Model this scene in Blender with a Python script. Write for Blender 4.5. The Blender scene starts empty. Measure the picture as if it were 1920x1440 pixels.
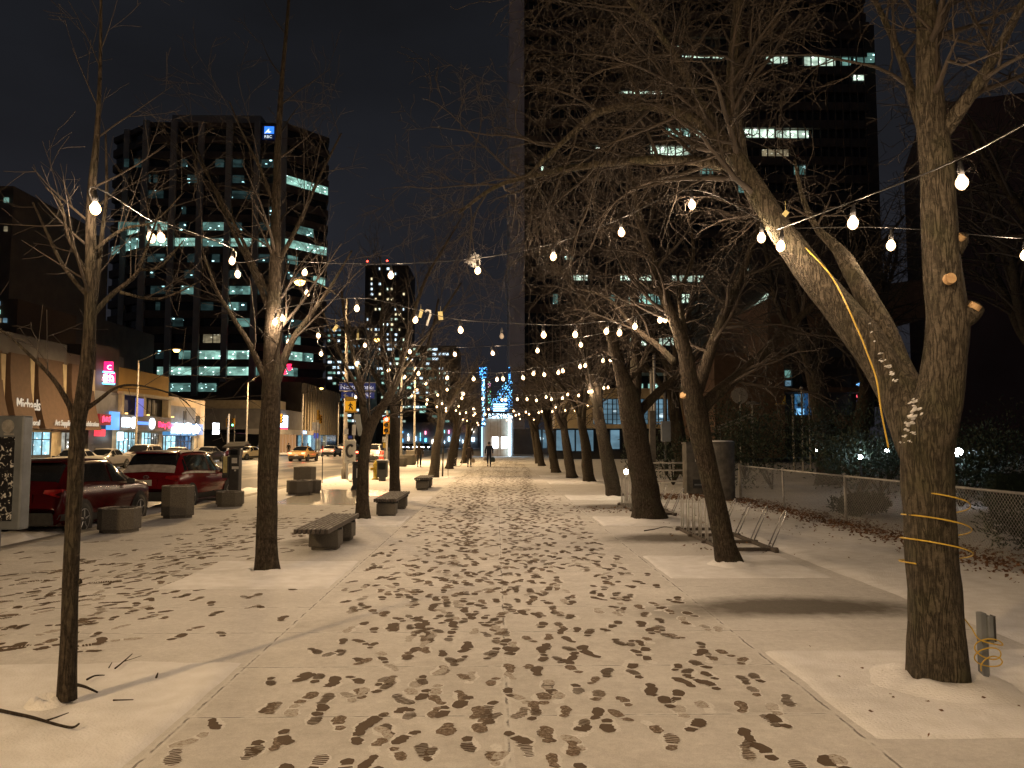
import bpy, math, random
from mathutils import Vector, Matrix, noise as mnoise
R = math.radians
random.seed(7)
sc = bpy.context.scene
col = sc.collection

# ------------------------------------------------------------------ camera
CAM_H = 1.8
F = 1480.0            # focal length in photograph pixels (1920 wide)
YAW = math.atan(30 / F); PITCH = math.atan(108 / F)
cd = bpy.data.cameras.new("camera"); cam = bpy.data.objects.new("camera", cd); col.objects.link(cam)
cd.sensor_width = 36; cd.lens = 36 * F / 1920; cd.clip_start = 0.05; cd.clip_end = 4000
cam.location = (0, 0, CAM_H); cam.rotation_euler = (math.pi / 2 + PITCH, 0, -YAW)
sc.camera = cam
CM = cam.rotation_euler.to_matrix()

# ------------------------------------------------------------------ night sky
w = bpy.data.worlds.new("World"); sc.world = w; w.use_nodes = True
nt = w.node_tree; nt.nodes.clear()
wo = nt.nodes.new("ShaderNodeOutputWorld"); bg = nt.nodes.new("ShaderNodeBackground")
tc = nt.nodes.new("ShaderNodeTexCoord"); mp = nt.nodes.new("ShaderNodeMapping"); mp.inputs["Scale"].default_value = (1.2, 1.2, 2.6)
nz = nt.nodes.new("ShaderNodeTexNoise"); nz.inputs["Scale"].default_value = 1.6; nz.inputs["Detail"].default_value = 5
cr = nt.nodes.new("ShaderNodeValToRGB")
cr.color_ramp.elements[0].position = 0.34; cr.color_ramp.elements[0].color = (0.0068, 0.0070, 0.0082, 1)
cr.color_ramp.elements[1].position = 0.72; cr.color_ramp.elements[1].color = (0.0125, 0.0135, 0.0170, 1)
nt.links.new(tc.outputs["Generated"], mp.inputs[0]); nt.links.new(mp.outputs[0], nz.inputs["Vector"])
nt.links.new(nz.outputs[0], cr.inputs[0])
sx_ = nt.nodes.new("ShaderNodeSeparateXYZ"); nt.links.new(tc.outputs["Generated"], sx_.inputs[0])
gr_ = nt.nodes.new("ShaderNodeMapRange"); gr_.inputs[1].default_value = 0.0; gr_.inputs[2].default_value = .42; gr_.inputs[3].default_value = 1; gr_.inputs[4].default_value = 0; nt.links.new(sx_.outputs[2], gr_.inputs[0])
gm_ = nt.nodes.new("ShaderNodeMix"); gm_.data_type = 'RGBA'; gm_.blend_type = 'ADD'; nt.links.new(gr_.outputs[0], gm_.inputs[0]); nt.links.new(cr.outputs[0], gm_.inputs[6]); gm_.inputs[7].default_value = (.0085, .0078, .0098, 1)
nt.links.new(gm_.outputs[2], bg.inputs[0])
bg.inputs[1].default_value = 1.0
nt.links.new(bg.outputs[0], wo.inputs[0])

sc.view_settings.view_transform = 'Standard'; sc.view_settings.look = 'None'
sc.view_settings.exposure = 0.12; sc.view_settings.gamma = 1.0
sc.cycles.sample_clamp_indirect = 3.0
sc.cycles.max_bounces = 5; sc.cycles.diffuse_bounces = 2; sc.cycles.glossy_bounces = 3
sc.cycles.transparent_max_bounces = 12
sc.cycles.use_denoising = True

BULB_W = 16.5       # one string bulb
LAMP_W = 3100.0     # one street lamp
WARM = (1.0, 0.72, 0.47)
SODIUM = (1.0, 0.655, 0.32)

# ------------------------------------------------------------------ geometry helpers
def P(px, py, Y):
    v = CM @ Vector(((px - 960) / F, (720 - py) / F, -1))
    return Vector((0, 0, CAM_H)) + v * (Y / v.y)
def G(px, py, z=0.0):
    v = CM @ Vector(((px - 960) / F, (720 - py) / F, -1))
    return Vector((0, 0, CAM_H)) + v * ((z - CAM_H) / v.z)

class MB:
    def __init__(s): s.v = []; s.f = []; s.m = []; s.mi = 0
    def add(s, vs, fs):
        b = len(s.v); s.v.extend([tuple(v) for v in vs])
        for f in fs: s.f.append(tuple(b + i for i in f)); s.m.append(s.mi)
    def box(s, c, d, rz=0.0, M=None):
        hx, hy, hz = d[0] / 2, d[1] / 2, d[2] / 2
        vs = [Vector((x, y, z)) for z in (-hz, hz) for y in (-hy, hy) for x in (-hx, hx)]
        if M: vs = [M @ v for v in vs]
        elif rz:
            ca, sa = math.cos(rz), math.sin(rz); vs = [Vector((v.x * ca - v.y * sa, v.x * sa + v.y * ca, v.z)) for v in vs]
        c = Vector(c); vs = [v + c for v in vs]
        s.add(vs, [(0, 2, 3, 1), (4, 5, 7, 6), (0, 1, 5, 4), (2, 6, 7, 3), (0, 4, 6, 2), (1, 3, 7, 5)])
        return s
    def mm(s, x0, x1, y0, y1, z0, z1):
        return s.box(((x0 + x1) / 2, (y0 + y1) / 2, (z0 + z1) / 2), (abs(x1 - x0), abs(y1 - y0), abs(z1 - z0)))
    def prism(s, poly, z0, z1, top=1.0):
        n = len(poly); cx = sum(p[0] for p in poly) / n; cy = sum(p[1] for p in poly) / n
        vs = [(p[0], p[1], z0) for p in poly] + [(cx + (p[0] - cx) * top, cy + (p[1] - cy) * top, z1) for p in poly]
        fs = [(i, (i + 1) % n, n + (i + 1) % n, n + i) for i in range(n)] + [tuple(range(n))[::-1], tuple(range(n, 2 * n))]
        s.add(vs, fs); return s
    def slab(s, p, n, t):                 # polygon p (3d) thickened along n by t
        n = Vector(n) * t; k = len(p); vs = [Vector(q) for q in p] + [Vector(q) + n for q in p]
        s.add(vs, [(i, (i + 1) % k, k + (i + 1) % k, k + i) for i in range(k)] + [tuple(range(k))[::-1], tuple(range(k, 2 * k))]); return s
    def tube(s, pts, rad, sides=6, cap=True, rough=0.0):
        pts = [Vector(p) for p in pts]; n = len(pts)
        if isinstance(rad, (int, float)): rad = [rad] * n
        t = (pts[1] - pts[0]).normalized(); a = Vector((0, 0, 1)) if abs(t.z) < .9 else Vector((1, 0, 0))
        u = t.cross(a).normalized(); vs = []
        for i, p in enumerate(pts):
            if 0 < i < n - 1: t2 = (pts[i + 1] - pts[i - 1])
            elif i == 0: t2 = pts[1] - pts[0]
            else: t2 = pts[-1] - pts[-2]
            if t2.length > 1e-9: t = t2.normalized()
            u = (u - t * u.dot(t))
            if u.length < 1e-6: u = t.orthogonal()
            u.normalize(); w_ = t.cross(u)
            for k in range(sides):
                an = 2 * math.pi * k / sides
                d_ = u * math.cos(an) + w_ * math.sin(an); r_ = rad[i]
                if rough: r_ *= 1 + rough * mnoise.noise(Vector((d_.x * 1.3, d_.y * 1.3, 0)) * 1.2 + p * 3.0) + rough * .6 * mnoise.noise(Vector((d_.x * 3.2, d_.y * 3.2, 0)) + p * 1.6 + Vector((7, 3, 1)))
                vs.append(p + d_ * r_)
        fs = [(i * sides + k, i * sides + (k + 1) % sides, (i + 1) * sides + (k + 1) % sides, (i + 1) * sides + k) for i in range(n - 1) for k in range(sides)]
        if cap: fs += [tuple(range(sides))[::-1], tuple(range((n - 1) * sides, n * sides))]
        s.add(vs, fs); return s
    def cyl(s, a, b, r0, r1=None, sides=12): return s.tube([a, b], [r0, r0 if r1 is None else r1], sides)
    def lathe(s, prof, c=(0, 0, 0), sides=16, ax='z', M=None):
        vs = []
        for r, z in prof:
            for k in range(sides):
                an = 2 * math.pi * k / sides; v = Vector((r * math.cos(an), r * math.sin(an), z))
                if ax == 'x': v = Vector((v.z, v.x, v.y))
                if ax == 'y': v = Vector((v.x, v.z, v.y))
                if M: v = M @ v
                vs.append(v + Vector(c))
        n = len(prof)
        fs = [(i * sides + k, i * sides + (k + 1) % sides, (i + 1) * sides + (k + 1) % sides, (i + 1) * sides + k) for i in range(n - 1) for k in range(sides)]
        fs += [tuple(range(sides))[::-1], tuple(range((n - 1) * sides, n * sides))]
        s.add(vs, fs); return s
    def build(s, name, mat, parent=None, smooth=False, world=False, bevel=0.0):
        me = bpy.data.meshes.new(name)
        off = Vector(parent.location) if (parent is not None and world) else None
        vs = s.v if off is None else [(v[0] - off.x, v[1] - off.y, v[2] - off.z) for v in s.v]
        me.from_pydata(vs, [], s.f); me.validate(verbose=False)
        for m_ in (mat if isinstance(mat, (list, tuple)) else [mat]): me.materials.append(m_)
        if any(s.m) and len(me.polygons) == len(s.m): me.polygons.foreach_set("material_index", s.m)
        if smooth: me.polygons.foreach_set("use_smooth", [True] * len(me.polygons))
        me.update()
        o = bpy.data.objects.new(name, me); col.objects.link(o)
        if parent is not None: o.parent = parent
        if bevel:
            b = o.modifiers.new("edge", 'BEVEL'); b.width = bevel; b.segments = 2; b.limit_method = 'ANGLE'; b.angle_limit = R(40)
        return o

def tag(o, label=None, cat=None, group=None, kind=None):
    if label: o["label"] = label
    if cat: o["category"] = cat
    if group: o["group"] = group
    if kind: o["kind"] = kind
    return o
def thing(name, label, cat, loc=(0, 0, 0), group=None, rz=0.0):
    o = bpy.data.objects.new(name, None); col.objects.link(o); o.location = loc; o.rotation_euler = (0, 0, rz); o.empty_display_size = .3
    return tag(o, label, cat, group)
def copy_tree(o, parent=None):
    c = o.copy(); col.objects.link(c)
    if parent is not None: c.parent = parent
    for ch in list(o.children): copy_tree(ch, c)
    return c
def text(body, size, mat, parent, M, name="lettering", depth=.01, align='LEFT', sx=1.0):
    cu = bpy.data.curves.new(name, 'FONT'); cu.body = body; cu.size = size; cu.extrude = depth; cu.align_x = align; cu.resolution_u = 2
    t = bpy.data.objects.new("tmp", cu); col.objects.link(t)
    dg = bpy.context.evaluated_depsgraph_get(); me = bpy.data.meshes.new_from_object(t.evaluated_get(dg)); bpy.data.objects.remove(t)
    me.materials.clear(); me.materials.append(mat); me.name = name
    o = bpy.data.objects.new(name, me); col.objects.link(o)
    if parent is not None:
        o.parent = parent; M = Matrix.Translation(-Vector(parent.location)) @ M
    o.matrix_local = M @ Matrix.Diagonal((sx, 1, 1, 1)); return o
def TM(loc, rx=90, rz=0): return Matrix.Translation(loc) @ Matrix.Rotation(R(rz), 4, 'Z') @ Matrix.Rotation(R(rx), 4, 'X')

# ------------------------------------------------------------------ materials
def newmat(name):
    m = bpy.data.materials.new(name); m.use_nodes = True; return m, m.node_tree, m.node_tree.nodes["Principled BSDF"]
def pm(name, c1, c2=None, scale=4.0, rough=.7, bump=0.0, bscale=20.0, metal=0.0, detail=4, stretch=(1, 1, 1), coat=0.0, lo=.35, hi=.65, bdist=.02):
    m, t, b = newmat(name); b.inputs["Roughness"].default_value = rough; b.inputs["Metallic"].default_value = metal
    if 'red_paint' in name: b.inputs['Specular IOR Level'].default_value = .22
    if coat: b.inputs["Coat Weight"].default_value = coat
    if c2 is None: c2 = tuple(x * .72 for x in c1)
    tc = t.nodes.new("ShaderNodeTexCoord"); mp = t.nodes.new("ShaderNodeMapping"); mp.inputs["Scale"].default_value = stretch
    t.links.new(tc.outputs["Object"], mp.inputs[0])
    n = t.nodes.new("ShaderNodeTexNoise"); n.inputs["Scale"].default_value = scale; n.inputs["Detail"].default_value = detail
    r = t.nodes.new("ShaderNodeValToRGB"); r.color_ramp.elements[0].position = lo; r.color_ramp.elements[1].position = hi
    r.color_ramp.elements[0].color = (*c1, 1); r.color_ramp.elements[1].color = (*c2, 1)
    t.links.new(mp.outputs[0], n.inputs["Vector"]); t.links.new(n.outputs[0], r.inputs[0]); t.links.new(r.outputs[0], b.inputs["Base Color"])
    if bump:
        n2 = t.nodes.new("ShaderNodeTexNoise"); n2.inputs["Scale"].default_value = bscale; n2.inputs["Detail"].default_value = 5
        bp = t.nodes.new("ShaderNodeBump"); bp.inputs["Strength"].default_value = bump; bp.inputs["Distance"].default_value = bdist
        t.links.new(mp.outputs[0], n2.inputs["Vector"]); t.links.new(n2.outputs[0], bp.inputs["Height"]); t.links.new(bp.outputs[0], b.inputs["Normal"])
    return m
def em(name, c, s, spots=0.0, base=(.02, .02, .02)):
    m, t, b = newmat(name); b.inputs["Base Color"].default_value = (*base, 1); b.inputs["Roughness"].default_value = .4
    b.inputs["Emission Color"].default_value = (*c, 1); b.inputs["Emission Strength"].default_value = s
    return m
def lit(name, c, s, spot=(.8, 1, .95), ss=3.0, sxy=.55, sz=1.1, vary=.6, fr=1.3):
    """lit office glass: a dim room colour broken by noise, with bright ceiling lamps seen in it"""
    m, t, b = newmat(name); b.inputs["Base Color"].default_value = (.02, .025, .025, 1); b.inputs["Roughness"].default_value = .25
    N = t.nodes.new; L = t.links.new
    g = N("ShaderNodeNewGeometry"); mp = N("ShaderNodeMapping"); mp.inputs["Scale"].default_value = (sxy, sxy, sz); L(g.outputs["Position"], mp.inputs[0])
    v = N("ShaderNodeTexVoronoi"); v.inputs["Scale"].default_value = fr; L(mp.outputs[0], v.inputs["Vector"])
    lt = N("ShaderNodeMath"); lt.operation = 'LESS_THAN'; lt.inputs[1].default_value = .17; L(v.outputs["Distance"], lt.inputs[0])
    n = N("ShaderNodeTexNoise"); n.inputs["Scale"].default_value = .9; n.inputs["Detail"].default_value = 3; L(mp.outputs[0], n.inputs["Vector"])
    rr = N("ShaderNodeMapRange"); rr.inputs[1].default_value = .35; rr.inputs[2].default_value = .65; rr.inputs[3].default_value = 1 - vary; rr.inputs[4].default_value = 1; L(n.outputs[0], rr.inputs[0])
    mx = N("ShaderNodeMix"); mx.data_type = 'RGBA'; mx.inputs[6].default_value = (c[0] * s, c[1] * s, c[2] * s, 1); mx.inputs[7].default_value = (spot[0] * ss, spot[1] * ss, spot[2] * ss, 1)
    L(lt.outputs[0], mx.inputs[0]); L(mx.outputs[2], b.inputs["Emission Color"])
    sp = N("ShaderNodeSeparateXYZ"); L(g.outputs["Position"], sp.inputs[0]); cells = []
    for ax, k in ((0, .42), (1, .42), (2, .27)):
        q = N("ShaderNodeMath"); q.operation = 'MULTIPLY'; q.inputs[1].default_value = k; L(sp.outputs[ax], q.inputs[0]); f = N("ShaderNodeMath"); f.operation = 'FLOOR'; L(q.outputs[0], f.inputs[0]); cells.append(f)
    cv = N("ShaderNodeCombineXYZ"); [L(cells[i].outputs[0], cv.inputs[i]) for i in range(3)]; wn = N("ShaderNodeTexWhiteNoise"); L(cv.outputs[0], wn.inputs["Vector"])
    wr = N("ShaderNodeMapRange"); wr.inputs[3].default_value = .35; wr.inputs[4].default_value = 1.15; L(wn.outputs["Value"], wr.inputs[0]); ml = N("ShaderNodeMath"); ml.operation = 'MULTIPLY'; L(wr.outputs[0], ml.inputs[0]); L(rr.outputs[0], ml.inputs[1])
    L(ml.outputs[0], b.inputs["Emission Strength"])
    return m
def ledm(name, ca, cb, s, scale=3.0, th=.5):
    m, t, b = newmat(name); b.inputs["Base Color"].default_value = (.01, .01, .02, 1)
    N = t.nodes.new; L = t.links.new
    g = N("ShaderNodeNewGeometry"); v = N("ShaderNodeTexVoronoi"); v.inputs["Scale"].default_value = scale; L(g.outputs["Position"], v.inputs["Vector"])
    r = N("ShaderNodeMapRange"); r.inputs[1].default_value = th; r.inputs[2].default_value = th * .4; r.inputs[3].default_value = 0; r.inputs[4].default_value = s; L(v.outputs["Distance"], r.inputs[0])
    mx = N("ShaderNodeMix"); mx.data_type = 'RGBA'; mx.inputs[6].default_value = (*ca, 1); mx.inputs[7].default_value = (*cb, 1); L(v.outputs["Color"], mx.inputs[0])
    L(mx.outputs[2], b.inputs["Emission Color"]); L(r.outputs[0], b.inputs["Emission Strength"]); return m

def bark_mat(name, c1, c2, c3, sc_=1.0):
    """furrowed bark: stretched noise ridges, fine grain, mossy patches"""
    m, t, b = newmat(name); N = t.nodes.new; L = t.links.new
    b.inputs["Roughness"].default_value = .95; b.inputs["Specular IOR Level"].default_value = .2
    g = N("ShaderNodeTexCoord"); mp = N("ShaderNodeMapping"); mp.inputs["Scale"].default_value = (1, 1, .14); L(g.outputs["Object"], mp.inputs[0])
    v = N("ShaderNodeTexNoise"); v.inputs["Scale"].default_value = 42 * sc_; v.inputs["Detail"].default_value = 4; v.inputs["Distortion"].default_value = .6; L(mp.outputs[0], v.inputs["Vector"])
    ab = N("ShaderNodeMath"); ab.operation = 'SUBTRACT'; ab.inputs[1].default_value = .5; L(v.outputs[0], ab.inputs[0]); ab2 = N("ShaderNodeMath"); ab2.operation = 'ABSOLUTE'; L(ab.outputs[0], ab2.inputs[0])
    mr = N("ShaderNodeMapRange"); mr.inputs[1].default_value = 0; mr.inputs[2].default_value = .075; mr.inputs[3].default_value = .25; L(ab2.outputs[0], mr.inputs[0])
    n = N("ShaderNodeTexNoise"); n.inputs["Scale"].default_value = 22; n.inputs["Detail"].default_value = 9; n.inputs["Roughness"].default_value = .75; L(g.outputs["Object"], n.inputs["Vector"])
    n3 = N("ShaderNodeTexNoise"); n3.inputs["Scale"].default_value = 3.2; n3.inputs["Detail"].default_value = 5; L(g.outputs["Object"], n3.inputs["Vector"])
    r = N("ShaderNodeValToRGB"); e = r.color_ramp.elements; e[0].position = .36; e[0].color = (*c1, 1); e[1].position = .66; e[1].color = (*c2, 1); L(n.outputs[0], r.inputs[0])
    m3 = N("ShaderNodeMapRange"); m3.inputs[1].default_value = .48; m3.inputs[2].default_value = .66; m3.inputs[4].default_value = .8; L(n3.outputs[0], m3.inputs[0])
    mx2 = N("ShaderNodeMix"); mx2.data_type = 'RGBA'; L(m3.outputs[0], mx2.inputs[0]); L(r.outputs[0], mx2.inputs[6]); mx2.inputs[7].default_value = (*c3, 1)
    mx = N("ShaderNodeMix"); mx.data_type = 'RGBA'; mx.blend_type = 'MULTIPLY'; mx.inputs[0].default_value = .6; L(mx2.outputs[2], mx.inputs[6])
    gr = N("ShaderNodeCombineColor"); [L(mr.outputs[0], gr.inputs[i]) for i in range(3)]; L(gr.outputs[0], mx.inputs[7]); L(mx.outputs[2], b.inputs["Base Color"])
    ad = N("ShaderNodeMath"); ad.operation = 'MULTIPLY_ADD'; ad.inputs[1].default_value = 1.1; L(n.outputs[0], ad.inputs[0]); L(mr.outputs[0], ad.inputs[2])
    bp = N("ShaderNodeBump"); bp.inputs["Strength"].default_value = 1; bp.inputs["Distance"].default_value = .02; L(ad.outputs[0], bp.inputs["Height"]); L(bp.outputs[0], b.inputs["Normal"])
    return m

def paving(name, slabs=True):
    """thin wind-blown snow on concrete slabs; walked strip is greyer"""
    m, t, b = newmat(name); N = t.nodes.new; L = t.links.new
    b.inputs["Roughness"].default_value = .8
    g = N("ShaderNodeNewGeometry"); sp = N("ShaderNodeSeparateXYZ"); L(g.outputs["Position"], sp.inputs[0])
    def M(op, a, c=None, d=None):
        n = N("ShaderNodeMath"); n.operation = op
        for i, q in enumerate((a, c, d)):
            if q is None: continue
            if isinstance(q, (int, float)): n.inputs[i].default_value = q
            else: L(q, n.inputs[i])
        return n.outputs[0]
    n1 = N("ShaderNodeTexNoise"); n1.inputs["Scale"].default_value = .9; n1.inputs["Detail"].default_value = 6; n1.inputs["Roughness"].default_value = .6; L(g.outputs["Position"], n1.inputs["Vector"])
    n2 = N("ShaderNodeTexNoise"); n2.inputs["Scale"].default_value = 75; n2.inputs["Detail"].default_value = 7; n2.inputs["Roughness"].default_value = .85; L(g.outputs["Position"], n2.inputs["Vector"])
    n4 = N("ShaderNodeTexNoise"); n4.inputs["Scale"].default_value = 6; n4.inputs["Detail"].default_value = 6; L(g.outputs["Position"], n4.inputs["Vector"])
    wob = M('MULTIPLY_ADD', n4.outputs[0], .05, -.025)
    x = M('ADD', sp.outputs[0], wob); y = M('ADD', sp.outputs[1], M('MULTIPLY', wob, .4))
    inside = M('MULTIPLY', M('GREATER_THAN', x, -2.02), M('LESS_THAN', x, 2.27))
    col1 = N("ShaderNodeValToRGB"); e = col1.color_ramp.elements; e[0].position = .36; e[0].color = (.54, .52, .49, 1); e[1].position = .62; e[1].color = (.86, .845, .82, 1)
    mixv = M('ADD', M('MULTIPLY', n1.outputs[0], .4), M('ADD', M('MULTIPLY', n2.outputs[0], .42), M('MULTIPLY', n4.outputs[0], .18))); L(mixv, col1.inputs[0])
    col2 = N("ShaderNodeValToRGB"); e = col2.color_ramp.elements; e[0].position = .3; e[0].color = (.56, .545, .525, 1); e[1].position = .64; e[1].color = (.82, .81, .795, 1); L(mixv, col2.inputs[0])
    mx = N("ShaderNodeMix"); mx.data_type = 'RGBA'; L(inside, mx.inputs[0]); L(col2.outputs[0], mx.inputs[6]); L(col1.outputs[0], mx.inputs[7])
    # slab joints
    fy = M('ABSOLUTE', M('SUBTRACT', M('FRACT', M('DIVIDE', M('ADD', y, 50.0 + .43), 1.15)), .5))
    jy = M('LESS_THAN', M('MULTIPLY', fy, 1.15), .007)
    jyl = M('LESS_THAN', M('MULTIPLY', fy, 1.15), .022)
    fx = M('ABSOLUTE', M('SUBTRACT', x, .08)); fx2 = M('ABSOLUTE', M('ADD', x, 2.0)); fx3 = M('ABSOLUTE', M('SUBTRACT', x, 2.25)); fx4 = M('ABSOLUTE', M('ADD', x, 5.2))
    fxm = M('MINIMUM', M('MINIMUM', fx, fx2), M('MINIMUM', fx3, fx4))
    jx = M('LESS_THAN', fxm, .008); jxl = M('LESS_THAN', fxm, .028)
    patch = N("ShaderNodeMapRange"); patch.inputs[1].default_value = .42; patch.inputs[2].default_value = .55; L(n4.outputs[0], patch.inputs[0])
    dark = M('MULTIPLY', M('MAXIMUM', jy, jx), M('MULTIPLY', patch.outputs[0], .8)); light = M('MULTIPLY', M('MAXIMUM', jyl, jxl), .75)
    if slabs:
        m2 = N("ShaderNodeMix"); m2.data_type = 'RGBA'; L(light, m2.inputs[0]); L(mx.outputs[2], m2.inputs[6]); m2.inputs[7].default_value = (.78, .77, .75, 1)
        m3 = N("ShaderNodeMix"); m3.data_type = 'RGBA'; L(dark, m3.inputs[0]); L(m2.outputs[2], m3.inputs[6]); m3.inputs[7].default_value = (.13, .12, .11, 1)
        L(m3.outputs[2], b.inputs["Base Color"])
    else: L(col2.outputs[0], b.inputs["Base Color"])
    if slabs:
        bare = None
        for (cx_, cy_, rx_, ry_) in ((3.3, 8.75, 1.75, .62), (3.2, 14.9, 1.3, .8), (3.3, 22.0, 1.4, 1.1), (-3.1, 14.6, .8, .8)):
            dx = M('DIVIDE', M('SUBTRACT', sp.outputs[0], cx_), rx_); dy = M('DIVIDE', M('SUBTRACT', M('ADD', sp.outputs[1], M('MULTIPLY', M('MULTIPLY', dx, dx), .35)), cy_), ry_)
            q = M('SUBTRACT', 1.0, M('SQRT', M('ADD', M('MULTIPLY', dx, dx), M('MULTIPLY', dy, dy)))); bare = q if bare is None else M('MAXIMUM', bare, q)
        br = N("ShaderNodeMapRange"); br.inputs[1].default_value = -.12; br.inputs[2].default_value = .5; br.inputs[4].default_value = 1.0; L(M('ADD', bare, M('MULTIPLY', M('SUBTRACT', n4.outputs[0], .5), .5)), br.inputs[0])
        mb_ = N("ShaderNodeMix"); mb_.data_type = 'RGBA'; L(br.outputs[0], mb_.inputs[0]); L(m3.outputs[2], mb_.inputs[6]); mb_.inputs[7].default_value = (.15, .135, .115, 1); L(mb_.outputs[2], b.inputs["Base Color"])
    n5 = N("ShaderNodeTexNoise"); n5.inputs["Scale"].default_value = 190; n5.inputs["Detail"].default_value = 3; n5.inputs["Roughness"].default_value = .9; L(g.outputs["Position"], n5.inputs["Vector"])
    n6 = N("ShaderNodeTexNoise"); n6.inputs["Scale"].default_value = 17; n6.inputs["Detail"].default_value = 7; n6.inputs["Roughness"].default_value = .8; L(g.outputs["Position"], n6.inputs["Vector"])
    gg = M('ADD', M('MULTIPLY', n5.outputs[0], .6), M('MULTIPLY', n6.outputs[0], .4)); gm = N("ShaderNodeMapRange"); gm.inputs[1].default_value = .36; gm.inputs[2].default_value = .6; gm.inputs[3].default_value = .66; gm.inputs[4].default_value = 1.06; L(gg, gm.inputs[0])
    src = b.inputs["Base Color"].links[0].from_socket; mg = N("ShaderNodeMix"); mg.data_type = 'RGBA'; mg.blend_type = 'MULTIPLY'; mg.inputs[0].default_value = 1; L(src, mg.inputs[6]); gc = N("ShaderNodeCombineColor"); [L(gm.outputs[0], gc.inputs[i]) for i in range(3)]; L(gc.outputs[0], mg.inputs[7]); L(mg.outputs[2], b.inputs["Base Color"])
    h = M('ADD', M('MULTIPLY', n2.outputs[0], .5), M('MULTIPLY', n4.outputs[0], 1.2)); h = M('ADD', h, M('MULTIPLY', light, .9)) ; h = M('SUBTRACT', h, M('MULTIPLY', dark, 1.2))
    bp = N("ShaderNodeBump"); bp.inputs["Strength"].default_value = .9; bp.inputs["Distance"].default_value = .016; L(h, bp.inputs["Height"]); L(bp.outputs[0], b.inputs["Normal"])
    return m
def print_mat(name, cut):
    """wet slab showing through a footprint, snow crumbs left in it"""
    m, t, b = newmat(name); N = t.nodes.new; L = t.links.new
    g = N("ShaderNodeNewGeometry"); n = N("ShaderNodeTexNoise"); n.inputs["Scale"].default_value = 38; n.inputs["Detail"].default_value = 8; n.inputs["Roughness"].default_value = .85; L(g.outputs["Position"], n.inputs["Vector"])
    r = N("ShaderNodeValToRGB"); e = r.color_ramp.elements; e[0].position = cut - .05; e[0].color = (.22, .165, .118, 1); e[1].position = cut + .06; e[1].color = (.50, .475, .44, 1)
    k = r.color_ramp.elements.new(cut - .12) if cut > .2 else None
    if k: k.color = (.11, .08, .056, 1)
    L(n.outputs[0], r.inputs[0]); L(r.outputs[0], b.inputs["Base Color"]); b.inputs["Roughness"].default_value = .85; b.inputs["Specular IOR Level"].default_value = .15
    return m

M_ = {}
M_['pave'] = paving('snowy_slabs'); M_['snowflat'] = paving('snow_sheet', False)
M_['snow'] = pm('fresh_snow', (.82, .82, .83), (.72, .715, .71), 5, .75, .8, 55, bdist=.014, detail=8)
M_['rack'] = pm('rack_metal', (.55, .54, .52), (.4, .39, .37), 12, .45)
M_['print'] = print_mat('footprint_wet', .70); M_['print2'] = print_mat('footprint_slushy', .58); M_['print3'] = print_mat('footprint_faint', .46)
M_['bark'] = bark_mat('dark_bark', (.032, .025, .018), (.098, .077, .056), (.068, .060, .040))
M_['bark2'] = bark_mat('grey_bark', (.062, .052, .038), (.155, .13, .096), (.09, .084, .05), .8)
M_['twig'] = pm('twig_bark', (.05, .037, .026), (.027, .021, .016), 3, .85)
M_['cut'] = pm('sawn_wood', (.55, .38, .2), (.4, .25, .12), 20, .8)
M_['conc'] = pm('aggregate_concrete', (.15, .135, .11), (.06, .053, .045), 90, .9, .6, 120, bdist=.006)
M_['conc2'] = pm('smooth_concrete', (.12, .108, .092), (.06, .054, .046), 5, .85, .3, 60)
M_['wood'] = pm('weathered_slats', (.10, .08, .065), (.045, .036, .03), 12, .75, .3, 60, stretch=(6, 1, 6))
M_['steel'] = pm('galvanised_steel', (.42, .43, .44), (.28, .28, .29), 12, .38, 0, metal=.85)
M_['fence'] = pm('dull_galvanised', (.40, .385, .36), (.28, .27, .25), 12, .6, 0, metal=.3)
M_['black'] = pm('black_paint', (.018, .018, .02), (.03, .03, .032), 6, .45)
M_['rubber'] = pm('rubber', (.02, .02, .02), (.035, .034, .032), 10, .85)
M_['cable'] = pm('cable_black', (.03, .03, .03), None, 5, .35)
M_['cord'] = pm('yellow_cord', (.62, .42, .05), (.5, .33, .04), 8, .45)
M_['redpaint'] = pm('dark_red_paint', (.055, .003, .004), (.042, .002, .003), 2, .16, coat=.0)
M_['redpaint2'] = pm('red_paint', (.15, .007, .010), (.12, .006, .008), 2, .16, coat=.0)
M_['glass'] = pm('dark_glass', (.012, .014, .016), (.02, .02, .022), 2, .08)
M_['asph'] = pm('wet_asphalt', (.035, .034, .033), (.19, .175, .155), .55, .42, .5, 30, detail=8, stretch=(1, .28, 1), lo=.46, hi=.60, bdist=.012)
M_['wet'] = pm('wet_slab', (.05, .04, .032), (.10, .085, .065), 2.5, .22, .35, 14, lo=.4, hi=.6)
M_['leaf'] = pm('dead_leaves', (.20, .10, .045), (.09, .045, .022), 9, .8)
M_['kerb'] = pm('kerb_concrete', (.4, .37, .33), (.25, .23, .2), 3, .8, .3, 40)
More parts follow.
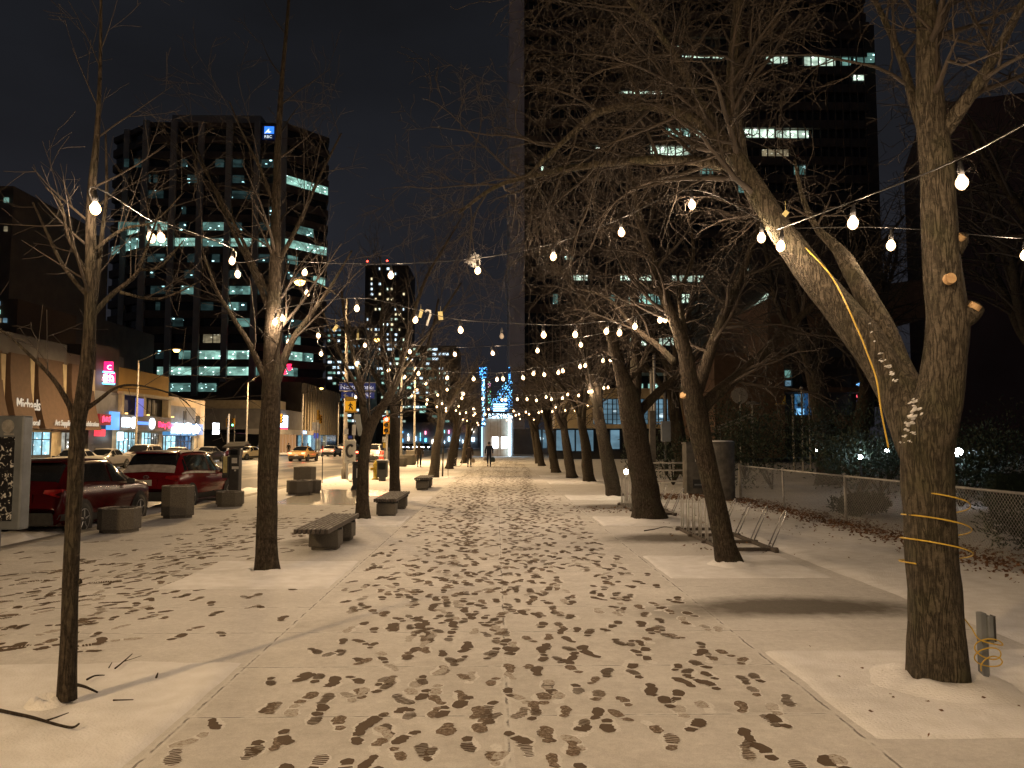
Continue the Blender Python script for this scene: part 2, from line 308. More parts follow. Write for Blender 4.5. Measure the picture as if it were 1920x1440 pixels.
# ------------------------------------------------------------------ ground
KX = -8.2          # kerb line of the near pavement
mb = MB(); mb.add([(-1500, -200, -.16), (1500, -200, -.16), (1500, 2500, -.16), (-1500, 2500, -.16)], [(0, 1, 2, 3)])
tag(mb.build('ground', M_['snowflat']), kind='structure')
mb = MB(); mb.add([(-29, -40, -.13), (KX - .3, -40, -.13), (KX - .3, 420, -.13), (-29, 420, -.13)], [(0, 1, 2, 3)])
tag(mb.build('road', M_['asph']), kind='structure')
mb = MB(); mb.add([(KX, -12, 0), (7.75, -12, 0), (7.75, 112, 0), (KX, 112, 0)], [(0, 1, 2, 3)])
tag(mb.build('pavement', M_['pave']), kind='structure')
mb = MB(); mb.add([(7.75, -12, -.01), (140, -12, -.01), (140, 160, -.01), (7.75, 160, -.01)], [(0, 1, 2, 3)])
tag(mb.build('park_lawn', M_['snowflat']), kind='structure')
mb = MB(); mb.mm(KX - .3, KX - .002, -12, 112, -.2, .012); tag(mb.build('kerb', M_['kerb'], bevel=.02), kind='structure')
mb = MB(); mb.mm(-29.3, -29, -12, 170, -.2, .0); tag(mb.build('kerb', M_['kerb'], bevel=.02), kind='structure')
mb = MB(); mb.add([(-60, -12, -.01), (-29.3, -12, -.01), (-29.3, 170, -.01), (-60, 170, -.01)], [(0, 1, 2, 3)])
tag(mb.build('far_pavement', M_['snowflat']), kind='structure')
# wet swept slabs near the kerb
mb = MB(); mb.add([(-6.5, 23.0, .004), (-3.75, 22.6, .004), (-3.75, 29.6, .004), (-6.9, 30.2, .004)], [(0, 1, 2, 3)])
tag(mb.build('wet_paving', M_['wet']), kind='structure')
# slush heaps in the gutter under the parked cars
def heap(x0, x1, y0, y1, h, name, label, seed, mat, z0=0.0, nx=26, ny=26, rough=.5, kind='stuff', edge=.22):
    mb = MB(); vs = []
    for j in range(ny + 1):
        for i in range(nx + 1):
            u, v = i / nx, j / ny; x = x0 + (x1 - x0) * u; y = y0 + (y1 - y0) * v
            e = min(u, 1 - u, v, 1 - v) / edge
            n = mnoise.noise(Vector((x * .9, y * .9, seed))); n2 = mnoise.noise(Vector((x * 5, y * 5, seed)))
            k = min(1, max(0, e)); k = k * k * (3 - 2 * k)
            z = z0 - .012 + (h + .012) * k * (1 + rough * n + .22 * n2 + .35 * mnoise.noise(Vector((x * 2.3, y * 2.3, seed + 9))))
            J = .02 if name == 'snow' else .10; jx = J * mnoise.noise(Vector((y * 1.7, seed, 1))) ; jy = J * mnoise.noise(Vector((x * 1.7, seed, 5)))
            vs.append((x + jx, y + jy, z))
    mb.add(vs, [(j * (nx + 1) + i, j * (nx + 1) + i + 1, (j + 1) * (nx + 1) + i + 1, (j + 1) * (nx + 1) + i) for j in range(ny) for i in range(nx)])
    return tag(mb.build(name, mat, smooth=True), kind=kind)
# snow lying in the tree pits
PL = [5.55, 11.0, 18.1, 24.9, 39.8, 47.0]; PR = [5.96, 11.6, 18.1, 25.6, 34.6, 41.5]
for i, y in enumerate(PR): heap(2.28, 4.5 if i else 4.9, y - 1.1, y + .95, .018, 'snow', '', 3 + i, M_['snow'], nx=48, ny=40, edge=.03)
for i, y in enumerate(PL): heap(-4.15 if i else -4.6, -2.04, y - (1.15 if i else 1.7), y + 1.1, .022, 'snow', '', 13 + i, M_['snow'], nx=48, ny=44, edge=.03, rough=.5)
heap(-5.6, -2.3, 3.2, 4.3, .03, 'snow', '', 31, M_['snow'], nx=40, ny=16)
heap(KX - 2.0, KX - .35, 14.2, 19.4, .17, 'slush', '', 21, M_['snow'], z0=-.13, nx=20, ny=50)
heap(KX - 1.9, KX - .35, 19.6, 34.0, .10, 'slush', '', 22, M_['snow'], z0=-.13, nx=16, ny=70)
heap(4.6, 7.4, 4.0, 24.0, .03, 'snow', '', 24, M_['snow'], nx=30, ny=90, edge=.1)

# ------------------------------------------------------------------ footprints
def sole(mb, x, y, a, L, W, z, style, rnd):
    ca, sa = math.cos(a), math.sin(a); side = rnd.choice((-1, 1))
    def put(pts):
        vs = [(x + p[0] * ca - p[1] * sa, y + p[0] * sa + p[1] * ca, z) for p in pts]; mb.add(vs, [tuple(range(len(vs)))])
    def hw(t):      # half width along the sole, 0 heel .. 1 toe
        if t < .3: return W * .40 * math.sqrt(max(0, 1 - ((t - .17) / .17) ** 2)) if t < .17 else W * (.40 - .12 * (t - .17) / .13)
        if t < .72: return W * (.28 + .22 * math.sin((t - .3) / .42 * math.pi / 2))
        return W * .5 * math.sqrt(max(0, 1 - ((t - .72) / .28) ** 2))
    def outline(t0, t1, n, jit=.006):
        rr = []; ll = []
        for i in range(n + 1):
            t = t0 + (t1 - t0) * i / n; h = hw(min(.999, max(.001, t))); bend = side * W * .16 * math.sin(t * math.pi) ** 2
            j = rnd.uniform(-jit, jit)
            rr.append((bend + h + j, (t - .5) * L)); ll.append((bend - h + j + rnd.uniform(-jit, jit), (t - .5) * L))
        return rr + ll[::-1]
    if style == 0: put(outline(0, 1, 12))
    elif style == 1: put(outline(0, .30, 5)); put(outline(.40, 1, 8))
    elif style == 2:
        t = .02
        while t < .97:
            dt = rnd.uniform(.05, .09); put(outline(t, min(1, t + dt), 2, .008)); t += dt + rnd.uniform(.018, .04)
    elif style == 3: put(outline(.42, 1, 8, .01))
    elif style == 4:
        put(outline(0, .33, 5)); t = .42
        while t < .98: dt = .075; put(outline(t, min(1, t + dt), 2)); t += dt + .03
mb = MB(); rnd = random.Random(11); cells = {}
def foot(x, y, a, pool=None, s=1.0):
    k = rnd.random(); mb.mi = 0 if k < .62 else (1 if k < .85 else 2)
    st = rnd.choice((0, 0, 1, 1, 1, 2, 3, 4, 4)) if y < 16 else rnd.choice((0, 0, 1))
    key = (int(x / .4), int(y / .4)); c = cells.get(key, 0); cells[key] = c + 1
    L = rnd.uniform(.215, .285) * s; W = L * rnd.uniform(.31, .38)
    if y < 13: mi = mb.mi; mb.mi = 3; z_ = .0006 + .0005 * rnd.random(); sole(mb, x + rnd.gauss(0, .004), y + rnd.gauss(0, .004), a, L * 1.07, W * 1.2, z_, 0, random.Random(int(x * 997))); mb.mi = mi
    sole(mb, x, y, a, L, W, .0012 + .0022 * rnd.random(), st, rnd)
M_['rim'] = pm('pressed_snow_rim', (.80, .79, .77), (.66, .65, .63), 60, .8, .6, 80)
for i in range(40):                     # trails of walkers
    x = rnd.uniform(-1.75, 1.9) if rnd.random() < .5 else max(-1.8, min(2, rnd.gauss(-.5, .8))); y = rnd.uniform(3.6, 5.5); d = rnd.choice((0, 0, math.pi)); dr = rnd.gauss(0, .035); step = rnd.uniform(.62, .8); k = 0
    while y < 82:
        ox = (.07 if k % 2 else -.07) + rnd.gauss(0, .05); xx = x + ox
        if -1.98 < xx < 2.2 and rnd.random() < .93: foot(xx, y, d + rnd.gauss(0, .22) + (-.12 if k % 2 else .12))
        y += step * rnd.uniform(.85, 1.12); x += dr * step + rnd.gauss(0, .02); k += 1
        if x < -1.85 or x > 2.1: dr = -dr
for i in range(560):
    x = rnd.uniform(-1.9, 2.15) if i % 2 else rnd.gauss(-.4, .9); y = 4 + 28 * rnd.random()
    if -1.95 < x < 2.2: foot(x, y, rnd.uniform(-.65, .65) + rnd.choice((0, math.pi)))
for i in range(13):                    # diagonal trails on the kerb side
    x = rnd.uniform(-7.2, -3.6); y = rnd.uniform(6.2, 9.5); a = R(rnd.uniform(-38, 22)); step = .7; k = 0
    while y < 34 and -7.7 < x < -3.4:
        ox = (.07 if k % 2 else -.07) + rnd.gauss(0, .05)
        if not (-6.9 < x < -3.7 and 22.4 < y < 30.5): foot(x + ox * math.cos(a), y + ox * math.sin(a), a + rnd.gauss(0, .2))
        x += -math.sin(a) * step; y += math.cos(a) * step; k += 1; a += rnd.gauss(0, .03)
for i in range(330):
    x = rnd.gauss(-5.0, .95); y = 7.0 + rnd.random() ** 1.4 * 12
    if -7.6 < x < -3.3: foot(x, y, R(rnd.uniform(-90, 20)))
for i in range(22):
    x = -2.05 - rnd.random() * 2.4; y = rnd.uniform(7.0, 10.0); foot(x, y, rnd.uniform(-.8, .8))
for k in range(9):                      # a single trail by the fence
    foot(5.2 + .07 * (k % 2) + rnd.gauss(0, .1), 8.5 + k * 1.05, R(25) + rnd.gauss(0, .2)); foot(6.1 + rnd.gauss(0, .25), 9.2 + k * 1.1, R(20) + rnd.gauss(0, .3))
tag(mb.build('footprints', [M_['print'], M_['print2'], M_['print3'], M_['rim']]), 'dark wet footprints trodden into the thin snow', kind='stuff')

# ------------------------------------------------------------------ trees
def rvec(r): return Vector((r.gauss(0, 1), r.gauss(0, 1), r.gauss(0, 1)))
def perp_dir(d, ang, r, bias=None):
    a = rvec(r)
    if bias is not None: a = a + bias
    a = a - d * a.dot(d)
    if a.length < 1e-4: a = d.orthogonal()
    return (d * math.cos(ang) + a.normalized() * math.sin(ang)).normalized()
def grow(mb, p, d, L, rad, lvl, pr, r):
    seg = pr['seg'][lvl]; n = max(3, int(L / seg)); step = L / n; pts = [p.copy()]; rr = [rad]; dirs = [d]
    tip = pr['tip']
    for i in range(n):
        t = (i + 1) / n
        d = (d + rvec(r) * pr['wob'][lvl] + Vector((0, 0, pr['trop'][lvl] - pr['droop'][lvl] * t))).normalized()
        p = p + d * step; pts.append(p.copy()); rr.append(max(tip, rad * (1 - .8 * t))); dirs.append(d)
    mb.tube(pts, rr, pr['sides'][lvl], cap=False)
    if lvl + 1 >= len(pr['n']): return
    nc = pr['n'][lvl + 1]; nc = int(nc * L / pr['ref'][lvl] + r.random()); 
    for k in range(nc):
        t = .12 + .86 * (k + r.random()) / max(1, nc); i = min(n - 1, int(t * n)); f = t * n - i
        q = pts[i].lerp(pts[i + 1], f); nd = perp_dir(dirs[i], R(r.uniform(*pr['ang'])), r, pr.get('bias'))
        grow(mb, q, nd, pr['ref'][lvl + 1] * r.uniform(.55, 1.2) * (1 - .35 * t), max(tip, rr[i] * .62), lvl + 1, pr, r)
def spline(pts, rad, n=4):
    out = []; ro = []; m = len(pts)
    for i in range(m - 1):
        p0 = pts[max(0, i - 1)]; p1 = pts[i]; p2 = pts[i + 1]; p3 = pts[min(m - 1, i + 2)]
        for k in range(n):
            t = k / n
            out.append(.5 * ((2 * p1) + (p2 - p0) * t + (2 * p0 - 5 * p1 + 4 * p2 - p3) * t * t + (3 * p1 - p0 - 3 * p2 + p3) * t ** 3)); ro.append(rad[i] + (rad[i + 1] - rad[i]) * t)
    out.append(pts[-1]); ro.append(rad[-1]); return out, ro
def limb_px(lst, Y0, Y1=None, ws=1.0):
    """limb given as picture points with widths at a known distance"""
    Y1 = Y0 if Y1 is None else Y1; n = len(lst); pts = []; rad = []
    for i, (px, py, wd) in enumerate(lst):
        Y = Y0 + (Y1 - Y0) * i / max(1, n - 1); pts.append(P(px, py, Y)); rad.append(wd * ws / 2 / F * Y)
    return pts, rad
def sprout(mb, pts, rad, t0, count, pr, r, Ls=1.0, lvl=0):
    n = len(pts)
    for k in range(count):
        t = t0 + (1 - t0) * (k + r.random()) / count; i = min(n - 2, int(t * (n - 1))); f = t * (n - 1) - i
        q = pts[i].lerp(pts[i + 1], f); d = (pts[i + 1] - pts[i]).normalized()
        nd = perp_dir(d, R(r.uniform(*pr['ang'])), r, pr.get('bias'))
        grow(mb, q, nd, pr['ref'][lvl] * Ls * r.uniform(.6, 1.25) * (1.1 - .5 * t), max(pr['tip'], min(.03, rad[i] * pr.get('k', .45))), lvl, pr, r)
DROOP = dict(seg=[.16, .11, .075, .06], wob=[.13, .17, .2, .22], trop=[.07, .03, .0, .0], droop=[.16, .14, .10, .1], sides=[6, 4, 3, 3],
             n=[1, 8, 6, 4], ref=[1.6, .85, .45, .22], ang=(28, 68), tip=.0022)
UPR = dict(seg=[.16, .12, .08], wob=[.05, .08, .11], trop=[.035, .025, .015], droop=[.0, .0, .0], sides=[5, 4, 3], n=[1, 4, 3], ref=[1.1, .5, .26], ang=(30, 55), tip=.0017, k=.32)
FAR = dict(seg=[.3, .22, .16], wob=[.14, .19, .22], trop=[.08, .03, .0], droop=[.12, .12, .1], sides=[5, 3, 3], n=[1, 5, 4], ref=[2.0, 1.0, .5], ang=(28, 65), tip=.005)

def tree(name, label, limbs, Y, pr, seed, sprouts, base_label_mat='bark', rough=.07, sides=16, group='bare trees lining the walkway', flare=1.25, Ls=1.0):
    r = random.Random(seed); base = limbs[0][0][0].copy() if isinstance(limbs[0][0][0], Vector) else None
    root = thing(name, label, 'tree', (base.x, base.y, 0), group)
    tb = MB(); cb = MB()
    for k, (pts, rad) in enumerate(limbs):
        sp, sr = spline(pts, rad, 5 if k else 7)
        if k == 0:
            for i in range(len(sr)):
                h = sp[i].z
                if h < .5: sr[i] *= 1 + (flare - 1) * (1 - h / .5) ** 2
        s = sides if k == 0 else max(8, sides - 4)
        if sr[0] < .02: s = 6
        tb.tube(sp, sr, s, cap=True, rough=rough)
        if k < len(sprouts) and sprouts[k]: sprout(cb, sp, sr, sprouts[k][0], sprouts[k][1], pr, r, Ls * (sprouts[k][2] if len(sprouts[k]) > 2 else 1))
    tb.build('trunk', M_[base_label_mat], root, smooth=True, world=True)
    cb.build('crown', M_['twig'], root, smooth=True, world=True)
    return root, limbs
def LP(*a): return limb_px(*a)
# nearest tree on the building side
Y = 5.96
limbs = [LP([(1758, 1282, 106), (1756, 1180, 98), (1750, 1080, 92), (1742, 960, 88), (1738, 870, 92), (1746, 800, 92), (1762, 740, 80), (1772, 670, 74), (1777, 600, 77), (1768, 520, 66), (1762, 430, 64), (1758, 330, 61), (1746, 220, 56), (1740, 120, 42), (1738, 20, 36), (1730, -120, 26), (1735, -300, 14)], Y, Y - .3),
         LP([(1722, 850, 70), (1702, 775, 78), (1670, 710, 72), (1625, 640, 70), (1575, 580, 62), (1520, 510, 55), (1470, 440, 46), (1425, 370, 42), (1385, 305, 36), (1352, 262, 30), (1300, 225, 22), (1220, 200, 17), (1130, 208, 14), (1060, 262, 10), (985, 335, 6)], Y, Y + 1.6),
         LP([(1715, 770, 70), (1685, 690, 52), (1650, 610, 46), (1615, 540, 38), (1585, 488, 30), (1566, 462, 20), (1530, 425, 13), (1505, 370, 9), (1490, 300, 5)], Y + .1, Y + 1.2),
         LP([(1390, 310, 32), (1378, 230, 27), (1372, 150, 24), (1380, 60, 20), (1385, -60, 16), (1370, -220, 10)], Y + 1.0, Y + 1.1),
         LP([(1440, 395, 24), (1370, 318, 20), (1260, 300, 17), (1140, 306, 14), (1020, 325, 11), (930, 350, 8), (860, 400, 5)], Y + .9, Y + 2.4),
         LP([(1362, 270, 22), (1310, 190, 17), (1275, 120, 14), (1225, 50, 11), (1160, -20, 8)], Y + 1.2, Y + .6),
         LP([(1765, 250, 38), (1800, 205, 28), (1850, 130, 20), (1905, 30, 15), (1960, -80, 8)], Y - .2, Y - .8),
         LP([(1750, 300, 24), (1715, 200, 18), (1690, 110, 14), (1650, 20, 10), (1600, -80, 6)], Y - .2, Y + .4),
         LP([(1790, 600, 40), (1815, 590, 42), (1828, 574, 38)], Y - .2), LP([(1790, 470, 30), (1800, 455, 26), (1806, 440, 20)], Y - .2)]
tR1, _ = tree('bare_tree', 'thick grey forked tree with yellow cord wound round its trunk', limbs, Y, DROOP, 5,
              [(.75, 9, .8), (.45, 19, 1.0), (.7, 4, .5), (.1, 9, .8), (.15, 18, 1.05), (.1, 11, 1.0), (.2, 5, .7), (.2, 8, .9)], 'bark2', .10, 30, flare=1.06)
# snow caught in its fork, saw cuts
r_ = random.Random(3)
def snowbits(spots, dy, n, s0, spread):
    for (px, py, k) in spots:
        mb = MB(); c = P(px, py, Y + dy)
        for q in range(n):
            cc = c + Vector((r_.gauss(0, spread * k), r_.gauss(0, .004), r_.gauss(0, spread * .55 * k))); s2 = s0 * k * r_.uniform(.5, 1.1)
            mb.lathe([(.001, -s2 * .3), (s2 * .6, -s2 * .16), (s2 * .7, .0), (s2 * .35, s2 * .2), (.001, s2 * .24)], cc, 7, M=Matrix.Rotation(r_.uniform(-.9, .1), 3, 'Y'))
        mb.build('snow_patch', M_['snow'], tR1, smooth=True, world=True)
snowbits([(1714, 752, .8), (1716, 766, 1.2), (1711, 780, 1.3), (1705, 794, 1.0)], -.335, 12, .026, .016)
snowbits([(1700, 806, 1), (1712, 812, .8), (1694, 818, .8), (1706, 826, .6), (1690, 830, .5)], -.345, 7, .018, .014)
snowbits([(1664, 688, 1.1), (1672, 700, 1.2), (1678, 712, .9), (1655, 674, .9), (1650, 662, .8), (1640, 640, .6), (1634, 622, .5), (1630, 606, .4)], -.07, 7, .018, .012)
for (px, py, rr, dy, n) in [(1782, 522, .042, -.36, (0, -1, .1)), (1829, 573, .045, -.26, (.5, -.3, .85)), (1803, 443, .035, -.24, (.4, -.6, .7))]:
    c = P(px, py, Y + dy); n = Vector(n).normalized(); mb = MB(); mb.cyl(c - n * .03, c + n * .012, rr, rr * .95, 14); mb.build('saw_cut', M_['cut'], tR1, world=True)
# second tree on that side, leaning over the walkway
Y = 11.6
limbs = [LP([(1369, 1062, 42), (1352, 990, 38), (1335, 910, 36), (1318, 840, 38), (1304, 770, 42), (1294, 720, 34), (1285, 665, 27), (1268, 610, 23), (1250, 570, 20), (1228, 500, 17), (1205, 430, 14), (1185, 340, 11), (1170, 240, 7)], Y, Y - .4),
         LP([(1308, 780, 26), (1335, 745, 24), (1390, 700, 20), (1450, 645, 17), (1520, 575, 14), (1600, 510, 9)], Y, Y + .9),
         LP([(1300, 750, 26), (1318, 700, 24), (1338, 640, 20), (1365, 570, 17), (1400, 490, 14), (1430, 400, 9)], Y, Y + .5),
         LP([(1298, 725, 12), (1290, 660, 11), (1280, 600, 10), (1275, 550, 8), (1300, 480, 6), (1290, 400, 4)], Y - .1, Y - .3),
         LP([(1265, 680, 14), (1235, 650, 12), (1190, 615, 9), (1140, 560, 6), (1080, 540, 4)], Y, Y + .6)]
tR2, _ = tree('bare_tree', 'slim dark tree leaning over the walkway beside the near bicycle rack', limbs, Y, dict(DROOP, tip=.0026, n=[1, 7, 5, 3]), 8, [(.55, 16), (.25, 11), (.3, 12), (.3, 5, .7), (.3, 7, .9)], 'bark', .08, 18)
mb = MB(); c = P(1307, 776, Y - .2); mb.cyl(c, c + Vector((0, -.03, 0)), .05, .05, 12); mb.build('saw_cut', M_['cut'], tR2, world=True)
mb = MB(); c = P(1283, 742, Y - .19); n = Vector((-.6, -.5, .4)); mb.cyl(c, c + n * .04, .055, .055, 12); mb.build('saw_cut', M_['cut'], tR2, world=True)
Y = 18.1
limbs = [LP([(1217, 980, 56), (1210, 920, 52), (1200, 860, 47), (1188, 800, 46), (1180, 750, 42), (1166, 705, 27), (1154, 660, 22), (1140, 620, 18), (1110, 580, 14), (1070, 530, 9), (1020, 470, 5)], Y, Y - .8),
         LP([(1188, 760, 26), (1192, 710, 22), (1192, 650, 20), (1194, 590, 16), (1188, 520, 11), (1195, 420, 6)], Y, Y + .3),
         LP([(1196, 775, 20), (1235, 735, 17), (1275, 700, 13), (1330, 640, 9), (1380, 580, 5)], Y, Y + .8),
         LP([(1172, 720, 12), (1200, 690, 11), (1212, 660, 9), (1232, 630, 5)], Y - .2, Y - .4)]
tR3, _ = tree('bare_tree', 'broad trunked tree with flared root just beyond the leaning tree', limbs, Y, dict(DROOP, tip=.0034, n=[1, 7, 5]), 9, [(.45, 22), (.3, 14), (.3, 10), (.3, 4, .6)], 'bark', .09, 18, flare=1.35)
mb = MB(); c = P(1174, 737, Y - .36); mb.cyl(c, c + Vector((0, -.04, 0)), .045, .045, 12); mb.build('saw_cut', M_['cut'], tR3, world=True)
# left row
Y = 5.55
limbs = [LP([(125, 1312, 32), (129, 1200, 29), (134, 1050, 27), (141, 900, 27), (146, 800, 26), (158, 730, 27), (166, 650, 23), (170, 560, 20), (170, 450, 19), (172, 360, 16), (182, 250, 10), (188, 120, 6), (190, -60, 4), (194, -240, 2)], Y, Y),
         LP([(172, 610, 9), (182, 540, 8), (190, 450, 8), (200, 360, 6), (198, 250, 3)], Y, Y + .2),
         LP([(146, 790, 11), (112, 728, 9), (86, 695, 7), (57, 667, 6), (17, 630, 4), (-20, 608, 2)], Y, Y - .3),
         LP([(172, 592, 11), (210, 552, 9), (255, 514, 7), (277, 460, 5), (302, 387, 3)], Y, Y + .5),
         LP([(168, 560, 8), (120, 500, 7), (85, 430, 5), (62, 380, 3)], Y, Y + .3),
         LP([(168, 520, 7), (130, 450, 6), (115, 385, 5), (85, 350, 3)], Y, Y - .3),
         LP([(176, 470, 8), (230, 430, 6), (290, 415, 4), (345, 360, 2)], Y, Y + .2),
         LP([(160, 768, 10), (188, 748, 8), (212, 730, 6), (240, 722, 5), (283, 727, 4), (333, 743, 3), (357, 762, 2)], Y, Y + .3),
         LP([(262, 505, 7), (300, 500, 5), (345, 450, 2)], Y + .4), LP([(225, 548, 7), (300, 560, 5), (380, 525, 2)], Y + .3, Y + .6)]
tL1, _ = tree('bare_tree', 'thin young tree nearest the street with a slender straight trunk', limbs, Y, UPR, 15, [(.5, 13, .8), (.3, 4, .5), (.3, 4, .6), (.3, 5, .6), (.3, 4, .5), (.3, 3, .5), (.3, 4, .5), (.3, 4, .5), (.3, 3, .4), (.3, 3, .4)], 'bark', .06, 16, flare=1.1)
for (px, py) in [(149, 862), (150, 905), (150, 1090)]:
    mb = MB(); c = P(px, py, Y - .05); mb.lathe([(.002, -.02), (.016, -.012), (.014, .008), (.002, .02)], c, 8); mb.build('branch_stub', M_['bark'], tL1, smooth=True, world=True)
Y = 11.0
limbs = [LP([(501, 1074, 42), (500, 1000, 38), (502, 900, 37), (506, 800, 37), (509, 720, 34), (510, 640, 30), (514, 560, 25), (517, 470, 21), (518, 380, 17), (521, 280, 13), (528, 160, 9), (540, 20, 6), (548, -120, 3)], Y),
         LP([(512, 730, 20), (530, 680, 17), (548, 638, 12), (575, 600, 9), (615, 545, 6), (660, 470, 3)], Y, Y + .5),
         LP([(507, 730, 15), (488, 690, 12), (468, 645, 10), (440, 600, 8), (405, 540, 5), (380, 470, 3)], Y, Y - .4),
         LP([(512, 600, 12), (480, 520, 10), (440, 440, 7), (400, 350, 5), (370, 280, 3)], Y, Y + .5),
         LP([(518, 500, 11), (560, 420, 8), (600, 330, 5), (640, 250, 3)], Y, Y + .3),
         LP([(520, 400, 8), (490, 320, 6), (455, 250, 4), (430, 190, 2)], Y, Y - .3),
         LP([(512, 560, 10), (478, 500, 8), (440, 420, 6), (390, 330, 4), (335, 240, 2)], Y, Y + .3)]
tL2, _ = tree('bare_tree', 'straight dark tree standing in snow beside the slatted benches', limbs, Y, dict(UPR, tip=.0024, ref=[1.5, .7, .35], n=[1, 5, 4], wob=[.06, .10, .14]), 25, [(.35, 15), (.3, 6), (.3, 6), (.3, 6), (.3, 6), (.3, 4), (.3, 5)], 'bark', .09, 18, flare=1.2)
Y = 18.1
limbs = [LP([(680, 980, 27), (680, 930, 23), (681, 880, 21), (684, 840, 22), (694, 800, 22), (722, 755, 17), (745, 710, 14), (760, 650, 11), (775, 590, 8), (800, 520, 6), (835, 460, 4), (870, 400, 2)], Y, Y),
         LP([(690, 815, 16), (682, 770, 14), (676, 720, 12), (664, 670, 9), (648, 610, 6), (640, 540, 4)], Y, Y + .3),
         LP([(684, 760, 8), (664, 715, 7), (640, 670, 5), (615, 610, 4), (590, 540, 2)], Y, Y - .3), LP([(750, 700, 8), (782, 655, 6), (820, 600, 5), (865, 530, 3)], Y, Y + .5)]
tree('bare_tree', 'forked dark tree between the two slatted benches', limbs, Y, dict(UPR, tip=.0035, ref=[1.7, .8, .4], n=[1, 6, 4], wob=[.08, .12, .16]), 27, [(.35, 18), (.25, 11), (.2, 6), (.2, 6)], 'bark', .09, 16)
Y = 24.9
limbs = [LP([(741, 940, 22), (740, 890, 19), (740, 840, 19), (740, 790, 17), (735, 740, 14), (720, 680, 10), (715, 610, 7), (718, 540, 4), (712, 480, 2)], Y),
         LP([(735, 780, 12), (755, 730, 9), (785, 690, 7), (810, 620, 5), (822, 560, 3)], Y, Y + .4), LP([(732, 760, 10), (700, 700, 8), (670, 650, 5), (650, 590, 3)], Y, Y - .4)]
tree('bare_tree', 'dark tree just behind the second bench, red signal glowing beside it', limbs, Y, dict(UPR, tip=.0048, ref=[2.2, 1.0, .5], n=[1, 6, 4], wob=[.08, .12, .16]), 29, [(.35, 18), (.25, 11), (.2, 9)], 'bark', .09, 12)
# further trees: three shapes, copied down both rows
def far_tree(seed, lean, h=4.2):
    r = random.Random(seed); b = Vector((0, 0, -.02)); pts = [b]; rad = [.25]; d = Vector((lean, 0, 1)).normalized()
    for k in range(5): d = (d + rvec(r) * .05).normalized(); pts.append(pts[-1] + d * .6); rad.append(.25 - .02 * k)
    L = [(pts, rad)]
    for k in range(5):
        a = k * 2 * math.pi / 5 + r.random(); dd = Vector((math.cos(a) * .55 + lean * .6, math.sin(a) * .55, 1)).normalized(); q = [pts[-1 - (k % 2)].copy()]; rr = [.12]
        for j in range(6): dd = (dd + rvec(r) * .12 + Vector((0, 0, .02))).normalized(); q.append(q[-1] + dd * .62); rr.append(.12 * (1 - (j + 1) / 7.5))
        L.append((q, rr))
    return L
protos = []
spots = [(3.85, 25.6, 0, -1, 'tree with two pale saw cuts beyond the broad trunked tree'), (4.1, 34.6, 1, -1, 'straight tree with snow heaped at its root right of the walkway'),
         (3.8, 39.5, 2, -1, 'sixth tree of the row on the building side'), (3.5, 46.0, 0, -1, 'leaning tree before the lit gateway, seventh on the building side'),
         (3.9, 52.5, 1, -1, 'eighth tree of the row on the building side'), (3.4, 58.5, 2, -1, 'ninth tree of the row on the building side'), (3.5, 65, 0, -1, 'tree of the building side row nearest the lit gateway'),
         (-3.15, 39.8, 1, 1, 'tree beside the third bench with a sapling next to it'), (-3.1, 52.5, 2, 1, 'tree with spreading roots ahead of the pedestrian in the dark coat'),
         (-3.2, 58.0, 0, 1, 'tree with a bicycle wheel leaning at its foot'), (-2.7, 66.0, 1, 1, 'tree of the street side row behind the walking pair'), (-2.9, 75.0, 2, 1, 'last tree of the street side row before the gateway')]
for k in range(3):
    L = far_tree(40 + k, -.10 - .04 * k); r = random.Random(60 + k)
    root = thing('bare_tree', 'far tree', 'tree', (0, 0, 0), 'bare trees lining the walkway')
    tb = MB(); cb = MB()
    for i, (pts, rad) in enumerate(L):
        sp, sr = spline(pts, rad, 3)
        if i == 0: sr[0] *= 1.35; sr[1] *= 1.12
        tb.tube(sp, sr, 12 if i == 0 else 8, rough=.09); sprout(cb, sp, sr, .7 if i == 0 else .2, 2 if i == 0 else 13, FAR, r)
    tb.build('trunk', M_['bark'], root, smooth=True); cb.build('crown', M_['twig'], root, smooth=True); protos.append(root)
def collar(x, y, r0, seed):
    mb = MB(); n = 36; vs = []
    for j, (f, z) in enumerate(((.75, .02), (1.02, .075), (1.35, .07), (1.8, .045), (2.5, -.01))):
        for k in range(n):
            a = 2 * math.pi * k / n; w_ = 1 + .22 * mnoise.noise(Vector((math.cos(a) * 1.5, math.sin(a) * 1.5, seed + j * .3))); vs.append((x + math.cos(a) * r0 * f * (w_ if j > 1 else 1), y + math.sin(a) * r0 * f * (w_ if j > 1 else 1), z * (1 + .5 * mnoise.noise(Vector((math.cos(a) * 2, math.sin(a) * 2, seed + j))))))
    mb.add(vs, [(j * n + k, j * n + (k + 1) % n, (j + 1) * n + (k + 1) % n, (j + 1) * n + k) for j in range(4) for k in range(n)])
    tag(mb.build('snow', M_['snow'], smooth=True), kind='stuff')
for i, (x, y, r0) in enumerate(((3.33, 5.96, .235), (3.45, 11.6, .17), (3.52, 18.1, .38), (-3.02, 5.55, .075), (-3.19, 11.0, .17), (-3.06, 18.1, .2), (-3.18, 24.9, .2), (3.85, 25.6, .34), (4.1, 34.6, .34))): collar(x, y, r0, 5 * i)
used = set()
for (x, y, k, sgn, lab) in spots:
    o = protos[k] if k not in used else copy_tree(protos[k]); used.add(k)
    o.location = (x, y, 0); o.rotation_euler = (0, 0, 0 if sgn < 0 else math.pi); s = 1.0 if y < 60 else .95; o.scale = (s, s, s); o["label"] = lab
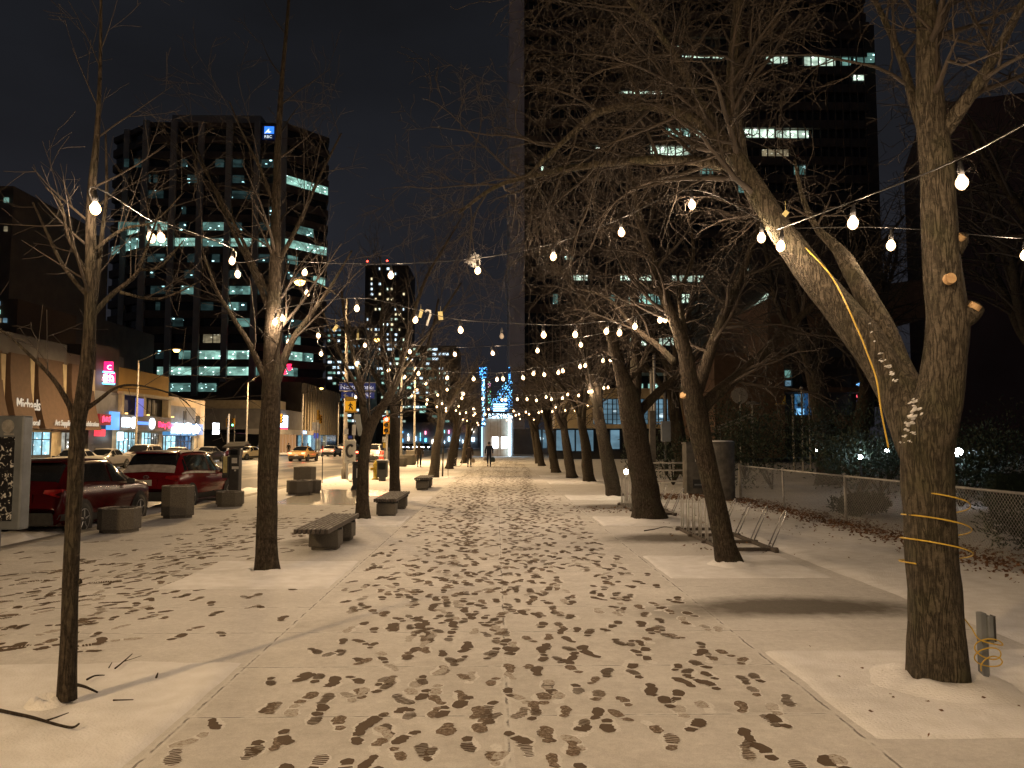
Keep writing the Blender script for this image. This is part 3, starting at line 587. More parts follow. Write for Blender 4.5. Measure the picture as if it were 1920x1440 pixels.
# dim bare trees in the park behind the fence, and beyond the walkway's end
park = [(12.5, 12.5, 0, 1.9, 'tall dim tree in the park behind the near fence panels'), (17, 21, 1, 2.1, 'tall dim tree right of the white globe lamp in the park'), (22, 30, 2, 2.2, 'tall dim tree deep in the park at the edge of view'),
        (14, 33, 1, 1.9, 'dim tree behind the evergreen bushes'), (10.5, 44, 2, 1.8, 'dim tree before the grand lit windows'), (20, 44, 0, 2.0, 'dim tree before the brown concrete hall'), (27, 24, 1, 2.3, 'dim tree at the far side of the park lawn')]
for (x, y, k, s, lab) in park:
    o = copy_tree(protos[k]); o.location = (x, y, 0); o.rotation_euler = (0, 0, x * 1.7); o.scale = (s, s, s); o["label"] = lab; o["group"] = 'dim trees in the park'
# ------------------------------------------------------------------ string lights
m = bpy.data.materials.new('bulb_glow'); m.use_nodes = True; t_ = m.node_tree; t_.nodes.clear()
o_ = t_.nodes.new("ShaderNodeOutputMaterial"); a_ = t_.nodes.new("ShaderNodeAddShader"); tr_ = t_.nodes.new("ShaderNodeBsdfTransparent"); e_ = t_.nodes.new("ShaderNodeEmission"); e_.inputs[0].default_value = (1.0, .62, .30, 1); e_.inputs[1].default_value = 4.0
t_.links.new(tr_.outputs[0], a_.inputs[0]); t_.links.new(e_.outputs[0], a_.inputs[1]); t_.links.new(a_.outputs[0], o_.inputs[0]); M_['bulb'] = m   # warm glowing glass round a filament
BL = bpy.data.lights.new('filament', 'POINT'); BL.energy = BULB_W; BL.color = WARM; BL.shadow_soft_size = .03
def filament(b):
    l = bpy.data.objects.new('filament', BL); col.objects.link(l); l.parent = b; l.location = (0, 0, -.055); M_['bulbdead'] = pm('clear_bulb_glass', (.5, .45, .4), None, 5, .1)
M_['tagy'] = pm('yellow_tag', (.62, .55, .25), None, 8, .6); M_['tagw'] = pm('white_plastic', (.7, .69, .66), None, 8, .5)
def bulb_mesh(r):
    mb = MB(); mb.lathe([(.004, -2.5 * r), (.45 * r, -2.35 * r), (.85 * r, -1.9 * r), (r, -1.35 * r), (.93 * r, -.85 * r), (.62 * r, -.35 * r), (.42 * r, 0)], sides=10); return mb
_b = bulb_mesh(.036); B0 = _b.build('bulb', M_['bulb'], None, smooth=True); BM = B0.data; bpy.data.objects.remove(B0)
_s = MB(); _s.lathe([(.006, -.002), (.019, .0), (.02, .045), (.014, .055), (.012, .085), (.003, .09)], sides=8); S0 = _s.build('socket', M_['black'], None, smooth=True); SM = S0.data; bpy.data.objects.remove(S0)
def string_light(label, start, pts, end, extra=None, sag=.03):
    """pts: bulbs as (px, py, Y); the cable runs just above them"""
    root = thing('light_string', label, 'string lights', start, 'strings of warm bulbs zigzagging over the walkway')
    W = [Vector(start)]
    for q in pts: W.append(P(*q) + Vector((0, 0, .155)))
    W.append(Vector(end)); sp, _ = spline(W, [1] * len(W), 5)
    mb = MB(); mb.tube(sp, .0055, 5); mb.build('cable', M_['cable'], root, smooth=True, world=True)
    r = random.Random(len(pts))
    for q in pts:
        b = bpy.data.objects.new('bulb', BM); col.objects.link(b); b.parent = root; b.location = P(*q) + Vector((0, 0, .05)) - Vector(start)
        b.rotation_euler = (r.gauss(0, .1), r.gauss(0, .1), 0)
        s = bpy.data.objects.new('socket', SM); col.objects.link(s); s.parent = b; filament(b)
    return root
tl2 = P(512, 480, 10.95); tr1 = P(1470, 428, 6.6); tl1 = P(172, 380, 5.5)
def ramp(lst, y0, y1): n = len(lst); return [(a, b, y0 + (y1 - y0) * i / max(1, n - 1)) for i, (a, b) in enumerate(lst)]
string_light('bulb string running from the forked limb up past the thick tree', tr1, [(1465, 463, 6.3), (1600, 420, 5.2), (1803, 344, 4.6)], P(2050, 160, 3.6))
string_light('bulb string strung low behind the thick tree', P(1430, 430, 6.9), [(1671, 461, 6.4), (1922, 480, 6.6)], P(2100, 440, 6.8))
string_light('longest near bulb string from the forked limb to the straight dark tree', P(1440, 420, 6.8), ramp([(1428, 447), (1297, 385), (1165, 437), (1038, 482), (896, 508), (733, 517), (572, 512)], 6.7, 10.6), tl2)
string_light('bulb string between the thin young tree and the straight dark tree', tl1, [(178, 393, 5.3), (281, 447, 6.6), (300, 447, 7.0), (435, 490, 9.2), (445, 515, 9.8)], tl2)
string_light('bulb string from the straight dark tree to the leaning tree', P(514, 590, 10.9), ramp([(516, 605), (530, 598), (669, 579), (780, 601), (863, 620), (1019, 629), (1079, 628), (1138, 622), (1162, 625), (1191, 613), (1238, 601), (1247, 600)], 10.8, 11.5), P(1255, 585, 11.6))
string_light('short bulb string falling from the straight dark tree to the forked tree', P(515, 560, 11), ramp([(575, 551), (540, 643), (596, 630), (602, 664), (684, 648)], 11.3, 17.0), P(690, 660, 18.0))
string_light('bulb string crossing just beyond the leaning tree', P(690, 650, 18), ramp([(768, 660), (852, 665), (923, 663), (1008, 658), (1089, 647)], 17.2, 15.0), P(1270, 600, 12.2))
string_light('bulb string ending at the broad trunked tree', P(650, 660, 18.2), ramp([(669, 682), (729, 695), (785, 701), (839, 709), (888, 711), (932, 712), (943, 711), (980, 709), (1001, 701), (1020, 703), (1047, 699), (1055, 696), (1088, 688), (1098, 686), (1131, 677), (1144, 676)], 18.2, 17.9), P(1152, 664, 18.1))
string_light('bulb string ending at the tree with two saw cuts', P(735, 712, 24.9), ramp([(742, 726), (759, 707), (799, 720), (838, 731), (869, 739), (866, 747), (905, 748), (941, 750), (948, 750), (970, 749), (988, 749), (1006, 751), (1024, 745), (1034, 749), (1055, 747), (1065, 740), (1085, 742), (1104, 735), (1110, 734), (1132, 728), (1140, 727)], 25, 25.6), P(1146, 718, 25.6))
string_light('bulb string over the third bench on the street side', P(740, 725, 25), ramp([(667, 745), (772, 742), (782, 732), (821, 741), (801, 750), (800, 758), (829, 757), (819, 763), (836, 766), (836, 771), (860, 762)], 25, 39), P(812, 752, 39.8))
string_light('bulb string low across the walkway in front of the gateway', P(812, 752, 39.8), ramp([(855, 770), (862, 776), (874, 774), (887, 767), (891, 776), (888, 779), (910, 777), (916, 768), (963, 771), (967, 779), (973, 777), (986, 773), (992, 777), (1010, 774), (1016, 772), (1036, 772), (1042, 764), (1060, 770), (1078, 770), (1088, 768), (1102, 760)], 39.5, 34.8), P(1106, 752, 34.6))
string_light('furthest bulb string, half hidden by the last trees', P(845, 776, 53), ramp([(868, 787), (876, 789), (895, 793), (897, 797), (905, 786), (950, 788), (958, 790), (975, 786), (1001, 787)], 53, 52), P(1020, 776, 52.5))
# the rows of strings go on over and behind the photographer
for k, (y0, y1, lab) in enumerate([(.2, 2.6, 'bulb string right above the photographer'), (-1.5, .6, 'bulb string just behind the photographer'), (-6.0, -2.5, 'bulb string two spans behind the photographer')]):
    a = Vector((-3.0, y0, 4.1)); b = Vector((3.3, y1, 4.1)); n = 8
    root = thing('light_string', lab, 'string lights', a, 'strings of warm bulbs zigzagging over the walkway'); W = [a + (b - a) * i / 9 - Vector((0, 0, .35 * math.sin(math.pi * i / 9))) for i in range(10)]
    sp, _ = spline(W, [1] * 10, 3); mb = MB(); mb.tube(sp, .0055, 5); mb.build('cable', M_['cable'], root, smooth=True, world=True)
    for i in range(1, 9):
        b_ = bpy.data.objects.new('bulb', BM); col.objects.link(b_); b_.parent = root; b_.location = W[i] - a - Vector((0, 0, .1))
        s = bpy.data.objects.new('socket', SM); col.objects.link(s); s.parent = b_; filament(b_)
# paper tags and a dead bulb on the cables
for (px, py, Yd, wd, hg, m, rz, lab) in [(789, 588, 12.0, .05, .13, 'tagy', .3, 'narrow yellow tag hanging on the cable left of the white hook'), (826, 592, 12.0, .07, .13, 'tagy', -.1, 'square yellow tag hanging on the cable right of the white hook'), (629, 615, 12.0, .05, .11, 'tagy', .6, 'tilted yellow tag beside the straight dark tree'), (671, 631, 14, .035, .12, 'tagy', 0, 'thin upright yellow tag above the street'), (1473, 400, 6.4, .04, .05, 'tagy', .7, 'small yellow tag on the forked limb')]:
    c = P(px, py, Yd); mb = MB(); mb.box((0, 0, 0), (wd, .004, hg), M=Matrix.Rotation(rz, 3, 'Y')); mb.cyl((0, 0, hg / 2 - .01), (0, 0, hg / 2 + .08), .002, sides=4)
    o = mb.build('hanging_tag', M_[m]); o.location = c; tag(o, lab, 'tag', 'tags hanging on the light cables')
mb = MB(); c = P(803, 596, 12.0); mb.tube([c + Vector(v) for v in ((-.05, 0, .09), (-.02, 0, .12), (.03, 0, .11), (.035, 0, .05), (.0, 0, -.05), (-.02, 0, -.12))], .017, 8)
tag(mb.build('cable_hook', M_['tagw'], smooth=True), 'white curved hook hanging between two yellow tags', 'hook')
rt = thing('unlit_bulb', 'unlit clear bulb hanging over the walkway', 'light bulb', P(941, 625, 12.0)); mb = bulb_mesh(.036); mb.build('glass', M_['bulbdead'], rt, smooth=True)
o = bpy.data.objects.new('socket', SM); col.objects.link(o); o.parent = rt
mb = MB(); r = random.Random(2); c = P(890, 484, 9.6)
for k in range(60):
    a = rvec(r).normalized() * .07; b = rvec(r).normalized() * .1; b.z = abs(b.z) * -1.2; mb.tube([c + a, c + (a + b) * .5 + rvec(r) * .02, c + b], .0022, 3)
tag(mb.build('twig_tangle', M_['tagw']), 'pale tangle of dry stalks caught on the cable above a bulb', 'twigs')

# ------------------------------------------------------------------ street lamps
M_['sodium'] = em('sodium_lens', (1, .60, .16), 9.0)
def street_lamp(x, y, h, side, arm, label, glow='sodium', reach_y=0.0, m='conc2', r0=.11):
    t = thing('street_lamp', label, 'street lamp', (x, y, 0), 'cobra head lamps along the street')
    mb = MB(); mb.tube([(0, 0, -.13), (0, 0, .5), (0, 0, .52), (0, 0, h)], [r0 * 1.5, r0 * 1.5, r0, r0 * .6], 10); mb.build('pole', M_[m], t, smooth=True)
    mb = MB(); mb.tube([(0, 0, h - .15), (side * arm * .4, reach_y * .4, h + .45), (side * arm * .8, reach_y * .8, h + .85), (side * arm, reach_y, h + .95)], .045, 8); mb.build('arm', M_[m], t, smooth=True)
    mb = MB(); c = Vector((side * (arm + .25), reach_y, h + .93)); mb.box(c, (.85, .36, .12)); mb.build('lamp_head', M_['conc2'], t, bevel=.04)
    mb = MB(); mb.lathe([(.001, -.24), (.16, -.2), (.26, -.09), (.27, 0), (.001, .0)], c - Vector((0, 0, .065)), 14); mb.build('lens', M_[glow], t, smooth=True)
    la = bpy.data.lights.new('lamp_light', 'AREA'); la.shape = 'DISK'; la.size = .5; la.energy = LAMP_W; la.color = SODIUM; l = bpy.data.objects.new('lamp_light', la); col.objects.link(l); l.parent = t; l.location = c - Vector((0, 0, .32)); return t
street_lamp(-30.2, 67, 8.7, 1, 2.9, 'lit street lamp in front of the ochre building')
street_lamp(-30.2, 96.5, 9.0, 1, 1.6, 'street lamp beside the cream building, hidden behind the straight dark tree')
street_lamp(-30.2, 124, 9.3, 1, 2.6, 'yellow lit street lamp before the ribbed building')
street_lamp(-30.2, 40, 9.0, 1, 3.2, 'lit street lamp across the road outside the view')
street_lamp(-7.3, 38.5, 8.8, -1, 2.1, 'tall near street lamp carrying the blue street name signs')
street_lamp(-7.4, 62, 9.0, -1, 1.7, 'second near street lamp beyond the name signs')
street_lamp(-7.4, 72, 8.7, -1, .8, 'third near street lamp over the kerb')
street_lamp(-30.2, 152, 9.3, 1, 2.4, 'street lamp beyond the crossing on the far pavement')

street_lamp(-7.4, -7.0, 8.8, -1, 2.1, 'near street lamp beside the photographer, outside the view')
# ------------------------------------------------------------------ buildings
M_['spandrel'] = pm('brown_spandrel', (.12, .088, .066), (.08, .06, .045), .6, .6)
M_['darkglass'] = pm('unlit_glazing', (.012, .014, .016), (.03, .03, .032), .25, .12)
M_['fin'] = pm('pale_fin', (.38, .355, .33), (.30, .28, .26), .3, .8)
M_['pier'] = pm('pale_pier', (.60, .58, .66), (.50, .48, .55), .25, .85)
M_['teal1'] = lit('office_bright', (.32, .62, .52), 1.3, (.8, 1, 1), 6)
M_['teal2'] = lit('office_mid', (.16, .34, .30), .9, (.6, 1, 1), 5)
M_['teal3'] = lit('office_dim', (.05, .10, .10), .4, (.5, .95, 1), 4, fr=.9)
M_['warmw'] = lit('flat_warm', (.75, .62, .38), .5, (1, .95, .7), 1.4)
M_['white1'] = lit('office_white', (.62, .82, .66), 1.9, (1, 1, .95), 7.0)
M_['bluew'] = lit('hall_blue', (.30, .55, .72), .45, (.7, .9, 1), 1.2, vary=.45, fr=.7)
M_['tiny'] = em('flat_cool', (.65, .85, 1.0), 1.6); M_['tinyw'] = em('flat_yellow', (1, .85, .5), 1.1)
M_['redl'] = em('red_beacon', (1, .05, .03), 12)
def building(name, label, loc=(0, 0, 0), group=None, cat='building'): return thing(name, label, cat, loc, group)
rw = random.Random(77)
def strokes(par, fn, n, m, r_, seed):
    """a line of glowing strokes where the photograph's lettering cannot be read"""
    q = random.Random(seed); mb = MB()
    for k in range(n):
        u0 = (k + .12) / n; u1 = (k + .88) / n
        pts = [fn(u0 + (u1 - u0) * q.random(), v) for v in (q.uniform(0, .2), q.uniform(.35, .6), q.uniform(.7, 1))]; mb.tube(pts, r_, 5)
        v = q.uniform(.1, .9); mb.tube([fn(u0, v), fn(u1, min(1, max(0, v + q.uniform(-.3, .3))))], r_, 5)
    return mb.build('lettering', m, par, world=True)

# --- dark office tower with pale fins across the street
bt = building('office_tower', 'dark office tower with pale vertical fins and a blue roof sign', (-65, 182, 0))
foot = [(-94, 191), (-81, 181), (-49, 181), (-41, 190), (-51, 225), (-94, 225)]
FH = 3.79; NF = 17; z0 = 1.8 + (828 - 745) / F * 181
mb = MB(); mb.prism(foot, -.2, z0 - 2.4); mb.build('lobby_block', M_['darkglass'], bt, world=True)
mb = MB(); mb.prism([(-95, 191), (-81.5, 179.6), (-48.5, 179.6), (-40, 190), (-50, 225), (-95, 225)], z0 - 2.6, z0 + .1)
mb.build('soffit_band', M_['spandrel'], bt, world=True)
def zrow(i): return 1.8 + (828 - 727 + 30.6 * i) / F * 181          # centre height of glazing row i
mb = MB(); mb2 = MB()
for i in range(NF):
    zc = zrow(i); inner = [(-93.3, 191.3), (-80.7, 181.7), (-49.3, 181.7), (-41.7, 190.3), (-51.7, 224), (-93.3, 224)]
    mb2.prism(inner, zc - 1.0, zc + 1.0); top = zrow(i + 1) - 1.0 if i < NF - 1 else zc + 2.2
    if i > 99: inner2 = [(p[0] * .98 - 1.3, p[1]) for p in foot]
    mb.prism(foot, zc + 1.0, top)
mb.prism(foot, z0 + .1, zrow(0) - 1.0)
mb.build('spandrels', M_['spandrel'], bt, world=True); mb2.build('glazing', M_['darkglass'], bt, world=True)
mb = MB(); mb.prism([(-77, 184), (-56, 184), (-56, 210), (-77, 210)], zrow(NF - 1) + 2.2, zrow(NF - 1) + 5.2); mb.build('roof_plant_room', M_['fin'], bt, world=True)
for px in (213, 267, 320, 372, 425, 478, 528):
    x = P(px, 500, 181).x; mb = MB(); ytop = zrow(NF - 1) + 2.4; yf = 180.75
    if px == 213: yf = 186.5; x = -88.5
    mb.box((x, yf, (z0 + ytop) / 2), (1.35, 1.0, ytop - z0)); mb.build('fin', M_['fin'], bt, world=True)
for px in (394, 418, 444, 510): x = P(px, 760, 181).x; mb = MB(); mb.box((x, 180.2, z0 / 2 - 1.3), (1.1, 1.1, z0 - 2.4)); mb.build('lobby_column', M_['spandrel'], bt, world=True)
def twin(px0, px1, row, m, y=181.0):      # lit window on the front
    x0 = P(px0, 500, y).x; x1 = P(px1, 500, y).x; zc = zrow(row); mb = MB(); mb.mm(x0, x1, y + .25, y + .6, zc - .95, zc + .95); mb.build('lit_window', M_[m], bt, world=True)
def cwin(t0, t1, row, m, s=1):            # lit window on a canted corner
    a = Vector((-49, 181, 0)) if s > 0 else Vector((-81, 181, 0)); b = Vector((-41, 190, 0)) if s > 0 else Vector((-94, 191, 0)); zc = zrow(row); n = Vector((.75 * s, -.66, 0))
    p = a.lerp(b, t0); q = a.lerp(b, t1); mb = MB(); mb.slab([(p.x, p.y, zc - .95), (q.x, q.y, zc - .95), (q.x, q.y, zc + .95), (p.x, p.y, zc + .95)], n, -.5); mb.build('lit_window', M_[m], bt, world=True)
B_ = [(218, 261), (273, 314), (326, 366), (378, 419), (431, 472), (484, 522)]
for (a, b, r_, m) in [(285, 314, 0, 'teal3'), (326, 366, 0, 'teal2'), (378, 410, 0, 'teal2'), (300, 314, 1, 'teal1'), (312, 316, 1, 'teal1'), (326, 366, 1, 'teal1'), (378, 419, 1, 'teal1'), (431, 472, 1, 'teal1'), (484, 500, 1, 'teal2'),
    (340, 360, 2, 'teal2'), (378, 419, 2, 'teal1'), (431, 470, 2, 'teal1'), (296, 314, 2, 'teal3'), (384, 400, 3, 'warmw'), (403, 415, 3, 'warmw'), (262, 266, 3, 'teal2'), (326, 345, 4, 'teal3'), (445, 472, 4, 'teal2'), (378, 400, 5, 'teal3'), (431, 450, 5, 'teal2'), (283, 312, 6, 'teal3'), (340, 366, 6, 'teal2'), (484, 500, 6, 'teal3'),
    (431, 472, 6, 'teal2'), (345, 366, 7, 'teal3'), (430, 450, 7, 'teal3'), (275, 300, 8, 'teal3'), (350, 366, 8, 'teal3'), (484, 522, 8, 'teal3'), (273, 310, 9, 'teal1'), (326, 366, 9, 'teal1'), (378, 419, 9, 'teal2'), (431, 472, 9, 'teal1'), (484, 522, 9, 'teal1'), (233, 256, 9, 'teal2'),
    (266, 312, 10, 'teal1'), (375, 417, 10, 'teal2'), (431, 450, 10, 'teal3'), (484, 505, 10, 'teal3'), (218, 256, 10, 'teal2'), (273, 300, 12, 'teal3'), (431, 470, 12, 'teal3'), (345, 366, 13, 'teal3'), (431, 452, 13, 'teal3'), (508, 522, 13, 'teal1'), (266, 275, 13, 'teal3'), (484, 510, 14, 'teal3'), (431, 450, 14, 'teal3')]:
    twin(a, b, r_, m)
for i_, (a, b) in enumerate(B_ * 5):
    r_ = rw.randint(2, 14)
    if i_ % 6 != 5 or r_ > 3: c_ = a + rw.uniform(0, (b - a) * .6); twin(c_, min(b, c_ + rw.uniform(6, 16)), r_, 'teal3') if i_ < 22 else None
for (t0, t1, r_, m) in [(.05, .35, 1, 'teal2'), (.1, .45, 2, 'teal1'), (.5, .7, 2, 'teal2'), (.1, .4, 3, 'teal2'), (.2, .5, 4, 'teal3'), (.7, .95, 7, 'teal1'), (.1, .5, 7, 'teal3'), (.02, .33, 9, 'teal1'), (.36, .65, 9, 'teal1'), (.68, .98, 9, 'teal1'), (.3, .65, 10, 'teal2'), (.02, .33, 13, 'teal1'), (.37, .65, 13, 'teal1'), (.7, .98, 13, 'teal1'), (.1, .3, 8, 'teal2')]: cwin(t0, t1, r_, m)
cwin(.0, .55, 9, 'teal2', -1); cwin(.6, .95, 9, 'teal2', -1); cwin(.1, .5, 10, 'teal1', -1)
sg = P(504, 249, 180.2); mb = MB(); mb.box(sg, (2.9, .3, 3.2)); M_['logo'] = em('blue_logo', (.04, .22, 1), 1.3); mb.build('sign_panel', em('navy_panel', (.004, .015, .08), .35), bt, world=True)
mb = MB(); mb.box(sg + Vector((.15, -.25, .55)), (2.2, .1, 1.7)); lg = mb.build('logo_square', M_['logo'], bt, world=True)
mb = MB(); r = random.Random(4); mb.slab([sg + Vector(v) for v in ((-.9, -.36, -.3), (-.3, -.36, .5), (.2, -.36, .9), (.1, -.36, .4), (.7, -.36, .1), (.2, -.36, -.2), (-.2, -.36, 0))], (0, 1, 0), .05); mb.build('logo_mark', em('logo_white', (.8, .9, 1), 1.2), bt, world=True)
text("RBC", .95, em('sign_white', (.8, .9, 1), 1.0), bt, TM(sg + Vector((-.95, -.32, -1.35))), depth=.03)

# --- slab tower filling the upper right
bs = building('office_slab', 'huge dark office block with lit window strips behind the walkway trees', (40, 156, 0))
YB = 156.0
def bx(px): return P(px, 500, YB).x
def bz(py): return 1.8 + (828 - py) / F * YB
mb = MB(); mb.mm(bx(984), bx(1640), YB + 1.0, YB + 34, 9, bz(-40)); mb.build('glazing', M_['darkglass'], bs, world=True)
mb = MB(); mb.mm(bx(955), bx(983), YB - 1, YB + 36, -.2, bz(-60)); mb.build('end_pier', M_['pier'], bs, world=True)
mb = MB(); mb.mm(bx(1641), bx(1668), YB + 3, YB + 36, 9, bz(-5)); mb.build('end_wall', M_['spandrel'], bs, world=True)
mb = MB()
for k in range(23):
    zc = bz(267 + 36.3 * 9 - 36.3 * k)
    if zc - 1.9 < 10: continue
    mb.mm(bx(984) , bx(1640) + .0, YB + .1, YB + 1.5, zc + 1.05, zc + 2.78)
mb.build('spandrels', M_['spandrel'], bs, world=True)
mb = MB()
for k in range(45): x = bx(984) + (bx(1640) - bx(984)) * (k + .5) / 45; mb.mm(x - .12, x + .12, YB - .12, YB + .08, 12, bz(-40))
mb.build('mullions', M_['spandrel'], bs, world=True)
mb = MB(); mb.mm(bx(1400), bx(1640), YB - 1.2, YB + 20, bz(28), bz(12)); mb.build('parapet_band', M_['spandrel'], bs, world=True)
def bwin(x0, x1, y0, y1, m):
    m = {'teal1': 'white1', 'teal2': 'teal1', 'teal3': 'teal2'}.get(m, m); mb = MB(); mb.mm(bx(x0), bx(x1), YB + .6, YB + 1.02, bz(y1), bz(y0)); mb.build('lit_window', M_[m], bs, world=True)
for q in [(1262, 1290, 56, 76, 'white1'), (1294, 1340, 58, 77, 'white1'), (1345, 1366, 57, 78, 'white1'), (1385, 1400, 60, 75, 'teal1'), (1403, 1416, 62, 75, 'teal2'), (1449, 1490, 76, 87, 'teal1'), (1520, 1580, 74, 92, 'white1'), (1592, 1610, 76, 90, 'teal3'), (1617, 1656, 66, 84, 'teal3'), (1616, 1636, 100, 120, 'white1'), (1224, 1244, 60, 74, 'teal3'),
    (1167, 1200, 132, 151, 'white1'), (1203, 1212, 132, 151, 'teal1'), (1214, 1248, 132, 151, 'white1'), (1255, 1300, 222, 236, 'teal2'), (1312, 1340, 224, 238, 'white1'), (1395, 1412, 222, 240, 'white1'), (1414, 1462, 222, 242, 'white1'), (1465, 1525, 224, 244, 'white1'), (1225, 1262, 258, 274, 'teal1'), (1264, 1304, 258, 274, 'white1'), (1437, 1460, 262, 281, 'warmw'), (1462, 1486, 262, 281, 'warmw'),
    (1016, 1024, 299, 305, 'teal1'), (1076, 1084, 301, 306, 'teal1'), (1120, 1126, 260, 266, 'teal1'), (1072, 1102, 500, 520, 'teal1'), (1165, 1222, 499, 520, 'teal1'), (1262, 1290, 500, 521, 'teal1'), (1292, 1350, 505, 522, 'white1'), (1180, 1230, 545, 566, 'teal2'), (1278, 1310, 541, 563, 'teal1'), (1312, 1346, 543, 563, 'teal1'), (1182, 1212, 627, 645, 'teal1'), (1236, 1262, 630, 645, 'teal1'), (1295, 1344, 627, 646, 'white1'), (1060, 1075, 468, 480, 'teal3'), (1530, 1546, 446, 452, 'teal2')]: bwin(*q)
for k in range(7):
    x = rw.uniform(1000, 1600); y = 267 + 36.3 * rw.randint(1, 8); bwin(x, x + rw.uniform(6, 26), y - 9, y + 9, 'teal3')
# stair block with slanting lit strips
b2 = building('stair_block', 'brown concrete stair block with slanting lit glazing strips', (38, 118, 0))
Y2 = 118.0
def q2(px, py): return (P(px, py, Y2).x, Y2, P(px, py, Y2).z)
mb = MB(); mb.slab([q2(1352, 800), q2(1640, 800), q2(1640, 520), q2(1540, 440), q2(1405, 440), q2(1352, 540)], (0, 1, 0), 24); mb.build('wall', M_['spandrel'], b2, world=True)
for s in ([(1385, 601), (1439, 549), (1439, 558), (1389, 603)], [(1390, 678), (1443, 632), (1443, 643), (1392, 684)], [(1385, 515), (1402, 497), (1402, 507), (1387, 518)]):
    mb = MB(); mb.slab([Vector(q2(*p)) + Vector((0, -.3, 0)) for p in s], (0, 1, 0), .4); mb.build('lit_window', M_['white1'], b2, world=True)

# --- cream civic hall with tall gridded windows
M_['cream'] = pm('cream_stone', (.40, .33, .22), (.33, .27, .18), 1.2, .85)
M_['mull'] = pm('window_bars', (.03, .05, .07), None, 3, .6)
bc = building('civic_hall', 'cream stone hall with tall blue lit gridded windows', (15, 80, 0))
Y3 = 80.0
def q3(px, py): v = P(px, py, Y3); return v.x, v.z
def box3(px0, px1, py0, py1, ya, yb, name, m, par=bc, Yr=Y3):
    a = P(px0, py1, Yr); b = P(px1, py0, Yr); mb = MB(); mb.mm(a.x, b.x, Yr + ya, Yr + yb, a.z, b.z); return mb.build(name, m, par, world=True)
box3(1040, 1279, 728, 747, 0, 12, 'frieze', M_['cream']); box3(1040, 1279, 796, 803, -.4, 12, 'balcony_edge', M_['cream'])
xs = [1040, 1112, 1150, 1166, 1193, 1217, 1226, 1237, 1241, 1263, 1279]
for a, b in ((1040, 1112), (1166, 1193), (1217, 1226), (1264, 1279)): box3(a, b, 747, 796, 0, 12, 'wall', M_['cream'])
box3(1040, 1285, 700, 728, 3, 12, 'upper_glazing', M_['darkglass']); box3(1040, 1290, 690, 700, -1, 12, 'roof_slab', M_['spandrel'])
for a, b in ((1195, 1215), (1226, 1253), (1266, 1277)): box3(a, b, 716, 727, 2.7, 3.1, 'lit_window', M_['teal1'])
for a, b in ((1112, 1150), (1150, 1166), (1193, 1217), (1226, 1237), (1237, 1264)):
    w_ = box3(a + .3, b - .3, 747.5, 795.6, .7, 1.0, 'lit_window', M_['bluew'])
    mb = MB(); A = P(a, 795.6, Y3); B = P(b, 747.5, Y3); n = max(2, int((B.x - A.x) / .42))
    for k in range(n + 1): x = A.x + (B.x - A.x) * k / n; mb.mm(x - .035, x + .035, Y3 + .5, Y3 + .62, A.z, B.z)
    for k in range(6): z = A.z + (B.z - A.z) * k / 5; mb.mm(A.x, B.x, Y3 + .51, Y3 + .6, z - .03, z + .03)
    o = mb.build('glazing_bars', M_['mull'], bc, world=True)
box3(1040, 1279, 803, 862, 2, 12, 'ground_storey', M_['darkglass'])
for a, b, c, d in ((1046, 1058, 806, 845), (1062, 1080, 806, 846), (1084, 1116, 806, 846), (1150, 1166, 806, 842), (1196, 1218, 806, 830)): box3(a, b, c, d, 1.6, 1.95, 'lit_window', M_['bluew'])
box3(1279, 1356, 716, 862, 6, 12, 'recess_wall', M_['darkglass']); box3(1320, 1354, 748, 772, 5.6, 5.95, 'lit_window', M_['bluew'])
for k in range(6): box3(1280, 1358, 772 + k * 7, 773.3 + k * 7, 1.2, 1.4, 'rail', M_['fin'])
box3(1279, 1380, 700, 728, 0, 12, 'lintel', M_['cream']); box3(1357, 1382, 728, 862, -1, 12, 'end_wall', M_['cream'])
# --- brown library block with its deep overhang and lit poster window
bl = building('library_block', 'brown brick library wing with a deep overhang and lit poster window', (27, 62, 0))
M_['brown'] = pm('brown_brick', (.16, .10, .065), (.11, .07, .045), 2, .9, .3, 40)
Y4 = 62.0
def box4(px0, px1, py0, py1, ya, yb, name, m): return box3(px0, px1, py0, py1, ya, yb, name, m, bl, Y4)
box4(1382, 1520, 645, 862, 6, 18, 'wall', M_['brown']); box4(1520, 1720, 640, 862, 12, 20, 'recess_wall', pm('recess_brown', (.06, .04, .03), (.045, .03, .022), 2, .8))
mb = MB(); a, b, c, d = [P(px, py, Y4 + 2) for px, py in ((1440, 652), (1500, 640), (1760, 578), (1760, 540))]
mb.slab([P(1440, 656, Y4), P(1760, 590, Y4), P(1760, 520, Y4), P(1440, 560, Y4)], (0, 1, 0), 18); mb.build('overhang', M_['brown'], bl, world=True)
for a, b, c, d, m in ((1553, 1564, 671, 684, 'teal1'), (1566, 1582, 670, 685, 'teal2'), (1553, 1564, 697, 704, 'teal2'), (1568, 1583, 693, 704, 'bluew')): box4(a, b, c, d, 11.4, 11.9, 'lit_window', M_[m])
box4(1520, 1720, 712, 722, 9, 12, 'ledge', M_['brown']); box4(1520, 1720, 772, 800, 8, 12, 'plinth_wall', M_['brown'])
for px in (1533, 1548, 1566, 1585.4, 1605, 1623): box4(px - .5, px + .5, 640, 722, 11.2, 11.5, 'mullion', M_['black'])
ps = box4(1587, 1605, 724, 770, 10.6, 10.8, 'poster', ledm('poster_blue', (.05, .22, .5), (.16, .4, .6), .45, 1.2, .9))
for k in range(5): box4(1588, 1604.5, 756 + k * 2.9, 757.6 + k * 2.9, 10.5, 10.58, 'poster_text_bar', em('poster_line', (.25, .6, 1), 1.6))
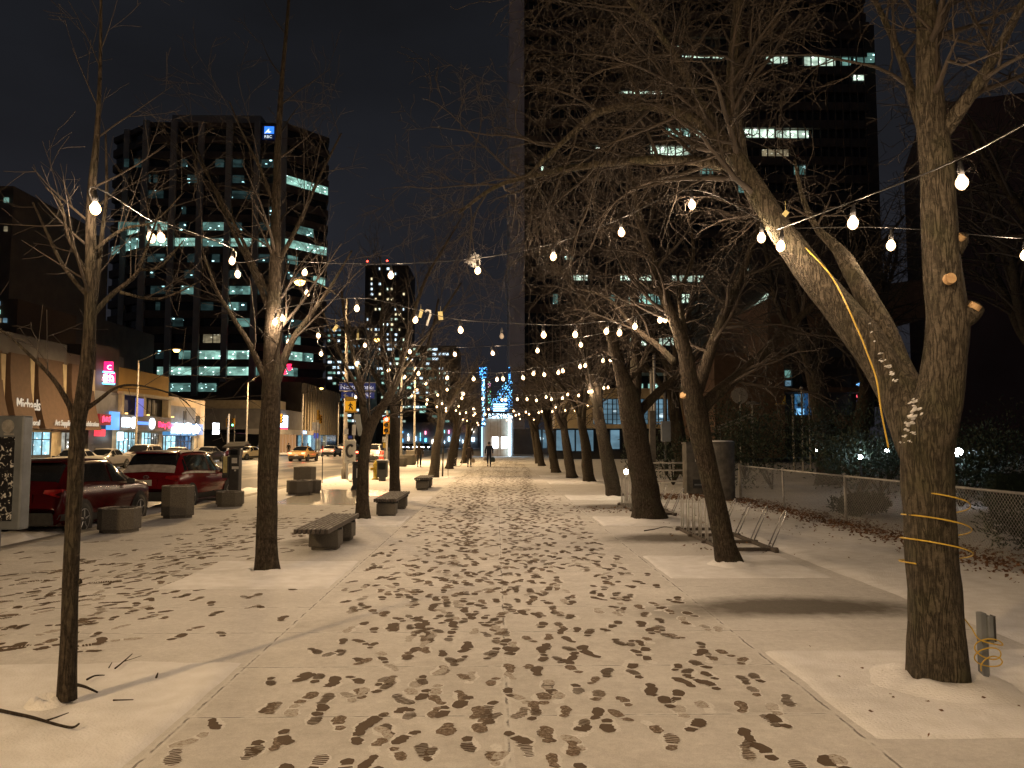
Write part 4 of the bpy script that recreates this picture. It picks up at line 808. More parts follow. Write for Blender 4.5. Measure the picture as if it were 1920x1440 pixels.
box4(1590, 1602, 728, 752, 10.5, 10.58, 'portrait', ledm('portrait_tones', (.02, .08, .16), (.15, .35, .5), .5, 1.6, .9))
box4(1606, 1624, 722, 770, 10.6, 10.8, 'poster', em('poster_navy', (.02, .08, .2), .6))
ch = "ALEDNAM"[::-1]
cc_ = {'M': (.3, .8, 1), 'A': (.2, .5, 1), 'N': (.5, .9, .2), 'D': (.25, .3, 1), 'E': (1, .1, .15), 'L': (1, .85, .1)}
z = P(1612, 770, Y4 + 10.5).z - .9; x = P(1615, 760, Y4 + 10.5).x
for i, c in enumerate("MANDELA"):
    text(c, .62, em('letter_' + c + str(i), cc_[c], 1.5), bl, Matrix.Translation((x, Y4 + 10.5, z + .52 * i)) @ Matrix.Rotation(R(90), 4, 'X') @ Matrix.Rotation(R(90), 4, 'Z'), depth=.02)
text("STRUGGLE FOR FREEDOM", .25, em('letter_small', (.2, .65, 1), 2.2), bl, Matrix.Translation((P(1623, 760, Y4 + 10.5).x, Y4 + 10.5, z + .1)) @ Matrix.Rotation(R(90), 4, 'X') @ Matrix.Rotation(R(90), 4, 'Z'), depth=.02)
# distant dark block, far right
bd = building('distant_block', 'dim reddish block rising behind the dark park trees', (85, 120, 0))
mb = MB(); mb.prism([(68, 120), (110, 105), (125, 140), (80, 150)], -.2, 55); mb.build('wall', pm('dim_brick', (.20, .12, .11), (.15, .09, .08), .1, .9), bd, world=True)

# --- street fronts on the far side (x = -36 faces the road)
XF = -36.0
def fy(px): return -XF * F / (930 - px)
def fz(px, py): return 1.8 + (828 - py) / F * fy(px)
def fbox(par, name, m, px0, px1, z0, z1, d0=0.0, d1=12.0, **k):
    mb = MB(); mb.mm(XF - d1, XF - d0, fy(px0), fy(px1), z0, z1); return mb.build(name, m, par, world=True, **k)
_fb = fbox
def fbox(par, name, m, px0, px1, z0, z1, d0=0.0, d1=12.0, **k):
    o = _fb(par, name, m, px0, px1, z0, z1, d0, d1, **k)
    if name == 'shop_window':                      # door and window frames in front of the glass
        mb = MB(); y0, y1 = fy(px0), fy(px1); n = max(2, int((y1 - y0) / 1.15)); xx = XF - d0 + .06
        for q in range(n + 1): y = y0 + (y1 - y0) * q / n; mb.mm(xx, xx + .07, y - .04, y + .04, z0, z1)
        mb.mm(xx + .004, xx + .06, y0, y1, z1 - .62, z1 - .55); mb.mm(xx + .004, xx + .06, y0, y1, z0, z0 + .25); mb.build('window_frame', M_['black'], par, world=True)
    return o
def ft(s, size, m, par, px, py, sx=1.0, d=.12): return text(s, size, m, par, Matrix.Translation((XF + d, fy(px), fz(px, py))) @ Matrix.Rotation(R(90), 4, 'Z') @ Matrix.Rotation(R(90), 4, 'X'), depth=.03, sx=sx)
M_['awn'] = pm('brown_awning', (.105, .063, .04), (.085, .052, .033), 3, .8); M_['cream2'] = pm('cream_panel', (.46, .38, .25), (.38, .31, .2), 2, .8)
M_['greyp'] = pm('grey_parapet', (.18, .17, .165), (.14, .13, .125), 1, .85); M_['steelp'] = pm('brushed_panels', (.25, .25, .27), (.16, .16, .17), .8, .35, metal=.5)
M_['ochre'] = pm('ochre_render', (.48, .29, .08), (.42, .25, .07), 1, .85); M_['shopw'] = lit('shop_glow', (.45, .85, 1), 1.7, (1, 1, 1), 6, sxy=1.4, sz=2, vary=.5)
M_['shopd'] = lit('shop_dim', (.75, .75, .65), .7, (1, 1, 1), 4, sxy=1.2, sz=1.4, vary=.8)
M_['lettr'] = em('sign_letters', (1, .82, .6), .55)
b = building('craft_shop', 'brown shop with tall curved awnings between cream fins', (XF, 63, 0), 'shops across the street')
fbox(b, 'wall', pm('shop_wall', (.10, .06, .04), None, 2, .8), -60, 184, 2.6, 8.6, .6); fbox(b, 'parapet', M_['greyp'], -60, 132, 8.3, 9.9, .1)
fbox(b, 'parapet', M_['spandrel'], 132, 184, 8.3, 9.3, .2); fbox(b, 'ground_wall', M_['cream2'], -60, 184, -.1, 2.7, .7, 3)
edges = [-50, 14, 66, 128, 183]
for i in range(4):
    a, c = edges[i] + (9 if i else 0), edges[i + 1] - 3; y0, y1 = fy(a), fy(c); mb = MB(); vs = []; n = 10
    for j in range(n + 1):
        t = j / n; z = 8.4 - 5.6 * t; out = .05 + .9 * t ** 2.2; ins = .35 * (1 - t)
        vs += [(XF + out, y0 + ins * .6, z), (XF + out, y1 - ins * .2, z), (XF - .3, y1, z), (XF - .3, y0, z)]
    fs = [(4 * j + k, 4 * j + (k + 1) % 4, 4 * j + 4 + (k + 1) % 4, 4 * j + 4 + k) for j in range(n) for k in range(4)] + [(0, 1, 2, 3), tuple(4 * n + k for k in (3, 2, 1, 0))]
    mb.add(vs, fs); mb.build('awning', M_['awn'], b, world=True)
for px in (12, 66, 126, 179):
    y0 = fy(px); mb = MB(); mb.add([(XF + .1, y0 - .35, 8.2), (XF + .1, y0 + .25, 8.2), (XF + .25, y0 + .1, 3.2), (XF + .25, y0 - .02, 3.2), (XF - .5, y0 - .35, 8.2), (XF - .5, y0 + .25, 8.2), (XF - .5, y0 + .1, 3.2), (XF - .5, y0 - .02, 3.2)], [(0, 1, 2, 3), (0, 3, 7, 4), (1, 5, 6, 2), (0, 4, 5, 1), (3, 2, 6, 7)]); mb.build('fin', M_['cream2'], b, world=True)
fbox(b, 'shop_window', M_['shopw'], 66, 115, .5, 2.55, .45, .8); fbox(b, 'window_frame', M_['cream2'], 66, 115, 2.55, 2.75, .38, .8)
fbox(b, 'shop_window', M_['shopd'], 142, 168, .5, 2.55, .45, .8); fbox(b, 'shop_window', M_['shopd'], -40, 30, .5, 2.55, .45, .8)
ft("Michaels", 1.25, M_['lettr'], b, 30, 768, .72, .45); strokes(b, lambda u, v: Vector((XF + .47, fy(34) + u * (fy(64) - fy(34)), fz(50, 774) + v * .22)), 16, M_['lettr'], .022, 9)
ft("Floral", .62, M_['lettr'], b, 43, 797.5, .95, .98); ft("Art Supplies", .66, M_['lettr'], b, 91, 798, .78, .98); ft("Celebration", .62, M_['lettr'], b, 146, 799, .82, .98)
b = building('karaoke_building', 'grey metal clad narrow building with a pink neon sign', (XF, 74, 0), 'shops across the street')
fbox(b, 'wall', M_['spandrel'], 184, 227, 6.2, 10.6); fbox(b, 'lower_wall', M_['steelp'], 184, 227, 3.9, 6.4, -.05); fbox(b, 'ground_wall', M_['black'], 184, 227, -.1, 3.9, .4)
fbox(b, 'red_sign', em('red_board', (.25, .004, .01), .8), 187, 208, 3.3, 4.3, -.4, .1); strokes(b, lambda u, v: Vector((XF + .5, fy(190) + u * (fy(205) - fy(190)), 3.5 + v * .6)), 5, em('red_letters', (1, .05, .12), 3), .05, 4)
fbox(b, 'blue_light_panel', em('blue_panel', (.10, .35, .8), 1.4), 211, 226, 2.9, 4.6, -.3, .2); fbox(b, 'small_red_sign', em('red_small', (1, .03, .05), 2.2), 186, 196, 2.3, 2.9, -.5, 0)
fbox(b, 'upper_wall', M_['greyp'], 227, 245, 8.9, 10.0, .5); b_ = b
nn = thing('neon_sign', 'pink and blue neon sign projecting over the pavement', 'sign', (XF + 1, 73, 7))
neon = em('pink_neon', (1, .02, .18), 1.6); bl_ = em('blue_neon', (.12, .55, 1), 4)
for (a, c, d_, e, m, nm) in ((190, 211, 678, 697, neon, 'panel'), (183, 215, 699, 718, neon, 'panel')):
    p = P(a, e, 73); q = P(c, d_, 73); mb = MB(); mb.mm(p.x, q.x, 72.9, 73.2, p.z, q.z); mb.build(nm, m, nn, world=True)
for seg in ([(186, 678), (188, 684), (184, 690), (188, 697), (180, 699)], [(188, 697), (206, 698), (214, 699)], [(184, 718), (198, 719), (215, 720)], [(199, 700), (199, 716)]):
    mb = MB(); mb.tube([P(px, py, 72.8) for px, py in seg], .09, 6); mb.build('neon_tube', bl_, nn, world=True)
nw = em('neon_white', (1, .7, .85), 3.5); text("C", .62, nw, nn, TM(P(200, 693, 72.7)), depth=.02); strokes(nn, lambda u, v: P(187 + u * 26, 716 - v * 14, 72.7), 5, nw, .07, 3)
b = building('ochre_building', 'ochre fronted shop building with uplit columns and white signs', (XF, 81, 0), 'shops across the street')
fbox(b, 'wall', M_['ochre'], 228, 320, 6.6, 8.9); fbox(b, 'cornice', M_['cream2'], 226, 322, 6.35, 6.6, -.5); fbox(b, 'recess', M_['black'], 228, 320, 4.4, 6.4, .5)
fbox(b, 'fascia', M_['greyp'], 228, 320, 2.9, 4.4, -.4); fbox(b, 'ground_wall', M_['cream2'], 228, 320, -.1, 2.9, .5)
up = em('column_uplight', (1, .62, .18), 2.5)
for px in (229, 270, 316): fbox(b, 'column', M_['cream2'], px, px + 4.5, 4.4, 6.4, -.3, .4); fbox(b, 'uplight', up, px + 1.2, px + 3.2, 4.42, 4.56, -.75, -.55)
for px in (284, 292, 300): fbox(b, 'window_bar', M_['fin'], px, px + 1.2, 4.7, 6.2, .3, .5)
fbox(b, 'poster_window', em('blue_poster', (.10, .14, .6), .9), 252, 266, 4.3, 6.1, -.5, -.4)
for a, c in ((237, 254), (259, 266), (268, 273), (283, 296), (300, 308)): fbox(b, 'shop_window', M_['shopw'] if a != 300 else M_['shopd'], a, c, .3, 2.7, .35, .5)
ws = em('white_sign', (.75, .9, 1), 4.5)
fbox(b, 'sign_box', ws, 228, 240, 3.2, 4.1, -.6, -.4)
for px, s in ((249, .55), (283, .55)):
    mb = MB(); mb.lathe([(.01, -.1), (s, -.08), (s, .08), (.01, .1)], (XF + .5, fy(px) , 3.65), 16, ax='x'); mb.build('oval_sign', ws, b, world=True)
fbox(b, 'blue_sign_strip', em('blue_strip', (.1, .3, 1), 1.6), 254, 276, 3.5, 3.8, -.5, -.42)
ft("Dairy Queen", .85, em('pink_letters', (1, .03, .12), 3.2), b, 294, 801, 1.05, .55)
fbox(b, 'round_light_box', ws, 223, 228, 1.9, 2.7, -.6, -.3)
b = building('cream_shop', 'low cream shop building with a brilliant white and blue sign', (XF, 92, 0), 'shops across the street')
fbox(b, 'wall', pm('cream_render', (.58, .46, .33), (.5, .4, .28), 1, .85), 321, 388, 4.4, 6.8); fbox(b, 'grey_cladding', M_['steelp'], 322, 369, 3.8, 5.8, -.15, 0); fbox(b, 'lower_wall', M_['cream2'], 370, 388, -.1, 4.4)
fbox(b, 'window', M_['black'], 346, 352, 4.3, 5.3, -.2, -.1); fbox(b, 'window', M_['black'], 372, 378, 3.2, 4.9, -.1, .0)
fbox(b, 'fascia', em('blue_fascia', (.10, .35, .7), .7), 321, 370, 2.5, 3.9, -.3); fbox(b, 'ground_wall', M_['black'], 321, 370, -.1, 2.5, .5)
for a, c in ((322, 341), (344, 355), (357, 369)): fbox(b, 'shop_window', M_['shopw'] if a == 322 else lit('shop_blue%d' % a, (.12, .3, .6), .9, (.9, .95, 1), 3, sxy=1.5, sz=2), a, c, .2, 2.4, .35, .5)
bs_ = em('brilliant_sign', (.75, .9, 1), 18); strokes(b, lambda u, v: Vector((XF + .7, fy(330) + u * (fy(368) - fy(330)), 2.75 + v * 1.1)), 9, bs_, .13, 5); strokes(b, lambda u, v: Vector((XF + .7, fy(323) + u * (fy(329) - fy(323)), 2.6 + v * 1.4)), 2, bs_, .12, 6)
fbox(b, 'notice_board', em('notice', (.4, .5, .9), .7), 371, 380, 2.6, 3.9, -.4, -.3)
fbox(b, 'projecting_sign', em('square_sign', (.85, .92, 1), 6), 388.5, 398, 2.7, 4.1, -1.2, -1.0)
r = random.Random(5)
for k, (px, z, lab) in enumerate(((20, 9.9, 'roof unit on the craft shop'), (100, 9.9, 'second roof unit on the craft shop'), (250, 8.9, 'roof unit on the ochre building'), (300, 8.9, 'smaller roof unit on the ochre building'), (345, 6.8, 'roof unit on the cream building'))):
    t = thing('roof_unit', 'grey ' + lab, 'roof unit', (XF - 4 - k % 2 * 2, fy(px), z), 'ventilation units on the shop roofs'); mb = MB(); mb.mm(-1.2, 1.2, -1.1, 1.1, -1.4, r.uniform(.7, 1.2)); mb.build('casing', M_['greyp'], t, bevel=.05); mb = MB(); mb.cyl((0, 0, .6), (0, 0, 1.7), .25, sides=10); mb.build('flue', M_['steelp'], t)
# low wide podium under the tower and its lit entrance
b = building('bank_podium', 'dark grey podium building with small white and red signs', (XF, 140, 0), 'shops across the street')
fbox(b, 'wall', M_['greyp'], 520, 569, 3.8, 7.2); fbox(b, 'parapet', M_['cream2'], 522, 540, 7.2, 8.6, .2); fbox(b, 'canopy', M_['fin'], 500, 574, 3.0, 3.8, -1.5, 3); fbox(b, 'glass_front', M_['darkglass'], 520, 569, -.1, 3.0, 1.5)
fbox(b, 'white_sign', em('bank_white', (.6, .8, 1), 5), 527, 539, 4.2, 6.2, -.3, 0); fbox(b, 'red_sign_strip', em('bank_red', (1, .02, .08), 3), 527, 539, 3.6, 4.1, -.3, 0); fbox(b, 'canopy_sign', em('canopy_blue', (.35, .6, 1), 3), 553, 559, 3.2, 3.7, -1.8, -1.5)
for px in (526, 532, 538, 544, 550): fbox(b, 'lit_column', em('col%d' % px, (1, .5, .2), .35), px, px + 2, -.1, 3.0, -.6, .0)
b = building('entrance_canopy', 'long low canopy with small pink and blue letters under the tower', (-47, 160, 0))
mb = MB(); mb.mm(-56, -38, 166, 178, 3.4, 4.6); mb.build('canopy', M_['fin'], b, world=True); mb = MB(); mb.mm(-56, -38, 170, 178, -.1, 3.4); mb.build('glass_front', lit('entrance_glow', (.25, .42, .5), .3, (.8, .9, 1), 2), b, world=True)
cl_ = em('canopy_letters', (.6, .7, 1), 5)
for x_ in (-50.2, -48.7, -47.6, -47.1, -46.4): mb = MB(); mb.lathe([(.01, -.1), (.3, -.08), (.3, .08), (.01, .1)], (x_, 165.7, 4.4), 10, ax='y'); mb.build('sign_letter', cl_, b, world=True)
mb = MB(); mb.mm(-53.5, -47, 165.7, 165.9, 3.7, 4.0); mb.build('pink_strip', em('pinkstrip', (1, .4, .5), 3), b, world=True)
b = building('ribbed_building', 'ribbed ochre lit building with blue entrance lights at the crossing', (-36, 170, 0), 'shops across the street')
mb = MB(); mb.mm(-52, XF - .5, fy(571), fy(640), 3.5, 13); mb.build('wall', M_['spandrel'], b, world=True)
mb = MB()
for k in range(16): y = fy(572) + (fy(640) - fy(572)) * k / 16; mb.mm(XF - .5, XF + .2, y, y + .8, 3.2, 12.8)
mb.build('ribs', M_['cream2'], b, world=True)
mb = MB(); mb.mm(-52, XF - 1, fy(571), fy(640), -.1, 3.3); mb.build('glass_front', M_['darkglass'], b, world=True)
for a, c, m in ((574, 578, 'bluew'), (580, 584, 'shopw'), (587, 592, 'bluew'), (600, 603, 'warmw'), (611, 614, 'warmw')): fbox(b, 'lit_entrance', M_[m], a, c, .2, 3.0, -.2, .4)
# red characters high on the podium
rs = thing('red_sign', 'small red glowing characters high beside the straight dark tree', 'sign', P(534, 690, 178))
mb = MB()
for seg in ([(528, 686), (532, 683), (529, 690)], [(527, 693), (533, 692), (536, 700), (528, 700)], [(538, 685), (545, 684), (542, 690), (547, 691)], [(540, 688), (544, 694)]): mb.tube([P(a, b_, 178) for a, b_ in seg], .33, 6)
mb.build('characters', em('red_chars', (1, .02, .08), 3), rs, world=True)

# --- slabs and flats further up the street
def flats(name, label, px0, px1, py, Y, depth, m, seed, n, mats, cell=(8, 9), pbase=812, group='flats and towers up the street', ww=(.5, .42), rows=None):
    a = P(px0, py, Y); c = P(px1, py, Y); b = building(name, label, ((a.x + c.x) / 2, Y, 0), group)
    mb = MB(); mb.mm(a.x, c.x, Y, Y + depth, -.2, a.z); mb.build('wall', m, b, world=True)
    r = random.Random(seed); cells_ = []
    nx = max(1, int((px1 - px0 - 4) / cell[0])); ny = int((pbase - py - 6) / cell[1])
    for i in range(nx):
        for j in range(ny): cells_.append((i, j))
    r.shuffle(cells_)
    for (i, j) in cells_[:n]:
        x0 = px0 + 3 + i * cell[0]; y0 = py + 5 + j * cell[1]; p = P(x0, y0 + cell[1] * ww[1], Y); q = P(x0 + cell[0] * ww[0] * r.uniform(.5, 1.2), y0, Y)
        mb = MB(); mb.mm(p.x, q.x, Y - .25, Y - .02, p.z, q.z); mb.build('lit_window', M_[r.choice(mats)], b, world=True)
    return b
dk = M_['spandrel']
flats('apartment_tower', 'slim dark apartment tower dotted with tiny lit windows', 685, 766, 497, 300, 25, dk, 1, 85, ['tiny', 'tiny', 'tinyw', 'white1'], (7.5, 9.5))
for i, (px, py) in enumerate(((689, 490), (726, 489))):
    t = thing('roof_beacon', ['red beacon on the slim tower roof, street end', 'red beacon on the middle of the slim tower roof'][i], 'beacon', P(px, 497, 302))
    mb = MB(); c = P(px, py, 302); mb.cyl((c.x, c.y, P(px, 497, 302).z), c, .12, sides=5); mb.build('mast', M_['black'], t, world=True); mb = MB(); mb.lathe([(.01, -.4), (.4, 0), (.01, .4)], c, 8); mb.build('lamp', M_['redl'], t, world=True)
flats('office_midrise', 'dark midrise with rows of blue white windows by the crossing', 612, 684, 612, 232, 25, dk, 2, 60, ['tiny', 'teal1', 'teal1', 'bluew'], (9, 10), pbase=800, ww=(.8, .4))
flats('office_midrise', 'broad dark midrise with bright window strips beyond the name sign', 700, 858, 648, 270, 25, dk, 3, 90, ['tiny', 'teal1', 'teal2', 'white1'], (12, 9), pbase=800, ww=(.85, .45))
flats('apartment_tower', 'tall brown block at the edge of view above the craft shop', -90, 26, 348, 108, 20, dk, 4, 16, ['teal2', 'warmw', 'bluew', 'teal1'], (16, 18), pbase=640, ww=(.5, .5), group='blocks behind the shops')
b = flats('apartment_tower', 'narrower brown block with pale vertical ribs behind the craft shop', 27, 80, 388, 116, 20, dk, 5, 11, ['teal2', 'warmw', 'teal1'], (12, 18), pbase=640, ww=(.5, .45), group='blocks behind the shops')
for px in (36, 50, 64): p = P(px, 388, 115.8); mb = MB(); mb.mm(p.x - .5, p.x + .5, 115.3, 115.9, -.1, p.z + .6); mb.build('rib', M_['fin'], b, world=True)
flats('low_flats', 'low dark flats with a few yellow windows above the shop roofs', 80, 198, 600, 140, 20, dk, 6, 7, ['warmw', 'tinyw', 'teal2'], (14, 11), pbase=650, ww=(.5, .4), group='blocks behind the shops')
flats('stone_block', 'pale stone fronted block with blue windows left of the craft shop roof', -60, 34, 560, 86, 12, M_['awn'], 8, 7, ['teal1', 'bluew', 'warmw'], (13, 16), pbase=640, ww=(.6, .5), group='blocks behind the shops')
# distant shop parade with coloured signs, either side of the gateway
b = building('shop_parade', 'long low row of far shops glowing blue and white', (-38, 300, 0))
mb = MB(); p = P(742, 800, 235); q = P(896, 800, 235); mb.mm(p.x, q.x, 235, 245, -.2, 7.5); mb.build('wall', M_['greyp'], b, world=True)
r = random.Random(12); px = 744; sm = [em('far_sign%d' % i, c, s) for i, (c, s) in enumerate((((.5, .75, 1), 6), ((.1, .5, 1), 5), ((1, .1, .1), 4), ((1, .9, .75), 5), ((.3, .9, .9), 3), ((1, .3, .5), 3)))]
while px < 892:
    wd = r.uniform(3, 11); p = P(px, r.uniform(826, 832), 234.5); q = P(px + wd, 0, 234.5); mb = MB(); z1 = p.z + r.uniform(.5, 1.3); mb.mm(p.x, q.x, 234.4, 234.9, max(.3, p.z), z1 + .2); mb.build('shop_window', sm[r.choice((0, 0, 3, 0, 1))], b, world=True)
    if r.random() < .75: mb = MB(); z = P(px, r.uniform(806, 820), 234).z; mb.mm(p.x, p.x + (q.x - p.x) * .8, 234.2, 234.8, z, z + r.uniform(.5, 1.4)); mb.build('shop_sign', r.choice(sm), b, world=True)
    px += wd + r.uniform(1, 5)
b = building('low_hall', 'low dark building with blue lit panes right of the gateway', (12, 110, 0))
mb = MB(); p = P(962, 800, 112); q = P(1045, 800, 112); mb.mm(p.x, q.x, 112, 120, -.2, 3.6); mb.build('wall', M_['greyp'], b, world=True)
for a, c in ((1004, 1014), (1018, 1026), (1034, 1040)): p = P(a, 840, 111.9); q = P(c, 806, 111.9); mb = MB(); mb.mm(p.x, q.x, 111.7, 111.95, p.z, q.z); mb.build('lit_window', M_['bluew'], b, world=True)
# ------------------------------------------------------------------ lit gateway at the end of the walkway
gw = thing('light_gateway', 'gateway kiosk outlined in blue lights at the end of the walkway', 'kiosk', (-0.1, 97, 0))
YG = 97.0
def gb(px0, px1, py0, py1, ya, yb, name, m):
    a = P(px0, py1, YG); b = P(px1, py0, YG); mb = MB(); mb.mm(a.x, b.x, YG + ya, YG + yb, max(-.02, a.z), b.z); return mb.build(name, m, gw, world=True)
bm = pm('kiosk_panel', (.50, .42, .34), (.42, .35, .28), 2, .8)
gb(906, 959, 784, 858, 0, 3, 'body', bm)
for px in (919.5, 932.5, 938.5, 951): gb(px, px + .4, 786, 856, -.03, .0, 'panel_joint', M_['spandrel'])
wp = em('kiosk_pane', (.78, .9, 1), 5)
for a in (923, 940): gb(a, a + 11, 819, 840, -.12, -.02, 'lit_pane', wp); gb(a - .8, a + 11.8, 817.6, 819, -.16, -.02, 'pane_frame', M_['steel'])
led = ledm('blue_leds', (.03, .25, 1), (.15, .6, 1), 5, 4.2, .5); led2 = ledm('blue_leds_fine', (.02, .22, .8), (.25, .7, 1), 4, 5, .45); led3 = ledm('mixed_leds', (.9, .1, .6), (.2, .9, .3), 2.5, 4.5, .4)
gb(903, 910, 706, 800, -.2, .3, 'sign_mast', led); gb(899, 913, 689, 707, -.3, .4, 'mast_cap', led); gb(902.5, 905, 800, 858, -.2, .2, 'mast_tube', em('tube_blue', (.3, .65, 1), 3))
gb(954.5, 957.6, 785, 854, -.4, 0, 'light_tube', em('tube_white', (.55, .82, 1), 9)); gb(953.5, 957, 689, 716, -.2, .2, 'mast_post', led); gb(958, 962, 783, 855, -.1, 2, 'side_panel', M_['steelp'])
gb(916, 961, 776, 784, -.3, 0, 'display_strip', ledm('display_white', (.4, .75, 1), (.8, .95, 1), 6, 6, .6))
gb(924, 954, 756, 772, -.25, -.1, 'display_board', em('board_blue', (.02, .15, .4), .6))
for k in range(4): gb(925, 951 - (k % 2) * 5, 757.5 + k * 3.8, 759.6 + k * 3.8, -.35, -.28, 'display_line', em('board_line%d' % k, (.55, .85, 1), 4))
mb = MB(); vs = []
for i in range(15):
    t = i / 14; a = math.pi * (.5 + .5 * (1 - t)); px = 961 - 42 * t if False else 919 + 42 * t
    top = 758 - 46 * math.sin(t * math.pi / 2 + .0); bot = 768 - 14 * t * .2
    p = P(px, top, YG); q = P(px, min(770, bot), YG); vs += [(p.x, YG, p.z), (q.x, YG, q.z), (p.x, YG + .8, p.z), (q.x, YG + .8, q.z)]
fs = []
for i in range(14): b_ = 4 * i; fs += [(b_, b_ + 1, b_ + 5, b_ + 4), (b_ + 2, b_ + 6, b_ + 7, b_ + 3), (b_, b_ + 4, b_ + 6, b_ + 2), (b_ + 1, b_ + 3, b_ + 7, b_ + 5)]
mb.add(vs, fs); mb.build('arched_panel', led2, gw, world=True)
gb(914, 921, 716, 752, -.3, 0, 'side_display', led3); gb(915, 922, 742, 760, -.35, -.05, 'side_display', ledm('green_leds', (.05, .3, .9), (.2, .9, .3), 3, 4, .45))
strokes(gw, lambda u, v: P(904 + v * 5, 710 + u * 88, YG - .3), 11, em('mast_letter', (.45, .8, 1), 5), .05, 21)
# ------------------------------------------------------------------ street furniture, kerb side
M_['snowd'] = pm('snow_dust', (.42, .40, .37), (.12, .105, .09), 14, .85, lo=.3, hi=.62)
def octagon(rx, ry, c=.3): return [(-rx, -ry + c), (-rx + c, -ry), (rx - c, -ry), (rx, -ry + c), (rx, ry - c), (rx - c, ry), (-rx + c, ry), (-rx, ry - c)]
def planter(px, py, h, label, wpx=None, rz=.35, w=.36, snow=True, depth=None):
    g = G(px, py); t = thing('concrete_planter', label, 'planter', (g.x, g.y + w, 0), 'concrete planters along the kerb', rz)
    mb = MB(); mb.prism(octagon(w * .88, w * .88, w * .42), 0, .06); mb.build('plinth', M_['conc'], t)
    mb = MB(); o = octagon(w, w, w * .5); o2 = [(p[0] * .82, p[1] * .82) for p in o]; n = 8
    vs = [(p[0], p[1], .06) for p in o] + [(p[0], p[1], h) for p in o] + [(p[0], p[1], h) for p in o2] + [(p[0], p[1], h - .07) for p in o2]
    fs = [(i + k * n, (i + 1) % n + k * n, (i + 1) % n + (k + 1) * n, i + (k + 1) * n) for k in range(3) for i in range(n)] + [tuple(range(n))[::-1]]; mb.add(vs, fs); mb.build('tub', M_['conc'], t, bevel=.012)
    mb = MB(); mb.prism([(p[0] * .99, p[1] * .99) for p in o2], h - .08, h - .045); mb.build('snow_fill', M_['snow'], t); mb = MB(); vs = [(p[0] * .99, p[1] * .99, h + .001) for p in o] + [(p[0] * .97, p[1] * .97, h + .016) for p in o] + [(p[0] * 1.03, p[1] * 1.03, h + .016) for p in o2] + [(p[0] * 1.0, p[1] * 1.0, h + .001) for p in o2]; mb.add(vs, [(i + k * 8, (i + 1) % 8 + k * 8, (i + 1) % 8 + (k + 1) * 8, i + (k + 1) * 8) for k in range(3) for i in range(8)]); mb.build('snow_rim', M_['snowd'], t); return t
planter(207, 1001, .47, 'low concrete planter between the parked dark red cars and the walk', rz=.0)
planter(321, 973, .74, 'tall concrete planter directly behind the red car', rz=.4)
planter(423, 951, .40, 'low concrete planter beside the parking pay station', rz=.2)
planter(556, 928, .46, 'low wide concrete planter at the front of the cluster of three', rz=.5, w=.40)
planter(578, 924, .42, 'low concrete planter on the walk side of the cluster of three', rz=.2, w=.36)
planter(566, 915, .80, 'tall concrete planter at the back of the cluster of three', rz=.3, w=.42)
planter(750, 875, .6, 'concrete planter half hidden behind the tree by the red signal', rz=.2, w=.45)
planter(763, 872, .75, 'concrete planter with a metal band beyond the second bench', rz=.2, w=.62)
planter(770, 866, 1.0, 'tallest far concrete planter near the third lamp post', rz=.1, w=.5)

def bench(x, y, label, L=2.1, h=.44, blk=.46, l1=.42, l2=None):
    l2 = L - .42 if l2 is None else l2
    t = thing('slatted_bench', label, 'bench', (x, y, 0), 'backless slatted benches along the walk')
    W = .56; n = 8; sw = W / n
    for k in range(n):
        mb = MB(); mb.box(((k + .5) * sw - W / 2, L / 2, h - .035), (sw * .62, L, .07)); mb.build('slat', M_['wood'], t, bevel=.006)
        mb = MB(); mb.box(((k + .5) * sw - W / 2, L / 2, h + .004), (sw * .5, L * .985, .006)); mb.build('snow_dusting', M_['snowd'], t)
    for yy in (l1, l2): 
        mb = MB(); mb.box((0, yy, .19), (blk, .42, .27)); mb.prism([(p[0] , p[1] + yy) for p in octagon(blk / 2 - .03, .17, .02)], 0, .06); mb.build('concrete_leg', M_['conc'], t, bevel=.03)
    mb = MB(); mb.box((0, l1, .345), (W * .96, .06, .04)); mb.box((0, l2, .345), (W * .96, .06, .04)); mb.build('cross_bar', M_['black'], t); return t
M_['snowd'] = pm('snow_dust', (.42, .40, .37), (.12, .105, .09), 14, .85, lo=.3, hi=.62)
bench(-2.86, 12.4, 'nearest slatted bench with two square concrete legs', L=2.75, blk=.49, l1=1.12, l2=2.35); bench(-2.63, 18.9, 'second slatted bench between the forked tree and its neighbour', L=3.0); bench(-2.75, 29.4, 'third and furthest slatted bench', L=2.4, h=.46)

# parking pay station
g = G(440, 938); t = thing('pay_station', 'black parking pay station with a tilted solar roof', 'pay station', (g.x, g.y, 0))
mb = MB(); mb.box((0, 0, .70), (.30, .32, 1.4)); mb.box((0, 0, .04), (.46, .42, .10)); mb.box((0, 0, 1.48), (.34, .34, .2)); mb.build('cabinet', M_['black'], t, bevel=.02)
mb = MB(); mb.slab([(-.32, -.3, 1.60), (.34, -.3, 1.62), (.30, .3, 1.76), (-.28, .3, 1.74)], (0, 0, 1), .05); mb.build('solar_roof', M_['conc2'], t)
mb = MB(); mb.box((-.24, -.05, 1.02), (.2, .34, .66)); mb.build('side_box', M_['black'], t, bevel=.015)
for (x, z, a, b_, m) in ((-.24, 1.1, .12, .5, 'tagy'), (.02, 1.22, .16, .16, 'tagw'), (.05, 1.0, .2, .08, 'tagw'), (.0, 1.47, .22, .14, 'glass'), (.05, .92, .05, .05, 'tagw')): mb = MB(); mb.box((x, -.18 if x > -.1 else -.23, z), (a, .015, b_)); mb.build('label_plate', M_[m], t)
